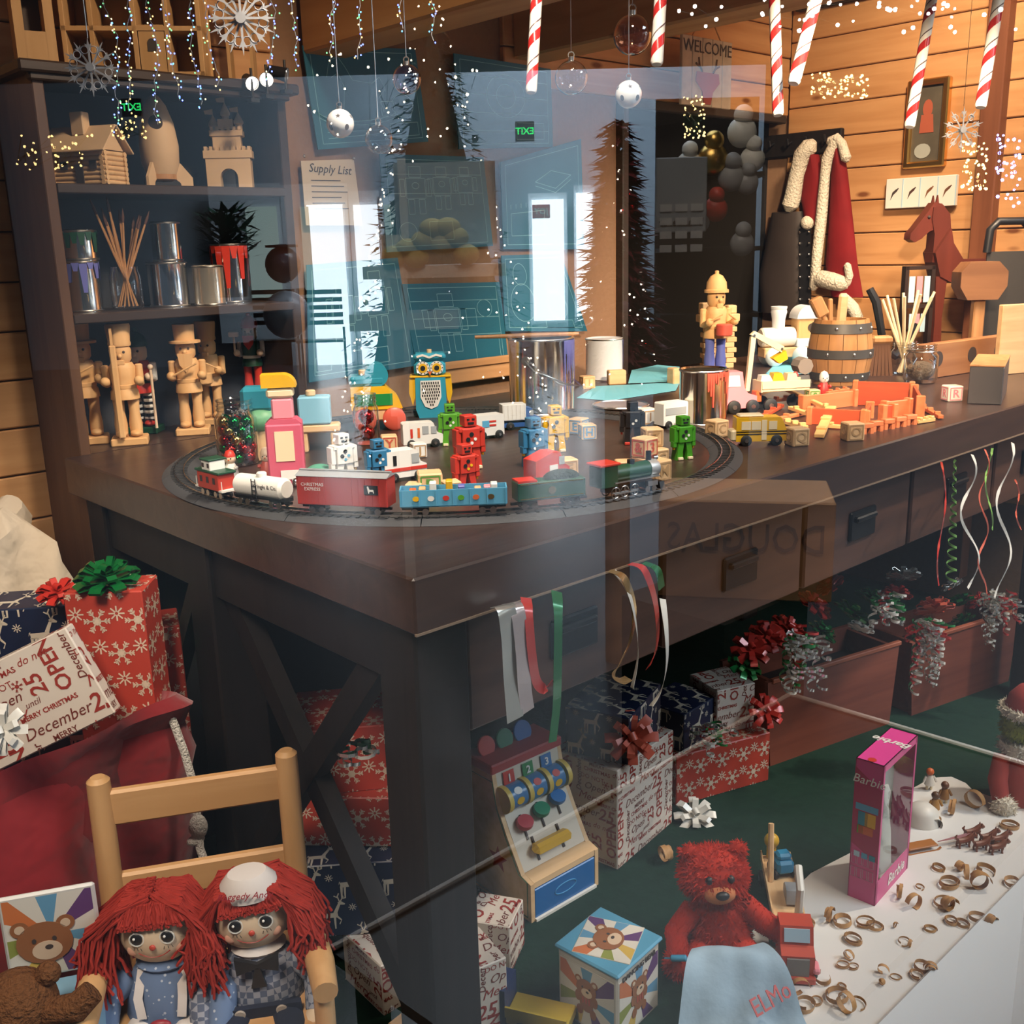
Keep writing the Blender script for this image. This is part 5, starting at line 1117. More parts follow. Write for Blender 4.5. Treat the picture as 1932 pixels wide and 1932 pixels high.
def pat_text(w, h, off):
    A, Bp = [], []; a, b = .165, .135
    for i in range(-1, int(w / a) + 2):
        for j in range(-1, int(h / b) + 2):
            x, y = -w / 2 + i * a + off + (j % 2) * .05, -h / 2 + j * b + off
            for k, (s, size, cx, cy, rot, shr, bo) in enumerate(_items): (A if k % 3 else Bp).extend(text_p(s, size, x + cx, y + cy, rot, shr, bo))
            A += flake_p(x + .085, y + .055, .009, True)
    return [(clip(A, -w / 2, w / 2, -h / 2, h / 2), 0), (clip(Bp, -w / 2, w / 2, -h / 2, h / 2), 1)]
PAPER = {'snow': (mat('paper_red', (.46, .050, .030), .42, vary=.06), pat_snow, (mat('print_cream', (.70, .56, .42), .5),) * 2),
         'deer': (mat('paper_navy', (.010, .018, .050), .35), pat_deer, (mat('print_ivory', (.64, .56, .44), .5),) * 2),
         'text': (mat('paper_white', (.66, .57, .48), .5, vary=.04), pat_text, (mat('print_red', (.30, .03, .02), .5), mat('print_dark', (.16, .03, .02), .5)))}
def faces_geo(polys, fn):
    v, f = [], []
    for p in polys: n = len(v); v += [fn(x, y) for x, y in p]; f.append(tuple(range(n, n + len(p))))
    return v, f
def gift(label, loc, rz, w, d, h, paper, rot=None, faces='flt', off=0.0, bow=None):
    t = th('gift_box', label, 'gift', loc, rz, 'wrapped gifts', rot=rot); m, pf, inks = PAPER[paper]; e = .0006
    b = ob('wrapped_box', B(0, 0, h / 2, w, d, h, .002), m, t)
    ob('paper_fold', [Pr([(-w / 2, 0), (w / 2, 0), (0, h * .48)], d / 2, d / 2 + .001)], m, b)
    F = {'f': (w, h, lambda x, y: (x, -d / 2 - e, y + h / 2)), 'l': (d, h, lambda x, y: (-w / 2 - e, -x, y + h / 2)), 'r': (d, h, lambda x, y: (w / 2 + e, x, y + h / 2)), 't': (w, d, lambda x, y: (x, y, h + e))}
    for k in faces:
        ww, hh, fn = F[k]
        for polys, c in pf(ww - .003, hh - .003, off + .013 * ord(k) % .05):
            if polys: ob('printed_pattern', faces_geo(polys, fn), inks[c], b, kind='stuff')
    return t
def gpx(label, Fp, Rp, dpt, ytop, paper, z0=0, faces='flt', off=0):
    f, r = az(Fp[0], Fp[1], z0), az(Rp[0], Rp[1], z0); dv = r - f; w = dv.length; a = math.atan2(dv.y, dv.x); h = zpx(f, ytop)
    c = f + dv / 2 + V3((-sin(a), cos(a), 0)) * dpt / 2
    return gift(label, c, math.degrees(a), w, dpt, h, paper, None, faces, off), h
# bows: a star of folded loops
def bow(label, loc, r, m, rot=(0, 0, 0), layers=3):
    t = th('gift_bow', label, 'bow', loc, 0, 'gift bows', rot=rot)
    for k in range(layers):
        n = 8 - k * 2; rr = r * (1 - .22 * k)
        for i in range(n):
            a = 360 * i / n + k * 22; z = r * .10 + k * r * .18
            pts = [(0, 0, z), (rr * .5, 0, z + rr * .10), (rr * .95, 0, z + rr * (.12 + .16 * k)), (rr, 0, z + rr * (.22 + .18 * k)), (rr * .8, 0, z + rr * (.30 + .2 * k)), (rr * .3, 0, z + rr * .24), (.0, 0, z + rr * .1)]
            ob('loop', mv(St(pts, rr * .36, (0, 1, 0), .0008), rz=a), m, t)
    ob('centre_loop', mv(St([(r * .16 * cos(x), 0, r * .62 + r * .16 * sin(x)) for x in [2 * pi * i / 12 for i in range(13)]], r * .3, (0, 1, 0), .0008), rz=20), m, t)
    return t
RIB_R = mat('ribbon_red', (.50, .03, .02), .28, .1, coat=.3); RIB_G = mat('ribbon_green', (.005, .14, .03), .22, .35, coat=.4); RIB_W = mat('ribbon_white', (.72, .70, .64), .3, coat=.3); RIB_O = mat('ribbon_coral', (.55, .10, .055), .45); RIB_S = mat('ribbon_silver', (.62, .62, .58), .2, .8); RIB_GD = mat('ribbon_gold', (.62, .42, .2), .2, .8)
def gtop(t, w=0, d=0, h=0): return t.matrix_basis @ V3((w, d, h))

# ---- gifts beside the register
gA, hA = gpx('large white gift with red Christmas lettering beside the register', (1165, 1642), (1268, 1552), .17, 1455, 'text')
gC, hC = gpx('long red snowflake gift behind the white bow', (1275, 1522), (1450, 1472), .15, 1428, 'snow', 0, 'flt', .01)
gift('navy reindeer gift with large coral bow on the lettered gift', gtop(gA, .0, .0, hA), 20, .20, .15, .11, 'deer', None, 'flt', .02)
bow('large matte coral bow on the navy reindeer gift', ay(1190, 1392, gA.location.y - .09), .058, RIB_O, (60, 0, CF))
gift('navy reindeer gift leaning behind the coral bow', gtop(gC, -.07, .02, hC), 4, .15, .13, .10, 'deer', None, 'flt', .03)
gift('white lettered gift on top of the long snowflake gift', gtop(gC, .065, .03, hC), -18, .115, .12, .12, 'text', None, 'flt', .04)
bow('shiny red star bow on the upper lettered gift', gtop(gC, .13, -.06, hC + .05), .045, RIB_R, (50, 0, CF + 10), 2)
bow('white satin bow on the green floor', az(1310, 1545, .0), .05, RIB_W, (30, 0, CF), 2)
gift('small lettered gift standing by the bench post', az(935, 1800, 0), 30, .09, .09, .10, 'text', None, 'flt', .03)
# ---- gifts seen through the crossed brace
gift('red snowflake gift topmost of the stack under the bench', (1.02, 1.52, .355), CF + 8, .30, .18, .13, 'snow', None, 'flt', .01)
gift('red snowflake gift under the topmost snowflake one', (1.0, 1.50, .255), CF - 4, .28, .18, .10, 'snow', None, 'flt', .03)
gift('navy reindeer gift in the middle of the stack under the bench', (.99, 1.46, .105), CF + 4, .30, .2, .148, 'deer', None, 'flt', .02)
gift('white lettered gift at the bottom of the stack under the bench', (.93, 1.38, 0), CF + 40, .13, .13, .104, 'text', None, 'flt', .0)
gift('white lettered gift pushed against the bench corner post', (.94, 1.20, 0), CF + 30, .14, .10, .15, 'text', None, 'flt', .05)
gift('small white lettered gift peeping out by the rear post', (.93, 1.63, .255), CF - 20, .07, .06, .07, 'text', None, 'flt', .05)
# ---- sack with gifts
gift('tall red snowflake gift with green bow standing in the sack', (.585, 1.60, .50), CF + 2, .122, .085, .315, 'snow', None, 'flrt', .02)
bow('shiny green bow on the tall snowflake gift', (.575, 1.585, .815), .052, RIB_G, (8, -6, 0))
bow('shiny red bow squeezed beside the green one', (.522, 1.66, .795), .034, RIB_R, (20, -10, 0), 2)
gift('navy reindeer gift behind the lettered gift in the sack', (.515, 1.76, .48), CF + 6, .15, .10, .29, 'deer', None, 'flt', .03)
gift('white lettered gift tilted in the sack mouth', (.44, 1.545, .605), 0, .24, .03, .15, 'text', (-6, -24, CF + 6), 'flrt', .02)
gift('dark lettered gift wedged between the sack and bench', (.70, 1.70, .45), CF + 20, .06, .10, .25, 'snow', None, 'flt', .04)
bow('white bow at the sack rim beside the lettered gift', ad(12, 1375, 1.40), .035, RIB_W, (70, 0, CF), 2)
# sack: loose velvet body with folds
def blob_rows(rows, n, fold, seed):
    v, f = [], []; R = random.Random(seed); ph = [R.uniform(0, 6.28) for _ in range(4)]
    for k, (cx, cy, rx, ry, z, am) in enumerate(rows):
        for j in range(n):
            a = 2 * pi * j / n; u = 1 + am * (sin(5 * a + ph[0] + k * .25) * .5 + sin(9 * a + ph[1] - k * .3) * .3 + sin(3 * a + ph[2] + k * .6) * .5)
            v.append((cx + rx * u * cos(a), cy + ry * u * sin(a), z + fold * .2 * sin(4 * a + ph[3])))
    for i in range(len(rows) - 1):
        for j in range(n): f.append((i * n + j, i * n + (j + 1) % n, (i + 1) * n + (j + 1) % n, (i + 1) * n + j))
    return v, f
t = th('velvet_sack', 'large dark red velvet sack bulging with gifts', 'sack', (.42, 1.67, 0), 0); t.scale = (1.06, 1.0, 1.13)
SV = mat('sack_velvet', (.22, .010, .014), .75, spec=.25, vary=.3, vs=5, bump=.25); SV.node_tree.nodes['Principled BSDF'].inputs['Sheen Weight'].default_value = .25; SV.node_tree.nodes['Bump'].inputs['Distance'].default_value = .08; SV.node_tree.nodes['Bump'].inputs['Strength'].default_value = .5
ob('body', blob_rows([(0, 0, .05, .05, .005, 0), (0, 0, .21, .20, .01, .08), (0, 0, .25, .23, .10, .10), (0, 0, .262, .24, .18, .12), (0, 0, .245, .225, .26, .14), (.0, 0, .262, .24, .34, .15), (.0, .0, .24, .225, .42, .16), (.0, .0, .25, .235, .48, .15), (.0, .0, .235, .22, .52, .15), (.0, .0, .25, .235, .55, .16), (0, 0, .24, .225, .565, .15), (0, 0, .22, .205, .53, .1), (0, 0, .2, .19, .4, .05), (0, 0, .05, .05, .38, 0)], 72, .08, 5), SV, t)
g = [Matrix.Diagonal((1 / 1.06, 1, 1 / 1.13)) @ (ad(x, y, 1.62) - V3(t.location)) for x, y in ((318, 1340), (330, 1370), (348, 1420), (362, 1470), (370, 1520), (374, 1560), (377, 1600), (386, 1625))]
r_ = ob('drawstring', Tu(g, .0062, 8), mat('cord_white', (.62, .58, .52), .85, bump=1, vs=300), t); ob('knot', [S(g[5].x, g[5].y, g[5].z, .014, 1, 1, 1.3), S(g[5].x - .006, g[5].y, g[5].z - .018, .010, 1.4, 1, .7)], MATS['cord_white'], r_)
t = th('canvas_bag', 'crumpled cream canvas bag slumped against the pine wall', 'bag', (.50, 2.16, 0), 0)
ob('body', blob_rows([(0, 0, .03, .03, .0, 0), (0, 0, .19, .16, .0, .05), (0, 0, .2, .17, .3, .1), (0, 0, .19, .16, .55, .14), (-.01, 0, .18, .15, .62, .2), (.01, 0, .165, .14, .68, .26), (-.01, .01, .17, .13, .73, .28), (.015, .01, .15, .12, .77, .34), (.0, .0, .15, .11, .80, .36), (.03, 0, .09, .07, .835, .4), (0, 0, .02, .02, .78, 0)], 60, .12, 9), mat('canvas_cream', (.52, .44, .34), .9, spec=.1, vary=.1, vs=8, bump=.5), t); MATS['canvas_cream'].node_tree.nodes['Bump'].inputs['Distance'].default_value = .06
# ---- child's chair
t = th('wooden_chair', 'light maple child chair with armrests and ladder back', 'chair', (.50, 1.22, 0), CF + 14.8)
MP = wood('maple', (.62, .36, .16), (.50, .27, .105), 2, 1, .45); MX = wood('maple_x', (.64, .37, .165), (.52, .28, .11), 0, 1, .45)
cL = Matrix.Rotation(rad(-(CF + 14.8)), 4, 'Z')
def lc(p): return cL @ (V3(p) - V3((.50, 1.22, 0)))
pl, pr = lc(ad(187, 1470, 1.50)), lc(ad(540, 1424, 1.545))
yb_ = (pl.y + pr.y) / 2; zt2 = (pl.z + pr.z) / 2; xl, xr_ = pl.x, pr.x
for x in (xl, xr_):
    ob('back_post', Tu([(x, yb_ - .03, .0), (x, yb_ - .02, .28), (x, yb_, zt2 - .02), (x, yb_, zt2), (x, yb_, zt2 + .006)], [.014, .017, .017, .0165, .010], 14), MP, t)
ob('top_rail', B((xl + xr_) / 2, yb_, zt2 - .045, xr_ - xl - .02, .016, .056, .004), MX, t); ob('lower_rail', B((xl + xr_) / 2, yb_ - .005, zt2 - .175, xr_ - xl - .02, .016, .05, .004), MX, t)
ob('seat', B((xl + xr_) / 2, yb_ - .16, .288, xr_ - xl + .05, .30, .02, .006), MX, t)
for x in (xl, xr_):
    s = -1 if x == xl else 1
    ob('armrest', Pr([(yb_ + .0, .0), (yb_ - .10, .016), (yb_ - .22, .022), (yb_ - .27, .026), (yb_ - .28, -.0), (yb_ - .22, -.02), (yb_ - .1, -.018), (yb_, -.02)], x + s * .012 - .016, x + s * .012 + .016, 'x') if False else Tu([(x, yb_ - .01, zt2 - .21), (x + s * .01, yb_ - .10, zt2 - .215), (x + s * .018, yb_ - .20, zt2 - .22), (x + s * .02, yb_ - .26, zt2 - .225)], [.014, .017, .020, .017], 12), MP, t)
    ob('front_leg', Tu([(x + s * .018, yb_ - .24, zt2 - .23), (x + s * .016, yb_ - .25, .0)], .014, 12), MP, t)
    ob('stretcher', Tu([(x, yb_ - .03, .11), (x + s * .016, yb_ - .25, .11)], .008, 8), MP, t)
CH = t; xm = (xl + xr_) / 2
# ---- rag dolls (plain soft dolls with yarn hair)
YARN = mat('red_yarn', (.34, .034, .024), .9, spec=.1, vary=.3, vs=60); FACE = mat('doll_cloth', (.72, .55, .38), .9, spec=.1); 
def dots(n, base, dot, sc):
    m, nt, p = _new(n); N, L_ = nt.nodes, nt.links; tc = N.new('ShaderNodeTexCoord'); vo = N.new('ShaderNodeTexVoronoi'); vo.inputs['Scale'].default_value = sc; cr = N.new('ShaderNodeValToRGB')
    cr.color_ramp.elements[0].position = .16; cr.color_ramp.elements[0].color = tuple(dot) + (1,); cr.color_ramp.elements[1].position = .2; cr.color_ramp.elements[1].color = tuple(base) + (1,)
    L_.new(tc.outputs['Object'], vo.inputs['Vector']); L_.new(vo.outputs['Distance'], cr.inputs[0]); L_.new(cr.outputs[0], p.inputs['Base Color']); p.inputs['Roughness'].default_value = .9; return m
def checks(n, c1, c2, sc):
    m, nt, p = _new(n); N, L_ = nt.nodes, nt.links; tc = N.new('ShaderNodeTexCoord'); ck = N.new('ShaderNodeTexChecker'); ck.inputs['Scale'].default_value = sc; ck.inputs[1].default_value = tuple(c1) + (1,); ck.inputs[2].default_value = tuple(c2) + (1,)
    L_.new(tc.outputs['Object'], ck.inputs['Vector']); L_.new(ck.outputs[0], p.inputs['Base Color']); p.inputs['Roughness'].default_value = .9; return m
BLD = dots('blue_dotted', (.13, .19, .32), (.45, .50, .58), 85); CHK = checks('check_cloth', (.10, .12, .18), (.30, .31, .36), 95); APR = mat('apron_white', (.66, .60, .56), .85); NAVY = mat('navy_cloth', (.012, .016, .035), .9)
def doll(label, loc, rz, top, tilt, seed, cap=None, apron=False):
    R = random.Random(seed); t = th('rag_doll', label, 'doll', loc, rz, None, .88)
    ob('torso', L([(0, 0), (.062, 0), (.068, .03), (.062, .08), (.05, .115), (.026, .135), (0, .138)], n=22, sy=.72), top, t)
    hz = .185
    hd = ob('head', mv(S(0, 0, 0, .058, 1.06, .72, .98, 26, 18), tilt * .012, 0, hz, ry=tilt * 10), FACE, t)
    hm = Matrix.Translation((tilt * .012, 0, hz)) @ Matrix.Rotation(rad(tilt * 10), 4, 'Y')
    P_ = lambda x, z: hm @ V3((x, -.0425 * math.sqrt(max(.05, 1 - (x / .0615) ** 2 - (z / .057) ** 2)), z))
    for s in (-1, 1):
        p = P_(s * .023, .008); e = ob('eye', S(p.x, p.y, p.z, .0095, 1, .35, 1.05, 14, 10), BLK, hd); ob('eye_glint', S(p.x - .003, p.y - .0035, p.z + .003, .0022, n=8, m=6), WHT, e)
        ob('eye_rim', Tu([(p.x + .0108 * cos(a), p.y - .0005, p.z + .0112 * sin(a)) for a in [2 * pi * i / 16 for i in range(16)]], .0012, 5, closed=True), WHT, e)
        for k in (-1, 0, 1): q0, q1 = P_(s * .023 + k * .005, -.006), P_(s * .023 + k * .0065, -.011); ob('lash', Tu([q0 + V3((0, -.002, 0)), q1 + V3((0, -.002, 0))], .0006, 4), INK, e)
        b0 = [P_(s * .023 + k * .006, .027 - abs(k) * .002) + V3((0, -.001, 0)) for k in (-1, 0, 1)]; ob('eyebrow', Tu(b0, .0007, 4), INK, hd)
        pc = P_(s * .034, -.017); ob('cheek', S(pc.x, pc.y + .0035, pc.z, .0095, 1, .4, 1, 12, 8), mat('blush', (.74, .40, .28), .9), hd)
    p = P_(0, -.006); ob('nose', S(p.x, p.y - .001, p.z, .005, 1, .6, 1, 10, 8), C('nose_red', (.50, .06, .035)), hd)
    ob('mouth', Tu([P_(x, -.026 + (x / .022) ** 2 * .008) + V3((0, -.001, 0)) for x in [-.024 + .048 * i / 10 for i in range(11)]], .0009, 4), C('mouth_red', (.30, .03, .02)), hd)
    gs = []
    for i in range(620):                                # yarn strands over the crown and down both sides
        a = R.uniform(0, 2 * pi); s = 1 if cos(a) > 0 else -1
        fr = R.random()
        if fr < .22: x0 = R.uniform(-.03, .03); pts = [V3((x0, .01, .060)), V3((x0 * 1.3, -.030, .052 + R.uniform(0, .008))), V3((x0 * 1.6 + R.uniform(-.006, .006), -.043, R.uniform(.024, .036)))]
        else:
            y0 = R.uniform(-.038, .045); ln = R.uniform(.03, .14); ex = R.uniform(.062, .118)
            if cap: ln *= .7; ex = .060 + (ex - .06) * .75
            elif s > 0: ln *= .75; ex = .060 + (ex - .06) * .5
            pts = [V3((s * R.uniform(0, .02), y0 * .6, .060 + R.uniform(0, .010))), V3((s * .046, y0, .048 + R.uniform(-.004, .012))), V3((s * ex * .92, y0, .012)), V3((s * ex + R.uniform(-.008, .012) * s, y0 * 1.05 - .008, -.5 * ln)), V3((s * (ex + R.uniform(-.015, .02)), y0 - .012, -ln))]
        W_ = [];
        for a_, b_ in zip(pts, pts[1:]):
            for u_ in (0, .34, .67): W_.append(a_ + (b_ - a_) * u_ + V3((R.uniform(-.0022, .0022), R.uniform(-.0022, .0022), R.uniform(-.0015, .0015))))
        W_.append(pts[-1] + V3((R.uniform(-.004, .004), 0, 0)))
        gs.append(Tu([hm @ p for p in W_], .0023, 5))
    ob('yarn_hair', gs, YARN, t, kind='stuff')
    ob('collar', L([(.0, .126), (.036, .122), (.044, .130), (.028, .142)], n=20, sy=.8), top if not cap else APR, t)
    for s in (-1, 1):
        a = ob('arm', Tu([(s * .055, 0, .105), (s * .092, -.02, .075), (s * .088, -.055, .035)], [.024, .026, .020], 12), top, t); ob('hand', Tu([(s * .088, -.055, .035), (s * .080, -.085, .012), (s * .076, -.098, .008)], [.018, .021, .012], 12), FACE, a)
        l = ob('leg', Tu([(s * .03, 0, .02), (s * .045, -.08, .022), (s * .05, -.15, .02)], [.03, .027, .022], 12), NAVY if cap else APR, t)
    if apron:
        ob('apron', [Pr([(-.062, .05), (.062, .05), (.080, -.02), (-.080, -.02)], -.062, -.056), ], APR, t); 
        for s in (-1, 1): ob('strap', St([(s * .03, -.047, .055), (s * .034, -.044, .09), (s * .03, -.02, .125)], .014, (1, 0, 0)), APR, t)
        txt('lettering', 'Raggedy Ann', .026, C('thread_red', (.30, .02, .03)), t, (0, -.0625, .02), (90, 0, 0), .0006, shear=.3); ob('pocket', S(0, -.058, .052, .014, 1.2, .5, .6), C('thread_red', (.30, .02, .03)), t)
    if cap:
        ob('cap', mv(L([(0, .038), (.03, .036), (.044, .02), (.046, 0), (.04, -.002)], n=20, sy=.8), tilt * .012, -.008, hz + .045, ry=tilt * 10), APR, t)
        txt('lettering', 'Raggedy Andy', .0145, C('thread_red', (.30, .02, .03)), t, hm @ V3((.0, -.0485, .064)), (80, -tilt * 10, 0), .0006, shear=.3)
        ob('bow_tie', [Pr([(0, .128), (.034, .142), (.032, .112), (0, .122), (-.032, .112), (-.034, .142)], -.052, -.044), Pr([(-.004, .12), (.004, .12), (.012, .085), (-.012, .085)], -.05, -.044)], BLK, t)
        b = ob('dungarees', Pr([(-.062, .055), (.062, .055), (.066, 0), (-.066, 0)], -.058, -.048), NAVY, t)
        for s in (-1, 1): ob('button', L([(0, -.003), (.008, -.003), (.009, 0), (0, 0)], s * .032, -.058, .046, 14, a='y'), C('button', (.40, .34, .28)), b)
    return t
def onch(p): return CH.matrix_basis @ V3(p)
doll('red-haired rag doll in blue dotted dress and white apron', ad(303, 1748, 1.42) - V3((0, 0, .185 * .88)), CF + 4, BLD, -.2, 11, None, True)
doll('red-haired rag doll in checked shirt with white cap', ad(482, 1722, 1.44) - V3((0, 0, .185 * .88)), CF + 10, CHK, -.35, 12, True)
# ---- bear in the box at the corner
BRN = mat('bear_fur', (.16, .065, .025), .95, spec=.1, bump=1, vs=160, vary=.3)
t = th('music_box', 'blue tin toy box with upright picture lid and plush bear inside', 'toy box', ad(62, 1960, 1.34), CF + 16)
ob('box_body', B(0, .02, -.04, .17, .13, .13, .005), C('box_blue', (.22, .42, .58)), t)
def rays(parent, cx, cz, w, h, y, cols, n=14):
    for i in range(n):
        a0, a1 = 2 * pi * i / n, 2 * pi * (i + 1) / n; R_ = 1.0
        P = clip([[(0, 0), (R_ * cos(a0), R_ * sin(a0)), (R_ * cos(a1), R_ * sin(a1))]], -w / 2, w / 2, -h / 2, h / 2)
        if P: ob('ray_print', faces_geo(P, lambda x, z: (cx + x, y, cz + z)), cols[i % len(cols)], parent)
def bear_face(parent, cx, cz, s, y, body=False):
    f = lambda x, z, rx, rz, m, k, n='bear_print': ob(n, Pr(arc(cx + x * s, cz + z * s, rx * s, rz * s, n=18)[:-1], y - k * .0004 - .0004, y - k * .0004), m, parent)
    PB = C('print_brown', (.28, .11, .045)); PT = C('print_tan', (.62, .46, .32))
    if body: f(0, -1.15, .62, .75, PB, 1); [f(sx * .6, -1.9, .28, .4, PB, 1) for sx in (-1, 1)]; [f(sx * .75, -.8, .26, .45, PB, 1) for sx in (-1, 1)]; [f(-.28 + .28 * i, -.95, .07, .3, C('vest_red', (.45, .08, .05)), 3) for i in range(3)]
    for sx in (-1, 1): f(sx * .72, .62, .3, .3, PB, 1); f(sx * .72, .62, .16, .16, PT, 2)
    f(0, 0, .9, .8, PB, 2); f(.05, -.3, .48, .36, PT, 3); f(.12, -.18, .13, .09, INK, 4)
    for sx in (-1, 1): f(sx * .32, .12, .07, .09, INK, 4)
RAYC = [C('ray_white', (.66, .62, .54)), C('ray_purple', (.12, .05, .16)), C('ray_white', (.66, .62, .54)), C('ray_blue', (.12, .30, .46)), C('ray_white', (.66, .62, .54)), C('ray_orange', (.55, .16, .05)), C('ray_white', (.66, .62, .54)), C('ray_olive', (.25, .28, .06)), C('ray_white', (.66, .62, .54)), C('ray_gold', (.60, .40, .08))]
ld = ob('lid', B(.025, .085, .095, .122, .008, .13, .003), C('lid_white', (.60, .58, .54)), t); rays(ld, .025, .095, .112, .12, .0806, RAYC); bear_face(ld, .015, .085, .040, .080)
st_ = th('low_stool', 'low dark stool carrying the bear music box', 'stool', V3((t.location.x, t.location.y, 0)), CF + 16); ob('seat', B(0, .02, t.location.z - .105 - .012, .2, .17, .02, .003), darkl, st_)
for sx in (-1, 1):
    for sy in (-1, 1): ob('leg', B(sx * .08, .02 + sy * .06, (t.location.z - .127) / 2, .025, .025, t.location.z - .127), darkl, st_)
b = ob('plush_bear', [S(-.01, -.0, .05, .050, 1, .9, 1.05), S(-.015, -.02, .012, .058, 1, .8, .8), Tu([(.03, -.02, .05), (.065, -.035, .06), (.085, -.03, .075)], [.018, .019, .016], 10), S(-.045, 0, .095, .016), S(.03, .0, .092, .016)], BRN, t)
for i in range(6): ob('vest_stripe', mv(B(0, -.052, 0, .007, .006, .045, .002), -.038 + i * .011, .0, .008 , rx=0), APR if i % 2 else C('vest_red', (.45, .08, .05)), b)

# ================================================================ toys and tinsel on the floor
def fur(g, n, ln, seed=1, w=.0022):
    R = random.Random(seed); V_ = [V3(p) for p in g[0]]; tris = []; cum = []; tot = 0
    for q in g[1]:
        for k in range(1, len(q) - 1):
            a, b, c = V_[q[0]], V_[q[k]], V_[q[k + 1]]; nn = (b - a).cross(c - a); A = nn.length
            if A > 1e-12: tot += A; tris.append((a, b, c, nn.normalized())); cum.append(tot)
    import bisect
    v, f = [], []
    for i in range(n):
        a, b, c, nn = tris[bisect.bisect(cum, R.random() * tot) % len(tris)]; r1, r2 = R.random(), R.random()
        if r1 + r2 > 1: r1, r2 = 1 - r1, 1 - r2
        p = a + (b - a) * r1 + (c - a) * r2; d = (nn + V3((R.uniform(-.7, .7), R.uniform(-.7, .7), R.uniform(-.9, .3)))).normalized(); s = d.orthogonal().normalized() * w
        k = len(v); v += [p - s - nn * .001, p + s - nn * .001, p + d * ln * R.uniform(.6, 1.2)]; f.append((k, k + 1, k + 2))
    return v, f
# ---- toy cash register
f = az(1003, 1742, 0); r = az(1130, 1668, 0); ang = math.degrees(math.atan2((r - f).y, (r - f).x))
t = th('toy_cash_register', 'wooden toy cash register with coloured levers and blue drawer', 'toy register', f, ang)
w = .192; RG = BX
prof = [(0, 0), (0, .086), (.028, .094), (.07, .165), (.10, .225), (.112, .285), (.20, .285), (.20, 0)]
for x in (.005, w - .005): ob('side_panel', Pr(prof, x - .005, x + .005, 'x'), RG, t)
for x, s in ((.0, -1),): q = ob('star_print', Pr([(.10 + (.03 if k % 2 == 0 else .013) * cos(pi / 2 + pi * k / 5), .10 + (.03 if k % 2 == 0 else .013) * sin(pi / 2 + pi * k / 5)) for k in range(10)], -.0006, -.0002, 'x'), C('star_red', (.35, .05, .03)), t); ob('edge_print', [Tu([(-.0004, y * .9 + .01, z * .92 + .008) for y, z in prof], .0016, 4, closed=True)], C('edge_green', (.06, .14, .05)), t)
ob('ledge', Pr([(0.001, .074), (0.001, .087), (.028, .094), (.04, .094), (.04, .074)], .01, w - .01, 'x'), RG, t)
ob('back_board', B(w / 2, .195, .14, w - .02, .008, .28), RG, t)
dwr = ob('drawer', B(w / 2, .006, .038, w - .02, .012, .066, .002), C('drawer_blue', (.01, .12, .36), .3), t); ob('oval_pull', Tu([(w / 2 + .03 * cos(a), -.0005, .04 + .011 * sin(a)) for a in [2 * pi * i / 24 for i in range(24)]], .0012, 5, closed=True), C('pull_line', (.05, .25, .5)), dwr); ob('bottom_strip', B(w / 2, .002, .003, w - .02, .014, .006), WHT, t)
ob('front_panel', Pr([(.030, .096), (.070, .167), (.098, .222), (.108, .222), (.075, .155), (.04, .094)], .01, w - .01, 'x'), C('panel_cream', (.66, .58, .46)), t)
d0 = V3((0, .028, .094)); dv = (V3((0, .098, .222)) - d0); nrm = V3((0, -dv.z, dv.y)).normalized()
PP = lambda x, u, k=0: d0 + dv * u + V3((x, 0, 0)) + nrm * k
for i, (m, u) in enumerate(((C('lev_red', (.50, .05, .06)), .62), (C('lev_green', (.01, .22, .10)), .68), (C('lev_blue', (.02, .16, .42)), .74))):
    x = .045 + i * .05; ob('slot', bar(PP(x, u - .22, .001), PP(x, u + .14, .001), .004, .002, nrm), INK, t)
    ob('lever', [mv(L([(0, 0), (.016, 0), (.0175, .004), (.016, .012), (0, .014)], n=20, sx=1.15), *PP(x, u, .004), rx=-61 + 90)], m, t)
for x in (.055, .125): ob('slot', bar(PP(x, .08, .001), PP(x, .42, .001), .005, .002, nrm), INK, t)
ob('enter_bar', mv(B(0, 0, 0, .105, .028, .020, .0095), *PP(.09, .25, .014), rx=29, rz=0), C('bar_yellow', (.68, .38, .02)), t)
for i in range(3):
    dm = ob('drum', L([(0, 0), (.026, 0), (.026, .042), (0, .042)], .018 + i * .053, .094, .232, 26, a='x'), C('drum_blue', (.04, .17, .36), .25), t)
    for s, m in ((-.34, YEL), (.3, (WHT, RED, RED)[i])): ob('drum_picture', mv(Pr(arc(0, 0, .010, .008, n=12)[:-1], -.0265, -.0258), .039 + i * .053, .094, .232, rx=-math.degrees(s) * 1.3 - 25), m, dm)
for i in range(4): ob('drum_ring', L([(0, 0), (.0285, 0), (.0285, .011), (0, .011)], .009 + i * .0545, .094, .232, 26, a='x'), C('ring_yellow', (.66, .46, .08)), t)
ob('number_strip', Pr([(.106, .250), (.112, .285), (.118, .285), (.112, .25)], .01, w - .01, 'x'), C('panel_cream', (.66, .58, .46)), t)
for i, m in enumerate((RED, C('tag_green', (.03, .22, .06)), C('tag_blue', (.02, .15, .38)))):
    q = ob('number_tag', mv(B(0, 0, 0, .030, .002, .030, .001), .04 + i * .052, .106, .268, rx=-10), m, t); txt('number', str(i + 1), .022, WHT, t, (.04 + i * .052, .1035, .268), (80, 0, 0), .0004, bold=.0006)
ob('top_rail', B(w / 2, .155, .295, w + .006, .09, .022, .003), C('rail_red', (.38, .035, .03)), t)
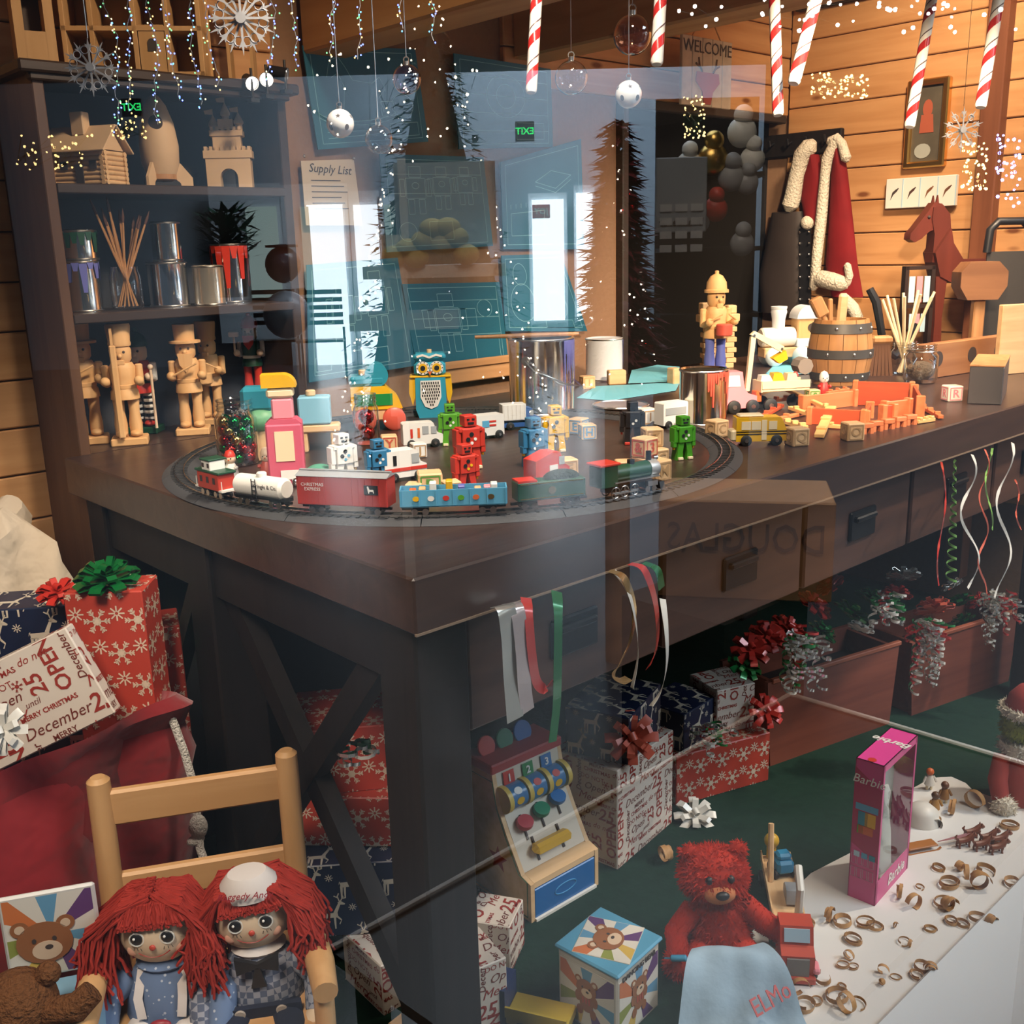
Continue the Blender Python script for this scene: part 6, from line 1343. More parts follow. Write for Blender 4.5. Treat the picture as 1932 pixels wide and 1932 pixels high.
for i, (m, r_) in enumerate(((RED, .022), (C('coin_green', (.02, .18, .08)), .022), (C('coin_blue', (.02, .12, .40)), .024))):
    tt = ob('play_coin', mv(Cy(0, 0, -.003, r_, .006, n=24, ch=.001), 0, 0, 0, rx=70), m, loc=t.matrix_basis @ V3((.03 + i * .05, .165, .32)), rz=ang, label='round %s play coin standing on the register top' % ('red', 'green', 'blue')[i], cat='coin', group='play coins')
# ---- tin box with dancing bear
p = az(1165, 1845, .14); rr = az(1250, 1768, .14); a = math.degrees(math.atan2((rr - p).y, (rr - p).x)); S_ = .133
t = th('tin_toy_box', 'square tin music box with bear pictures and blue rim', 'tin box', V3((p.x, p.y, 0)), a)
ob('tin_body', B(S_ / 2, S_ / 2, .068, S_ - .006, S_ - .006, .136, .003), C('tin_cream', (.55, .50, .42), .35), t)
for face in 'fl':
    o_ = ob('side_picture', B(0, 0, 0, S_ - .016, .001, .115, .0), C('tin_panel', (.58, .54, .46), .35), t)
    if face == 'f': o_.location = (S_ / 2, .0028, .064)
    else: o_.location = (.0028, S_ / 2, .064); o_.rotation_euler = (0, 0, rad(-90))
    rays(o_, 0, 0, S_ - .018, .112, -.0008, RAYC); bear_face(o_, .0, .018, .024, -.0012, True)
txt('lettering', 'DANCING BEAR', .0135, INK, t, (S_ / 2, .0012, .122), (90, 0, 0), .0003, bold=.0004)
ob('lid', [B(S_ / 2, S_ / 2, .139, S_ + .004, S_ + .004, .008, .003)], C('lid_blue', (.10, .32, .48), .3), t)
o_ = ob('lid_picture', B(0, 0, 0, S_ - .03, .001, S_ - .03), C('tin_panel', (.58, .54, .46), .35), t); o_.location = (S_ / 2, S_ / 2, .1435); o_.rotation_euler = (rad(-90), 0, rad(20)); rays(o_, 0, 0, S_ - .032, S_ - .032, -.0008, RAYC); bear_face(o_, 0, .0, .034, -.0012)
ob('crank', [Cy(S_, S_ * .5, .06, .004, .03, 'x', 8), S(S_ + .035, S_ * .5, .06, .008)], STL, t)
# ---- red plush with blanket
RF = mat('plush_red', (.40, .030, .016), .95, spec=.1, vary=.35, vs=50); bp = az(1352, 1800, 0)
t = th('plush_toy', 'shaggy red plush toy sitting with a pale blue blanket', 'plush toy', bp, CF + 4); PLU = t
body = join(L([(0, .0), (.05, .0), (.062, .03), (.058, .075), (.045, .115), (.03, .135), (0, .14)], n=20, sy=.8)); ob('body', body, RF, t); ob('body_fur', fur(body, 2600, .012, 3), RF, t, kind='stuff')
head = S(-.012, -.005, .178, .056, 1.12, .95, .92, 22, 14); h_ = ob('head', head, RF, t); ob('head_fur', fur(head, 2200, .012, 4), RF, h_, kind='stuff')
for s in (-1, 1):
    er = S(-.012 + s * .045, .0, .222, .018, 1, .6, 1); ob('ear', join(er, fur(er, 250, .009, 5)), RF, h_)
    ob('eye', S(-.012 + s * .020, -.050, .196, .0075), BLK, h_)
mz = ob('muzzle', S(-.012, -.052, .168, .024, 1.25, .7, .8), mat('muzzle_tan', (.50, .17, .06), .9), h_); ob('nose', S(-.012, -.070, .176, .010, 1.3, .8, .8), BLK, mz)
for s, pts in ((-1, [(-.05, -.01, .11), (-.085, -.02, .07), (-.085, -.05, .025)]), (1, [(.045, -.01, .115), (.085, -.015, .075), (.135, -.03, .045)])):
    g_ = Tu(pts, [.022, .022, .020], 12); ob('arm', g_, RF, t); ob('arm_fur', fur(g_, 900, .011, 6 + s), RF, t, kind='stuff'); g_ = S(pts[-1][0], pts[-1][1], pts[-1][2], .026, n=14, m=10); ob('paw', join(g_, fur(g_, 500, .011, 9 + s)), RF, t)
for s in (-1, 1): g_ = Tu([(s * .035, -.02, .03), (s * .055, -.09, .028), (s * .06, -.13, .03)], [.03, .028, .026], 12); ob('leg', join(g_, fur(g_, 700, .011, 12 + s)), RF, t)
BK = mat('blanket_blue', (.32, .44, .54), .75, spec=.2, vary=.08, vs=25, bump=.3)
v, f_ = [], []; NX, NY = 22, 20; c0, c1, c2, c3 = az(1305, 1790, .10), az(1440, 1780, .09), az(1530, 1945, .004), az(1275, 1960, .004)
for j in range(NY + 1):
    for i in range(NX + 1):
        u, w_ = i / NX, j / NY; p = (c0 * (1 - u) + c1 * u) * (1 - w_) + (c3 * (1 - u) + c2 * u) * w_
        bulge = .045 * sin(pi * min(1, w_ * 1.2)) * (1 - .5 * w_) + .006 * sin(u * 19 + w_ * 3) * w_ + .004 * sin(u * 7 - w_ * 9); e_ = .008 * sin(u * 26) * (1 if j == NY else 0)
        v.append((p.x, p.y, max(.004, p.z + bulge + e_)))
for j in range(NY):
    for i in range(NX): q = j * (NX + 1) + i; f_.append((q, q + 1, q + NX + 2, q + NX + 1))
t = th('baby_blanket', 'pale blue satin blanket with red stitched name', 'blanket', (0, 0, 0)); ob('cloth', (v, f_), BK, t)
pt = az(1455, 1885, .068); txt('lettering', 'ELMo', .042, C('stitch_red', (.50, .07, .06)), t, pt, (48, 0, CF + 34), .0008, sx=.95)
ob('pen', [Cy(0, 0, 0, .006, .03, n=12, ch=.002), Cy(0, 0, -.012, .0015, .012, n=6)], C('pen_blue', (.05, .30, .50)), loc=PLU.matrix_basis @ V3((-.105, -.068, .052)), rot=(60, 60, 0), label='short blue marker at the red plush paw', cat='marker')
# ---- red truck with wooden trailer
c0 = az(1502, 1850, 0); t = th('toy_lorry', 'red wooden toy lorry carrying cars on a plank trailer', 'toy truck', c0, 33 + 180 - 180)
t.rotation_euler = (0, 0, rad(40))
CR = C('lorry_red', (.50, .06, .03)); ob('cab', Pr([(-.01, .012), (-.012, .06), (.01, .068), (.022, .10), (.06, .10), (.066, .012)], -.03, .03), CR, t)
ob('grille', B(-.0135, 0, .038, .004, .04, .036), C('grille_grey', (.20, .20, .19)), t); ob('windscreen', mv(B(0, 0, 0, .003, .046, .024), .0145, 0, .085, ry=20), LBL, t); ob('bumper', B(-.014, 0, .014, .012, .064, .014, .002), CR, t)
for s in (-1, 1): ob('mudguard', B(.0, s * .034, .03, .03, .012, .012, .003), PNK, t)
ob('trailer', [B(.20, 0, .040, .27, .062, .010, .001), B(.20, .030, .050, .27, .003, .012), B(.20, -.030, .050, .27, .003, .012), B(.075, 0, .062, .006, .066, .044)], BX, t)
for x in (.012, .10, .29):
    for s in (-1, 1): wheel(t, x, s * .032, .018, .018, .012, RUB, STL, s)
ob('crane_arm', Tu([(.13, -.02, .045), (.12, -.02, .11), (.16, -.02, .135)], .008, 8), C('arm_white', (.62, .60, .54)), t); ob('rail_post', Tu([(.24, .02, .045), (.27, .02, .16)], .006, 6), BX, t)
q = th('toy_car', 'blue and black toy car riding on the red lorry', 'toy car', t.matrix_basis @ V3((.27, -.005, .045)), 40 + 15); ob('body', [B(0, 0, .026, .05, .036, .030, .006), B(-.004, 0, .046, .026, .03, .016, .005)], C('car_blue', (.02, .20, .38)), q)
for x in (-.015, .015):
    for s in (-1, 1): wheel(q, x, s * .019, .010, .010, .008, RUB, None)
ob('peg_figure', [Cy(0, 0, 0, .010, .03, n=12, ch=.003), S(0, 0, .042, .016)], C('peg_yellow', (.66, .42, .03)), loc=t.matrix_basis @ V3((.325, .01, .045)), label='yellow peg figure at the end of the lorry trailer', cat='figure')
q = th('toy_car', 'silver toy car on the cab end of the lorry trailer', 'toy car', t.matrix_basis @ V3((.18, -.012, .045)), 40); ob('body', Pr([(-.025, .006), (.025, .006), (.025, .02), (.01, .034), (-.02, .034), (-.025, .02)], -.012, .012), GRY, q)
for x in (-.014, .014): wheel(q, x, -.013, .008, .008, .005, RUB, None)
# ---- tall pink doll carton
f = az(1650, 1713, 0); r = az(1712, 1641, 0); ang = math.degrees(math.atan2((r - f).y, (r - f).x)); w, dp, h = .172, .058, .318
t = th('doll_carton', 'tall pink doll carton with clear front window', 'carton', f, ang)
PK = C('carton_pink', (.62, .07, .24), .35); PK2 = C('carton_dark', (.40, .03, .10), .35)
ob('left_panel', B(.001, dp / 2, h / 2, .002, dp, h), PK, t); ob('back_panel', B(w / 2, dp - .001, h / 2, w, .002, h), PK, t); ob('right_panel', B(w - .001, dp / 2, h / 2, .002, dp, h), PK, t); ob('top_panel', B(w / 2, dp / 2, h - .001, w, dp, .002), C('carton_top', (.72, .06, .30), .35), t); ob('bottom_panel', B(w / 2, dp / 2, .001, w, dp, .002), PK, t)
ob('front_frame', [B(w / 2, .001, .028, w, .002, .056), B(.004, .001, h / 2, .008, .002, h), B(w - .004, .001, h / 2, .008, .002, h), B(w / 2, .001, h - .008, w, .002, .016)], PK, t)
ob('window_film', ([(.008, .0005, .056), (w - .008, .0005, .056), (w - .008, .0005, h - .016), (.008, .0005, h - .016)], [(0, 1, 2, 3)]), glass('film', (.92, .96, .94), 1.1), t)
ob('inner_card', B(w / 2, dp * .75, h / 2, w - .01, .002, h - .01), mat('inner_card', (.30, .36, .33), .6, vary=.5, vs=18), t)
ob('packed_dress', L([(0, .02), (.04, .02), (.03, .10), (.014, .16), (.02, .19), (.008, .21), (0, .21)], w / 2, dp * .45, .02, 16, sy=.4), mat('dress_white', (.55, .55, .52), .5, vary=.2), t)
for k, (y, z, sx, sz_, m) in enumerate([(dp * .5, .215, dp * .8, .014, SKY), (dp * .62, .19, .02, .03, TEA), (dp * .36, .19, .022, .03, YEL), (dp * .5, .165, .03, .018, ORG), (dp * .7, .165, .012, .018, GRN)]): ob('side_print', B(-.0005, y, z, .001, sx, sz_), m, t)
ob('side_print', Pr([(0, .26), (dp, .30), (dp, .13), (0, .10)], -.0003, .0, 'x'), PK2, t)
for k in range(4):
    for j in range(2): ob('label_print', [Tu([(-.0006, .008 + k * .0125 + dx, .055 + j * .03 + dz) for dx, dz in ((0, 0), (.009, 0), (.009, .022), (0, .022))], .0006, 4, closed=True)], C('print_grey', (.55, .35, .42)), t)
for k in range(3): ob('label_print', B(-.0007, .012 + k * .016, .108, .001, .012, .012), (TEA, SKY, LBL)[k], t)
txt('lettering', 'Barbie', .026, WHT, t, (-.0012, dp * .5, .275), (90, 0, -90), .0003, shear=.25); txt('lettering', 'Barbie', .030, WHT, t, (w * .62, dp * .5, h + .0006), (0, 0, 90), .0003, shear=.25, bold=.0006); txt('lettering', 'Barbie', .034, WHT, t, (w * .6, -.0006, .03), (90, 0, 0), .0003, shear=.25, bold=.0004)
ob('brand_mark', [Pr([(.010 + .009 * cos(a), dp * .5 + .009 * sin(a)) for a in [2 * pi * i / 8 for i in range(8)]], h + .0004, h + .0008, 'z')], RED, t)
# ---- igloo, little people, dog sled
p = az(1738, 1552, 0); t = th('toy_igloo', 'small white toy igloo behind the doll carton', 'toy igloo', p, CF); ob('dome', L([(0, .05), (.02, .046), (.036, .032), (.042, .0), (.0, 0)], n=20), C('igloo_white', (.66, .64, .58)), t); q = ob('tunnel', L([(.016, 0), (.016, .03), (.0135, .03), (.0135, 0)], .02, -.034, .012, 14, a='y'), C('igloo_white', (.66, .64, .58)), t); ob('opening', L([(0, 0), (.0135, 0)], .02, -.028, .012, 14, a='y'), INK, q)
for l, x, y, m, hm_ in (('little figure in orange hood behind the igloo', 1752, 1492, WHT, ORG), ('little figure in brown parka beside the igloo', 1780, 1518, C('parka_brown', (.30, .14, .04)), C('hood_brown', (.14, .05, .02))), ('little figure in ochre parka at the igloo door', 1762, 1538, C('parka_ochre', (.36, .18, .04)), C('hood_dark', (.10, .045, .02)))):
    t = th('toy_figure', l, 'figure', az(x, y, 0), CF, 'little parka figures'); ob('body', L([(0, .018), (.012, .018), (.010, .034), (.006, .044), (0, .046)], n=12), m, t); ob('head', S(0, 0, .052, .0095, n=12, m=8), hm_, t)
    for s in (-1, 1): ob('leg', Cy(s * .005, 0, 0, .0035, .02, n=8), CRM, t); ob('arm', Tu([(s * .009, 0, .04), (s * .016, -.004, .026)], .003, 6), m, t)
t = th('toy_sled', 'orange-brown toy sled at the back of the dog team', 'toy sled', az(1735, 1606, 0), CF + 14); SB = C('sled_brown', (.40, .15, .03)); ob('deck', B(0, 0, .016, .075, .026, .004, .001), SB, t); ob('runner', [Tu([(-.04, s * .012, .008), (-.03, s * .012, .003), (.035, s * .012, .003), (.045, s * .012, .010)], .0025, 6) for s in (-1, 1)], SB, t); ob('handle', Tu([(-.035, -.012, .016), (-.045, -.012, .034), (-.045, .012, .034), (-.035, .012, .016)], .002, 6), SB, t)
ob('trace_line', [Tu([(0, 0, 0), (.09, .004 * k - .006, .004)], .0012, 4) for k in range(4)], C('trace_red', (.25, .03, .02)), t, (.045, 0, .016))
DG = C('dog_brown', (.17, .045, .02))
for i, (x, y) in enumerate(((1818, 1600), (1832, 1583), (1850, 1606), (1862, 1592), (1880, 1612), (1884, 1596))):
    t = th('toy_dog', 'small brown toy sled dog, place %s in the team from the sled' % ('one', 'two', 'three', 'four', 'five', 'six')[i], 'toy dog', az(x, y, 0), CF + 12, 'sled dog team')
    ob('body', Tu([(-.016, 0, .020), (-.006, 0, .019), (.006, 0, .020), (.014, 0, .023), (.019, 0, .029), (.025, 0, .029), (.031, 0, .026)], [.006, .0065, .007, .0075, .0055, .0062, .0028], 8), DG, t)
    for dx in (-.013, .011):
        for s in (-1, 1): ob('leg', Tu([(dx, s * .004, .017), (dx - .002, s * .005, .009), (dx + .001, s * .005, 0)], [.003, .0022, .0024], 6), DG, t)
    ob('tail', Tu([(-.018, 0, .023), (-.023, 0, .031), (-.019, 0, .036)], [.0025, .003, .001], 6), DG, t); ob('ear', [Cy(.022, s * .0035, .033, .0022, .006, n=6, r2=.0003) for s in (-1, 1)], DG, t)
# ---- wood shavings on the sheet
SHV = [wood('shaving_a', (.50, .27, .10), (.36, .18, .06), 0, 3, .6), wood('shaving_b', (.58, .33, .14), (.44, .23, .08), 0, 3, .6)]
spots = [(1835, 1525, 1.6), (1905, 1560, 1), (1768, 1555, .7), (1800, 1535, 1.2), (1770, 1640, .7), (1808, 1640, .7), (1885, 1592, .6), (1820, 1660, 1.3), (1850, 1680, 1.3), (1790, 1670, 1.1), (1858, 1645, 1), (1910, 1668, .9), (1700, 1693, 1), (1722, 1710, 1.1), (1735, 1675, .5), (1780, 1705, 1.1), (1795, 1720, 1), (1523, 1743, .8), (1568, 1738, 1), (1590, 1742, 1), (1632, 1742, 1), (1650, 1750, .8), (1610, 1775, .9), (1845, 1735, .9), (1865, 1745, .8), (1795, 1740, .7), (1815, 1745, .7), (1755, 1755, .6), (1705, 1778, .7), (1715, 1785, .5), (1600, 1812, .7), (1590, 1822, .6), (1610, 1825, .5), (1665, 1838, .7), (1690, 1845, .5), (1740, 1828, .9), (1755, 1835, .8), (1730, 1842, .7), (1553, 1850, .9), (1588, 1862, .4), (1580, 1883, 1.1), (1600, 1905, 1.2), (1618, 1895, .8), (1540, 1890, .6), (1508, 1878, 1.2), (1518, 1900, 1), (1662, 1858, .4), (1880, 1815, .4), (1835, 1815, .4), (1250, 1625, 1.2), (1475, 1645, 1.0), (1842, 1795, .3), (1690, 1750, .4)]
R = random.Random(21)
LMK = ((1835, 1600, 'sled dogs'), (1750, 1530, 'toy igloo'), (1690, 1690, 'doll carton'), (1530, 1780, 'red lorry'), (1560, 1900, 'pale blue blanket'), (1840, 1820, 'window sill'), (1800, 1700, 'middle of the white sheet'))
for i, (x, y, s) in enumerate(spots):
    lm = min(LMK, key=lambda q: (q[0] - x) ** 2 + (q[1] - y) ** 2)[2]
    r0 = .0165 * s; turns = R.uniform(.7, 1.9); n = int(14 * turns) + 4; wd_ = .0085 * s * R.uniform(.6, 1.3); lie = R.random() < .55; pts = []
    for k in range(n): a = 2 * pi * turns * k / (n - 1); rr_ = r0 * (1 - .28 * k / n); pts.append((rr_ * cos(a), wd_ * .9 * turns * k / n * R.uniform(.9, 1.1), rr_ * sin(a)) if not lie else (rr_ * 1.3 * cos(a), rr_ * 1.1 * sin(a), .0012 + .004 * s * k / n))
    g = St(pts, wd_, (0, 1, 0) if not lie else (0, .25, 1), .0005); mz = min(p[2] for p in g[0]); g = mv(g, 0, 0, -mz)
    ob('wood_shaving', g, SHV[i % 2], loc=az(x, y, .0045 if i < 49 or i > 50 else .0005), rz=R.uniform(0, 360), label=('curled pale wood shaving on the sheet near the ' + lm) if i not in (49, 50) else ('wood shaving caught beside the white lettered gift', 'wood shaving on the green floor beside the lorry')[i - 49], cat='shaving', group=('wood shavings near the ' + lm) if i not in (49, 50) else None)
# ---- crates of bows
CW = wood('crate_red_wood', (.20, .055, .032), (.14, .036, .022), 0, 1, .5)
crates = []
for l, x0, x1, z in (('red-brown wooden trough of gift bows nearer the gifts', 2.13, 2.60, .238), ('red-brown wooden trough of gift bows at the far end', 2.66, 3.12, .225)):
    y0 = 1.30 - (x0 - 2.2) * .22; t = th('bow_trough', l, 'trough', ((x0 + x1) / 2, y0 + .07, 0), -12.5); ww = x1 - x0
    for s in (-1, 1): ob('long_side', Pr([(-ww / 2, 0), (ww / 2 - .02, 0), (ww / 2, z), (-ww / 2 - .02, z)], s * .085 - .006, s * .085 + .006), CW, t); ob('end_board', B(s * (ww / 2 - .012), 0, z / 2 - .004, .012, .158, z - .01), CW, t)
    ob('base_board', B(0, 0, .02, ww - .03, .158, .012), CW, t); ob('top_rim', B(0, -.088, z, ww + .01, .014, .012, .002), wood('crate_rim', (.34, .10, .05), (.26, .07, .035), 0, 1, .5), t); ob('filler', B(0, 0, z - .075, ww - .04, .155, .01), darkl, t); crates.append((t, z))
RIB_M = RIB_O
for i, (x, y, m, r, l) in enumerate(((1415, 1232, RIB_R, .045, 'dark red foil bow lying low before the trough'), (1445, 1208, RIB_R, .045, 'red foil bow at the trough end near the gifts'), (1400, 1262, RIB_G, .04, 'green foil bow hanging at the gifts end'), (1480, 1195, RIB_R, .045, 'deep red foil bow beside the first curly bunch'), (1530, 1150, RIB_R, .05, 'red foil bow at the back under the drawers'), (1545, 1200, RIB_G, .04, 'small green foil bow at the trough rim'), (1600, 1168, RIB_G, .055, 'bright green foil bow in the middle of the first trough'),
                                     (1640, 1140, RIB_G, .05, 'green foil bow at the back of the troughs'), (1622, 1192, RIB_W, .035, 'little white bow on the trough rim'), (1690, 1130, RIB_R, .045, 'dark red bow behind the curly bunch'), (1705, 1095, RIB_S, .05, 'grey silver bow at the back below the ribbons'), (1765, 1160, RIB_M, .058, 'large coral bow in the far trough'), (1815, 1145, RIB_G, .05, 'shiny green bow beside the coral one'), (1820, 1178, RIB_G, .04, 'small green bow under the shiny green bow'), (1800, 1110, RIB_S, .035, 'silver bow under the long curled ribbons'), (1850, 1140, RIB_R, .04, 'small red bow near the last curly bunch'), (1570, 1110, RIB_R, .04, 'dull red bow deep under the bench'))):
    p = ay(x, y, 1.22 if i not in (4, 7, 9, 10, 16) else 1.30); bow(l, p, r, m, (35, 0, CF + i * 17), 3 if i % 2 else 2)
def curls(label, x, y, n, ln, D=None, Y=1.13, seed=0):
    R = random.Random(seed); p0 = ay(x, y, Y); t = th('curly_ribbon_bunch', label, 'ribbon', p0, 0, 'curly ribbon bunches')
    ms = (RIB_S, RIB_S, mat('curl_red', (.45, .03, .025), .3), mat('curl_green', (.02, .20, .05), .3), RIB_W)
    for i in range(n):
        short = i % 3 == 0; dx, dy = R.uniform(-.035, .035), R.uniform(-.03, .015); l = ln * (R.uniform(.1, .25) if short else R.uniform(.35, 1)); tr = 2 + l / .034; r0 = R.uniform(.008, .017); pts = []; k = int(tr * 10); sw = R.uniform(-.02, .02); ph = R.uniform(0, 6.28)
        for j in range(k): u = j / (k - 1); a = 2 * pi * tr * u + ph; rr = r0 * (1.15 - .5 * u + .25 * sin(7 * u + ph)); pts.append((dx * (1 + .6 * u) + sw * sin(2.5 * u + ph) + rr * cos(a), dy * (1 + u) + rr * sin(a), .03 - l * u ** 1.1 + .006 * sin(a * .5)))
        ob('curl', St(pts, .0058, (0, 0, 1), .0004), ms[R.randrange(5)], t)
curls('silver and red curly ribbon bunch over the first trough end', 1512, 1225, 16, .14, seed=1); curls('silver curly ribbon bunch on the rim between the troughs', 1672, 1150, 12, .11, seed=2); curls('long red and green curly ribbon bunch hanging between the troughs', 1745, 1195, 18, .20, Y=1.08, seed=3); curls('silver and green curly ribbon bunch at the far trough end', 1880, 1140, 18, .15, Y=1.08, seed=4); curls('small red curly ribbon bunch on the long snowflake gift', 1335, 1395, 10, .05, Y=1.36, seed=5); curls('pale green curl ribbon on the stacked gifts', 655, 1452, 5, .04, Y=1.26, seed=6)
# ---- ribbons hanging from the bench edge
def hang(label, pts, w, m, Y=.955, side=(1, 0, 0), tw=0):
    P = [ay(x, y, Y - (.012 if 0 < i else 0) - .01 * sin(i * 1.3)) for i, (x, y) in enumerate(pts)]
    n = 6; Q = []                                        # smooth the path
    for i in range(len(P) - 1):
        a, b, c, d_ = P[max(0, i - 1)], P[i], P[i + 1], P[min(len(P) - 1, i + 2)]
        for k in range(n): u = k / n; Q.append(.5 * ((2 * b) + (c - a) * u + (2 * a - 5 * b + 4 * c - d_) * u * u + (3 * b - a - 3 * c + d_) * u ** 3))
    Q.append(P[-1]); sd = [V3((cos(tw * i / len(Q)), sin(tw * i / len(Q)), .0)) for i in range(len(Q))]
    t = th('hanging_ribbon', label, 'ribbon', (0, 0, 0), 0, 'ribbons hanging from the bench'); ob('band', St(Q, w, sd, .0005), m, t)
IR = mat('ribbon_iridescent', (.62, .62, .56), .25, .7)
hang('wide silvery white ribbon hanging straight from the drawer edge', [(945, 1142), (955, 1150), (962, 1200), (966, 1280), (972, 1358)], .030, IR); hang('pale pink silver ribbon beside the wide white one', [(962, 1138), (976, 1152), (985, 1220), (990, 1300), (996, 1342)], .024, mat('ribbon_pinkish', (.64, .54, .52), .25, .6))
hang('red ribbon looping up at its end', [(992, 1128), (997, 1160), (1003, 1230), (1012, 1285), (1030, 1300), (1048, 1282)], .015, RIB_R); hang('dark green ribbon hanging between the ribbon groups', [(1050, 1116), (1053, 1160), (1052, 1260), (1050, 1330), (1042, 1400)], .016, RIB_G)
hang('gold cream ribbon curling back on itself', [(1150, 1077), (1178, 1092), (1196, 1150), (1190, 1205), (1170, 1250), (1158, 1275), (1172, 1285), (1186, 1280)], .014, RIB_GD, tw=.8); hang('pale cream ribbon crossing the gold one', [(1158, 1077), (1185, 1115), (1200, 1180), (1203, 1240), (1192, 1298)], .010, RIB_W, tw=1.2)
hang('red ribbon arching beside the cream ones', [(1188, 1064), (1215, 1075), (1235, 1130), (1241, 1190), (1236, 1230), (1222, 1260)], .014, RIB_R, tw=.6); hang('long cream ribbon with a cut end', [(1250, 1130), (1257, 1190), (1258, 1250), (1248, 1300), (1228, 1332)], .013, RIB_W, tw=.9); hang('green ribbon at the second ribbon group', [(1214, 1062), (1240, 1075), (1248, 1110)], .014, RIB_G)
def wav(x0, y0, y1, amp, per, drift=0, n=14, ph=0): return [(x0 + amp * sin(ph + 2 * pi * i / n * (y1 - y0) / per) + drift * i / n, y0 + (y1 - y0) * i / n) for i in range(n + 1)]
for l, pts, w, m in (('thin red curling ribbon at the first place of the far group', wav(1776, 872, 1105, 8, 260, 0), .005, RIB_R), ('long white wavy ribbon in the far group', wav(1825, 858, 1110, 16, 170, 8, ph=.6), .007, RIB_W), ('red wavy ribbon behind the white one', wav(1858, 848, 1120, 9, 120, -5), .005, RIB_O), ('green wavy ribbon beside the red one', wav(1866, 846, 1000, 7, 150, 0, ph=2), .005, mat('ribbon_lime', (.20, .42, .10), .3)), ('white wavy ribbon nearest the wall end', wav(1898, 836, 1128, 15, 190, -8, ph=1), .008, RIB_W), ('short red ribbon at the very edge', wav(1915, 905, 1000, 5, 90, 10), .004, RIB_O)): hang(l, pts, w, m, .95)
t = th('hanging_ribbon', 'tight green spiral ribbon in the far group', 'ribbon', (0, 0, 0), 0, 'ribbons hanging from the bench'); pts = []
for i in range(170): u = i / 169; p = ay(1802 - 8 * u, 868 + 232 * u, .95); rr_ = .002 + .010 * u; a = 2 * pi * 11 * u; pts.append(p + V3((rr_ * cos(a), rr_ * sin(a), 0)))
ob('band', St(pts, .005, (0, 0, 1), .0004), mat('ribbon_lime', (.20, .42, .10), .3), t)
# ---- green plush in red hat at the edge
GF = mat('plush_lime', (.28, .32, .04), .95, spec=.1, vary=.3, vs=60); p = az(1918, 1508, 0); t = th('plush_toy', 'green furry plush in red coat and white-trimmed red hat', 'plush toy', p, CF - 10)
b = L([(0, 0), (.05, .0), (.06, .03), (.05, .10), (.03, .14), (0, .145)], n=18); ob('coat', b, mat('coat_felt', (.36, .04, .03), .9), t); c = L([(.03, .128), (.05, .13), (.05, .155), (.03, .16)], n=18); ob('fur_collar', join(c, fur(c, 500, .012, 31)), FUR, t)
hd = S(0, 0, .195, .050, 1, .9, .95); ob('head', join(hd, fur(hd, 900, .012, 32)), GF, t); hb = L([(.045, .222), (.056, .226), (.056, .242), (.04, .246)], n=18); ob('hat_band', join(hb, fur(hb, 500, .010, 33)), FUR, t); ob('hat', L([(.048, .24), (.04, .27), (.02, .295), (0, .30)], n=18), mat('coat_felt', (.36, .04, .03), .9), t)
for s in (-1, 1): ob('arm', Tu([(s * .045, -.01, .12), (s * .06, -.04, .07), (s * .055, -.06, .03)], [.02, .022, .02], 10), mat('coat_felt', (.36, .04, .03), .9), t); g_ = S(s * .05, -.07, .018, .026); ob('paw', join(g_, fur(g_, 300, .010, 34 + s)), GF if s > 0 else FUR, t)
# ---- dim toys at the near edge
t = th('toy_tractor', 'dark blue and yellow wooden toy lorry at the near floor edge', 'toy truck', az(935, 1925, 0), CF - 20); ob('cab', Pr([(-.05, .015), (-.05, .05), (-.03, .055), (-.02, .09), (.03, .09), (.03, .015)], -.03, .03), C('cab_navy', (.015, .03, .10)), t); ob('bed', [B(.085, 0, .035, .11, .06, .02, .002), B(.085, -.03, .05, .11, .004, .02)], C('bed_yellow', (.42, .30, .03)), t)
for x in (-.02, .06, .12):
    for s in (-1, 1): wheel(t, x, s * .033, .017, .017, .012, RUB, STL, s)
ob('wood_block', B(0, 0, .03, .12, .05, .06, .003), BX, loc=az(800, 1960, 0), rz=CF + 50, label='pale wooden block lying on the dark floor near the chair', cat='block')

# ================================================================ the shop behind the viewer, seen in the pane
def vr(x, y, D):                                   # where a thing stands whose mirror image shows at pixel x, y and depth D
    d = ray(x, y); p = CAM + d * (D / d.dot(_h)); return V3((p.x, 2 * YP - p.y, p.z))
FS = -.35
MR = -137.6                                        # turn so that a thing's front faces the pane as the viewer sees it mirrored
k8 = 16.0 / FPX
ob('floor_shop', Pr([(-4, .42), (-4, -18), (18, -18), (18, .42)], FS - .05, FS, 'z'), mat('shop_floor', (.055, .062, .072), .24, spec=.9, vary=.08, vs=2), kind='structure')
def panel(n, x0, x1, y0, y1, D, m, th_=.06, kind=None, parent=None, **k):      # upright slab facing the pane
    c = vr((x0 + x1) / 2, (y0 + y1) / 2, D); return ob(n, B(0, 0, 0, (x1 - x0) * D / FPX, th_, (y1 - y0) * D / FPX), m, parent, c, MR, kind=kind, **k)
panel('wall_shop', 55, 1410, 172, 716, 16.4, greyw, .06, 'structure')
DAY = emit('daylight_pane', (.80, .92, 1.0), 14.0); DAYT = mat('garden_pane', (0, 0, 0), 1, 0, 0, em=4.0, ec=(.45, .62, .60))
FRM = mat('door_frame_white', (.62, .68, .74), .5)
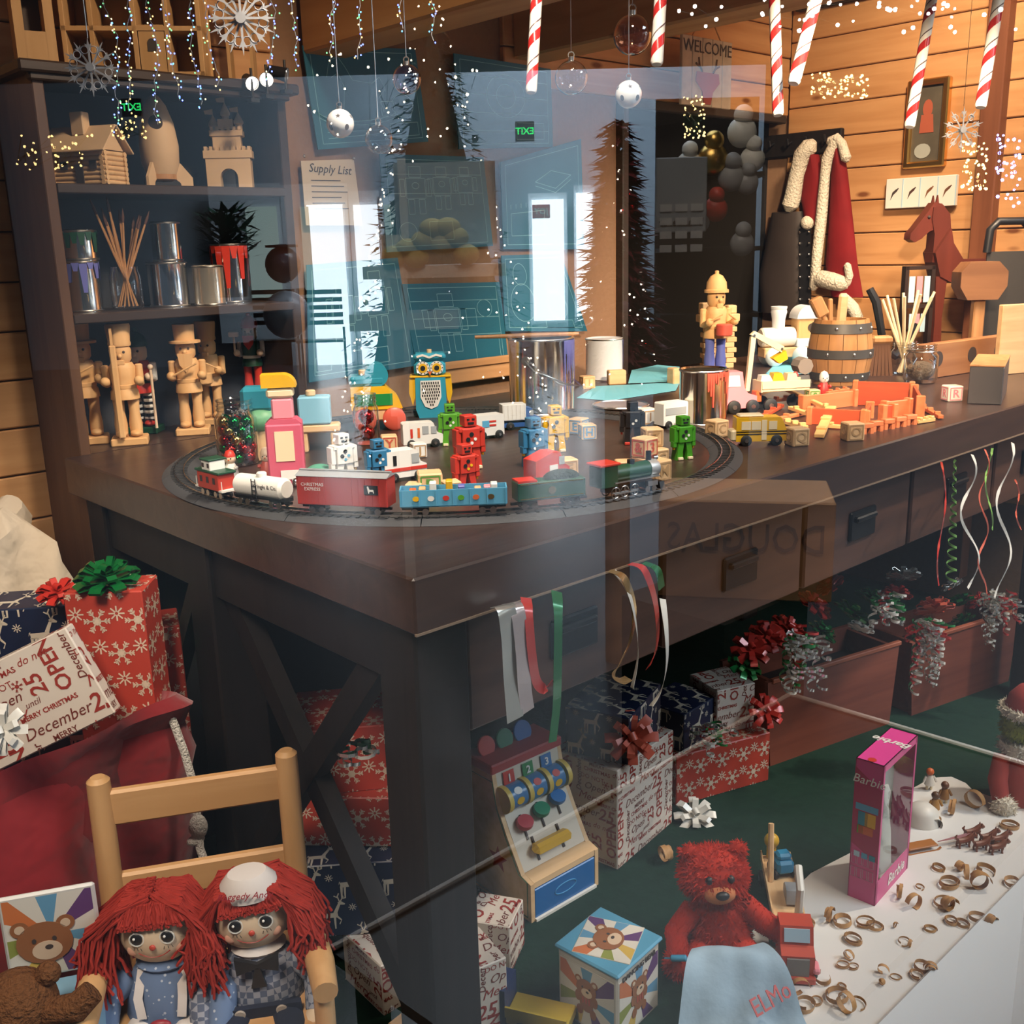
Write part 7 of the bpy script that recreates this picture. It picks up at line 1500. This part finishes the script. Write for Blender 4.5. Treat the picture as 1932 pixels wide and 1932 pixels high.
for i, (x0, x1, y0, y1, gl) in enumerate(((408, 536, 358, 640, [(470, 527, 396, 560, 1)]), (543, 664, 360, 704, [(572, 588, 396, 560, 1), (590, 655, 396, 696, 0)]), (668, 724, 372, 704, [(676, 720, 396, 690, 0)]), (1000, 1070, 374, 640, [(1006, 1064, 384, 600, 0)]), (1084, 1122, 360, 640, [(1088, 1118, 372, 600, 0)]), (720, 780, 380, 640, [(730, 775, 392, 560, 1)]))):
    d = panel('door_%d' % (i + 2), x0, x1, y0, y1, 16.1, FRM, .05, 'structure')
    for a, b, c, e, g in gl:
        p = vr((a + b) / 2, (c + e) / 2, 16.02); q = ob('pane', B(0, 0, 0, (b - a) * k8, .01, (e - c) * k8), DAYT if g else DAY, d); q.location = Matrix.Rotation(rad(-MR), 4, 'Z') @ (p - d.location)
    ob('push_bar', B(0, -.06, -.1, (x1 - x0) * k8 * .7, .03, .03), STL, d)
# exit signs and other notices
def sign(name, label, x, y, w, h, D, m, text, tm, size, emi=False):
    t = th(name, label, 'sign', vr(x, y, D), MR); ob('plate', B(0, 0, 0, w * D / FPX, .03, h * D / FPX, .004), m, t); txt('lettering', text, size * D / FPX, tm, t, (0, -.018, 0), (90, 0, 0), .001, bold=.0002 * D); return t
EXG = emit('exit_green', (.03, 1, .2), 9)
sign('exit_sign', 'green lit EXIT sign reflected above the middle doors', 990, 248, 34, 34, 14, BLK, 'EXIT', EXG, 16); sign('exit_sign', 'green lit EXIT sign reflected at the wooden rocket', 249, 203, 36, 30, 14, BLK, 'EXIT', EXG, 17)
sign('joy_sign', 'red JOY sign reflected in front of a bright door', 1021, 399, 32, 24, 14, C('sign_red', (.75, .07, .07)), 'JOY', WHT, 15)
t = sign('notice_board', 'grey Wanderer board reflected over the dark doorway', 1284, 420, 92, 130, 4.5, mat('board_grey', (.22, .25, .28), .6), 'Wanderer', INK, 19)
t.children[1].location.z = .11
for i in range(12): ob('card', B(((i % 3) - 1) * .065, -.018, .06 - (i // 3) * .055, .05, .004, .03), mat('card_grey', (.38, .40, .42), .6), t)
# shop crates and cases
c = vr(1405, 1040, 2.3); t = th('shop_crate', 'brown crate lettered DOUGLAS reflected below the bench edge', 'crate', c, MR + 12)
ob('face_board', B(0, .12, 0, .40, .24, .24, .004), mat('crate_brown', (.46, .26, .13), .7, vary=.2), t); txt('lettering', 'DOUGLAS', .098, INK, t, (0, -.004, .03), (90, 0, 0), .001, sx=.80)
ob('crate_stand', B(c.x, c.y - .08, (FS + c.z - .12) / 2, .34, .30, c.z - .12 - FS), darkl, label='dark stand under the reflected lettered crate', cat='stand')
t = th('shop_table', 'dark shop table with pale edge reflected across the floor', 'table', (0, 0, 0))
P = [az(x, y, .25) for x, y in ((625, 1790), (1490, 1310), (2030, 1470))]; P.append(P[0] + P[2] - P[1]); P = [V3((p.x, 2 * YP - p.y, p.z)) for p in P]
ob('table_top', Pr([(p.x, p.y) for p in P], .225, .245, 'z'), BLK, t); ob('table_edge', [Tu([P[i], P[(i + 1) % 4]], .006, 8) for i in range(2)], mat('edge_white', (.8, .82, .84), .5), t)
for p in P: cc = sum(P, V3()) / 4; q = p + (cc - p) * .08; ob('leg', B(q.x, q.y, (FS + .225) / 2, .04, .04, .225 - FS), BLK, t)
# white shelf with yellow plush fruit
t = th('shop_shelf', 'white shop shelf reflected over the wall drawings', 'shelf', vr(820, 500, 5.2), MR); kk = 5.2 / FPX
ob('board', B(0, .1, -.03 * 1, 260 * kk, .3, 22 * kk), white, t); ob('post', [B(72 * kk, -.02, -110 * kk, 42 * kk, .05, 330 * kk), B(72 * kk, -.02, (FS - t.location.z) / 2, .05, .05, t.location.z - FS)], white, t); ob('backboard', B(-20 * kk, .22, 110 * kk, 190 * kk, .02, 150 * kk), mat('back_pale', (.40, .46, .50), .7), t); ob('upright', B(55 * kk, .1, 90 * kk, 14 * kk, .04, 200 * kk), white, t); ob('lower_board', B(60 * kk, .1, -100 * kk, 200 * kk, .3, 30 * kk), white, t)
for i, (x, y) in enumerate(((770, 470), (800, 455), (835, 462), (860, 448), (815, 432), (845, 430), (745, 483), (785, 486), (880, 480))): ob('plush_ball', S(0, 0, 0, 22 * kk, 1.15, 1, .85), mat('plush_lemon', (.62, .50, .18), .9), loc=vr(x, y, 5.15), label='lemon yellow plush toy on the reflected white shelf', cat='plush toy', group='yellow plush toys on the shop shelf')
# trees
def tree(label, x, ytop, ybot, wp, D, leaf, light, seed, orn=None, n=3200):
    R = random.Random(seed); b = vr(x, ybot, D); h = (ybot - ytop) * D / FPX; r = wp / 2 * D / FPX; t = th('christmas_tree', label, 'tree', b, 0)
    v, f = [], []
    for i in range(n):
        u = R.random() ** .8; z = h * (1 - u); rr = r * (u * .93 + .05) * R.uniform(.55, 1.08); a = R.uniform(0, 2 * pi); p = V3((rr * cos(a), rr * sin(a), z)); d = V3((cos(a), sin(a), R.uniform(-.7, .2))) * R.uniform(.04, .10); s = V3((-sin(a), cos(a), R.uniform(-.5, .5))) * .018
        k = len(v); v += [p - s, p + s, p + d]; f.append((k, k + 1, k + 2))
    ob('foliage', (v, f), leaf, t, kind='stuff'); ob('core', L([(0, h * .97), (r * .35, h * .55), (r * .75, .02), (0, 0)], n=14), leaf, t); ob('trunk', Cy(0, 0, FS - b.z, .05, b.z - FS + .3), OAK, t)
    gl = []
    for i in range(light[0]): u = R.random() ** .7; a = R.uniform(0, 2 * pi); rr = r * (u * .95 + .06); gl.append(S(rr * cos(a), rr * sin(a), h * (1 - u), .0010 * D, n=6, m=4))
    ob('fairy_lights', gl, light[1], t, kind='stuff')
    for m, c_ in (orn or ()):
        for i in range(c_): u = R.uniform(.25, 1); a = R.uniform(0, 2 * pi); rr = r * (u * .95 + .05); ob('bauble', S(rr * cos(a), rr * sin(a), h * (1 - u), R.uniform(.02, .035), n=10, m=7), m, t)
    return t
FL = emit('fairy_warm', (1, .86, .66), 30)
tree('tall green Christmas tree with warm lights reflected across the drawings', 845, 50, 866, 450, 9.0, mat('fir_green', (.012, .055, .034), .7), (280, FL), 1, ((SIL, 8), (GLD, 5)))
tree('narrow burgundy tinsel tree reflected in the doorway', 1165, 255, 720, 150, 4.0, mat('tinsel_burgundy', (.12, .012, .022), .5), (130, FL), 2, ((FR, 14), (C('mauve', (.16, .06, .16)), 8)), 2200)
# plush shelf seen in the doorway
t = th('plush_cabinet', 'dark shop cabinet of plush toys reflected in the doorway', 'cabinet', vr(1345, 460, 4.8), MR); kk = 4.8 / FPX
ob('back', B(0, .2, -.3, 190 * kk, .02, 520 * kk + .6), C('cab_dark', (.02, .018, .02)), t)
for z in (120, -10, -130): ob('shelf', B(0, .1, z * kk, 190 * kk, .2, 8 * kk), C('cab_dark', (.02, .018, .02)), t)
for i, (x, y, r_, m) in enumerate(((1400, 250, 26, WHT), (1420, 300, 22, WHT), (1380, 335, 24, GRY), (1410, 345, 20, GRY), (1300, 310, 22, WHT), (1345, 300, 27, GLD), (1350, 395, 22, RED), (1320, 420, 18, GRY), (1400, 460, 22, GRY))):
    q = th('plush_animal', 'plush toy number %s on the reflected cabinet shelves' % 'one two three four five six seven eight nine'.split()[i], 'plush toy', vr(x, y, 4.7), MR, 'plush toys in the shop cabinet'); ob('body', S(0, 0, 0, r_ * kk, 1, .8, 1), m, q); ob('head', S(0, -.02, r_ * kk * 1.1, r_ * kk * .65), m, q)
# seats and a planter near the doors
for i, (x, y) in enumerate(((525, 640), (612, 640))):
    t = th('shop_bench', ('dark slatted bench reflected under the first door', 'dark slatted chair reflected under the second door')[i], 'bench', vr(x, 705, 15.0), MR); kk = 15.0 / FPX
    for k in range(5): ob('slat', B(0, .1, (150 - k * 14) * kk, 80 * kk, .02, 8 * kk), BLK, t)
    ob('seat', B(0, -.05, 62 * kk, 86 * kk, .30, 4 * kk), BLK, t)
    for s in (-1, 1): ob('leg', B(s * 40 * kk, .1, 30 * kk, .03, .03, 110 * kk), BLK, t)
t = th('snowman_stand', 'stacked ball ornament stand reflected before the doors', 'ornament stand', vr(545, 640, 13.0), MR); kk = 13.0 / FPX
ob('lower_ball', S(0, 0, 45 * kk, 44 * kk), mat('frost_grey', (.30, .36, .42), .3), t); ob('upper_ball', S(0, 0, 135 * kk, 33 * kk), mat('frost_dark', (.05, .06, .08), .3), t); ob('brim', L([(0, 165 * kk), (30 * kk, 166 * kk), (30 * kk, 170 * kk), (0, 172 * kk)], n=18), BLK, t)
t = th('shop_plant', 'bushy dark potted plant reflected beside the first door', 'plant', vr(440, 560, 13.0), 0, None, 2.0); R = random.Random(5); v, f = [], []
for i in range(260): a = R.uniform(0, 6.28); u = R.random(); p = V3((.16 * u * cos(a), .16 * u * sin(a), .35 + R.uniform(-.12, .16))); d = V3((cos(a), sin(a), R.uniform(-.4, .8))) * .10; s = V3((-sin(a), cos(a), 0)) * .03; k = len(v); v += [p - s, p + s, p + d]; f.append((k, k + 1, k + 2))
ob('foliage', (v, f), DGR, t, kind='stuff'); ob('pot', L([(0, 0), (.09, 0), (.12, .25), (0, .25)], n=16), BLK, t)
# clusters of fairy lights on the shop side
def cluster(label, x0, x1, y0, y1, n, D, m, r=.0035, seed=0):
    R = random.Random(seed); t = th('light_garland', label, 'string lights', vr((x0 + x1) / 2, (y0 + y1) / 2, D), 0, 'garlands reflected from the shop'); o = t.location; P = sorted([vr(R.uniform(x0, x1), R.uniform(y0, y1), D + R.uniform(-.1, .1)) - o for _ in range(n)], key=lambda p: p.x)
    ob('wire', Tu(P, .0012, 4), DGR, t); ob('bulbs', [S(p.x, p.y, p.z, r * R.uniform(.7, 1.3), n=6, m=4) for p in P], m, t, kind='stuff')
GW = emit('garland_gold', (1, .66, .25), 26); WWH = emit('garland_white', (1, .95, .9), 40); BLL = emit('garland_blue', (.25, .3, 1), 26)
cluster('gold lights reflected over the log cabin roof', 28, 180, 255, 320, 46, 3.2, GW, seed=1); cluster('gold lights reflected beside the wooden rocket', 208, 275, 218, 262, 34, 3.2, GW, seed=2); cluster('gold lights reflected over the rack wall', 1530, 1640, 138, 185, 80, 3.4, GW, .004, 3)
cluster('gold lights reflected beside the paper star', 1815, 1862, 262, 360, 60, 3.4, GW, .004, 4); cluster('gold lights reflected at the doorway top', 1290, 1330, 180, 260, 50, 3.4, GW, .003, 5); cluster('white ceiling lights reflected along the black track', 1270, 1930, 0, 62, 46, 5.0, WWH, .008, 6); cluster('blue lights reflected beyond the wall post', 1880, 1930, 255, 390, 46, 3.6, BLL, .005, 7); cluster('white lights reflected on the drawings', 560, 900, 100, 260, 26, 4.6, FL, .006, 8)
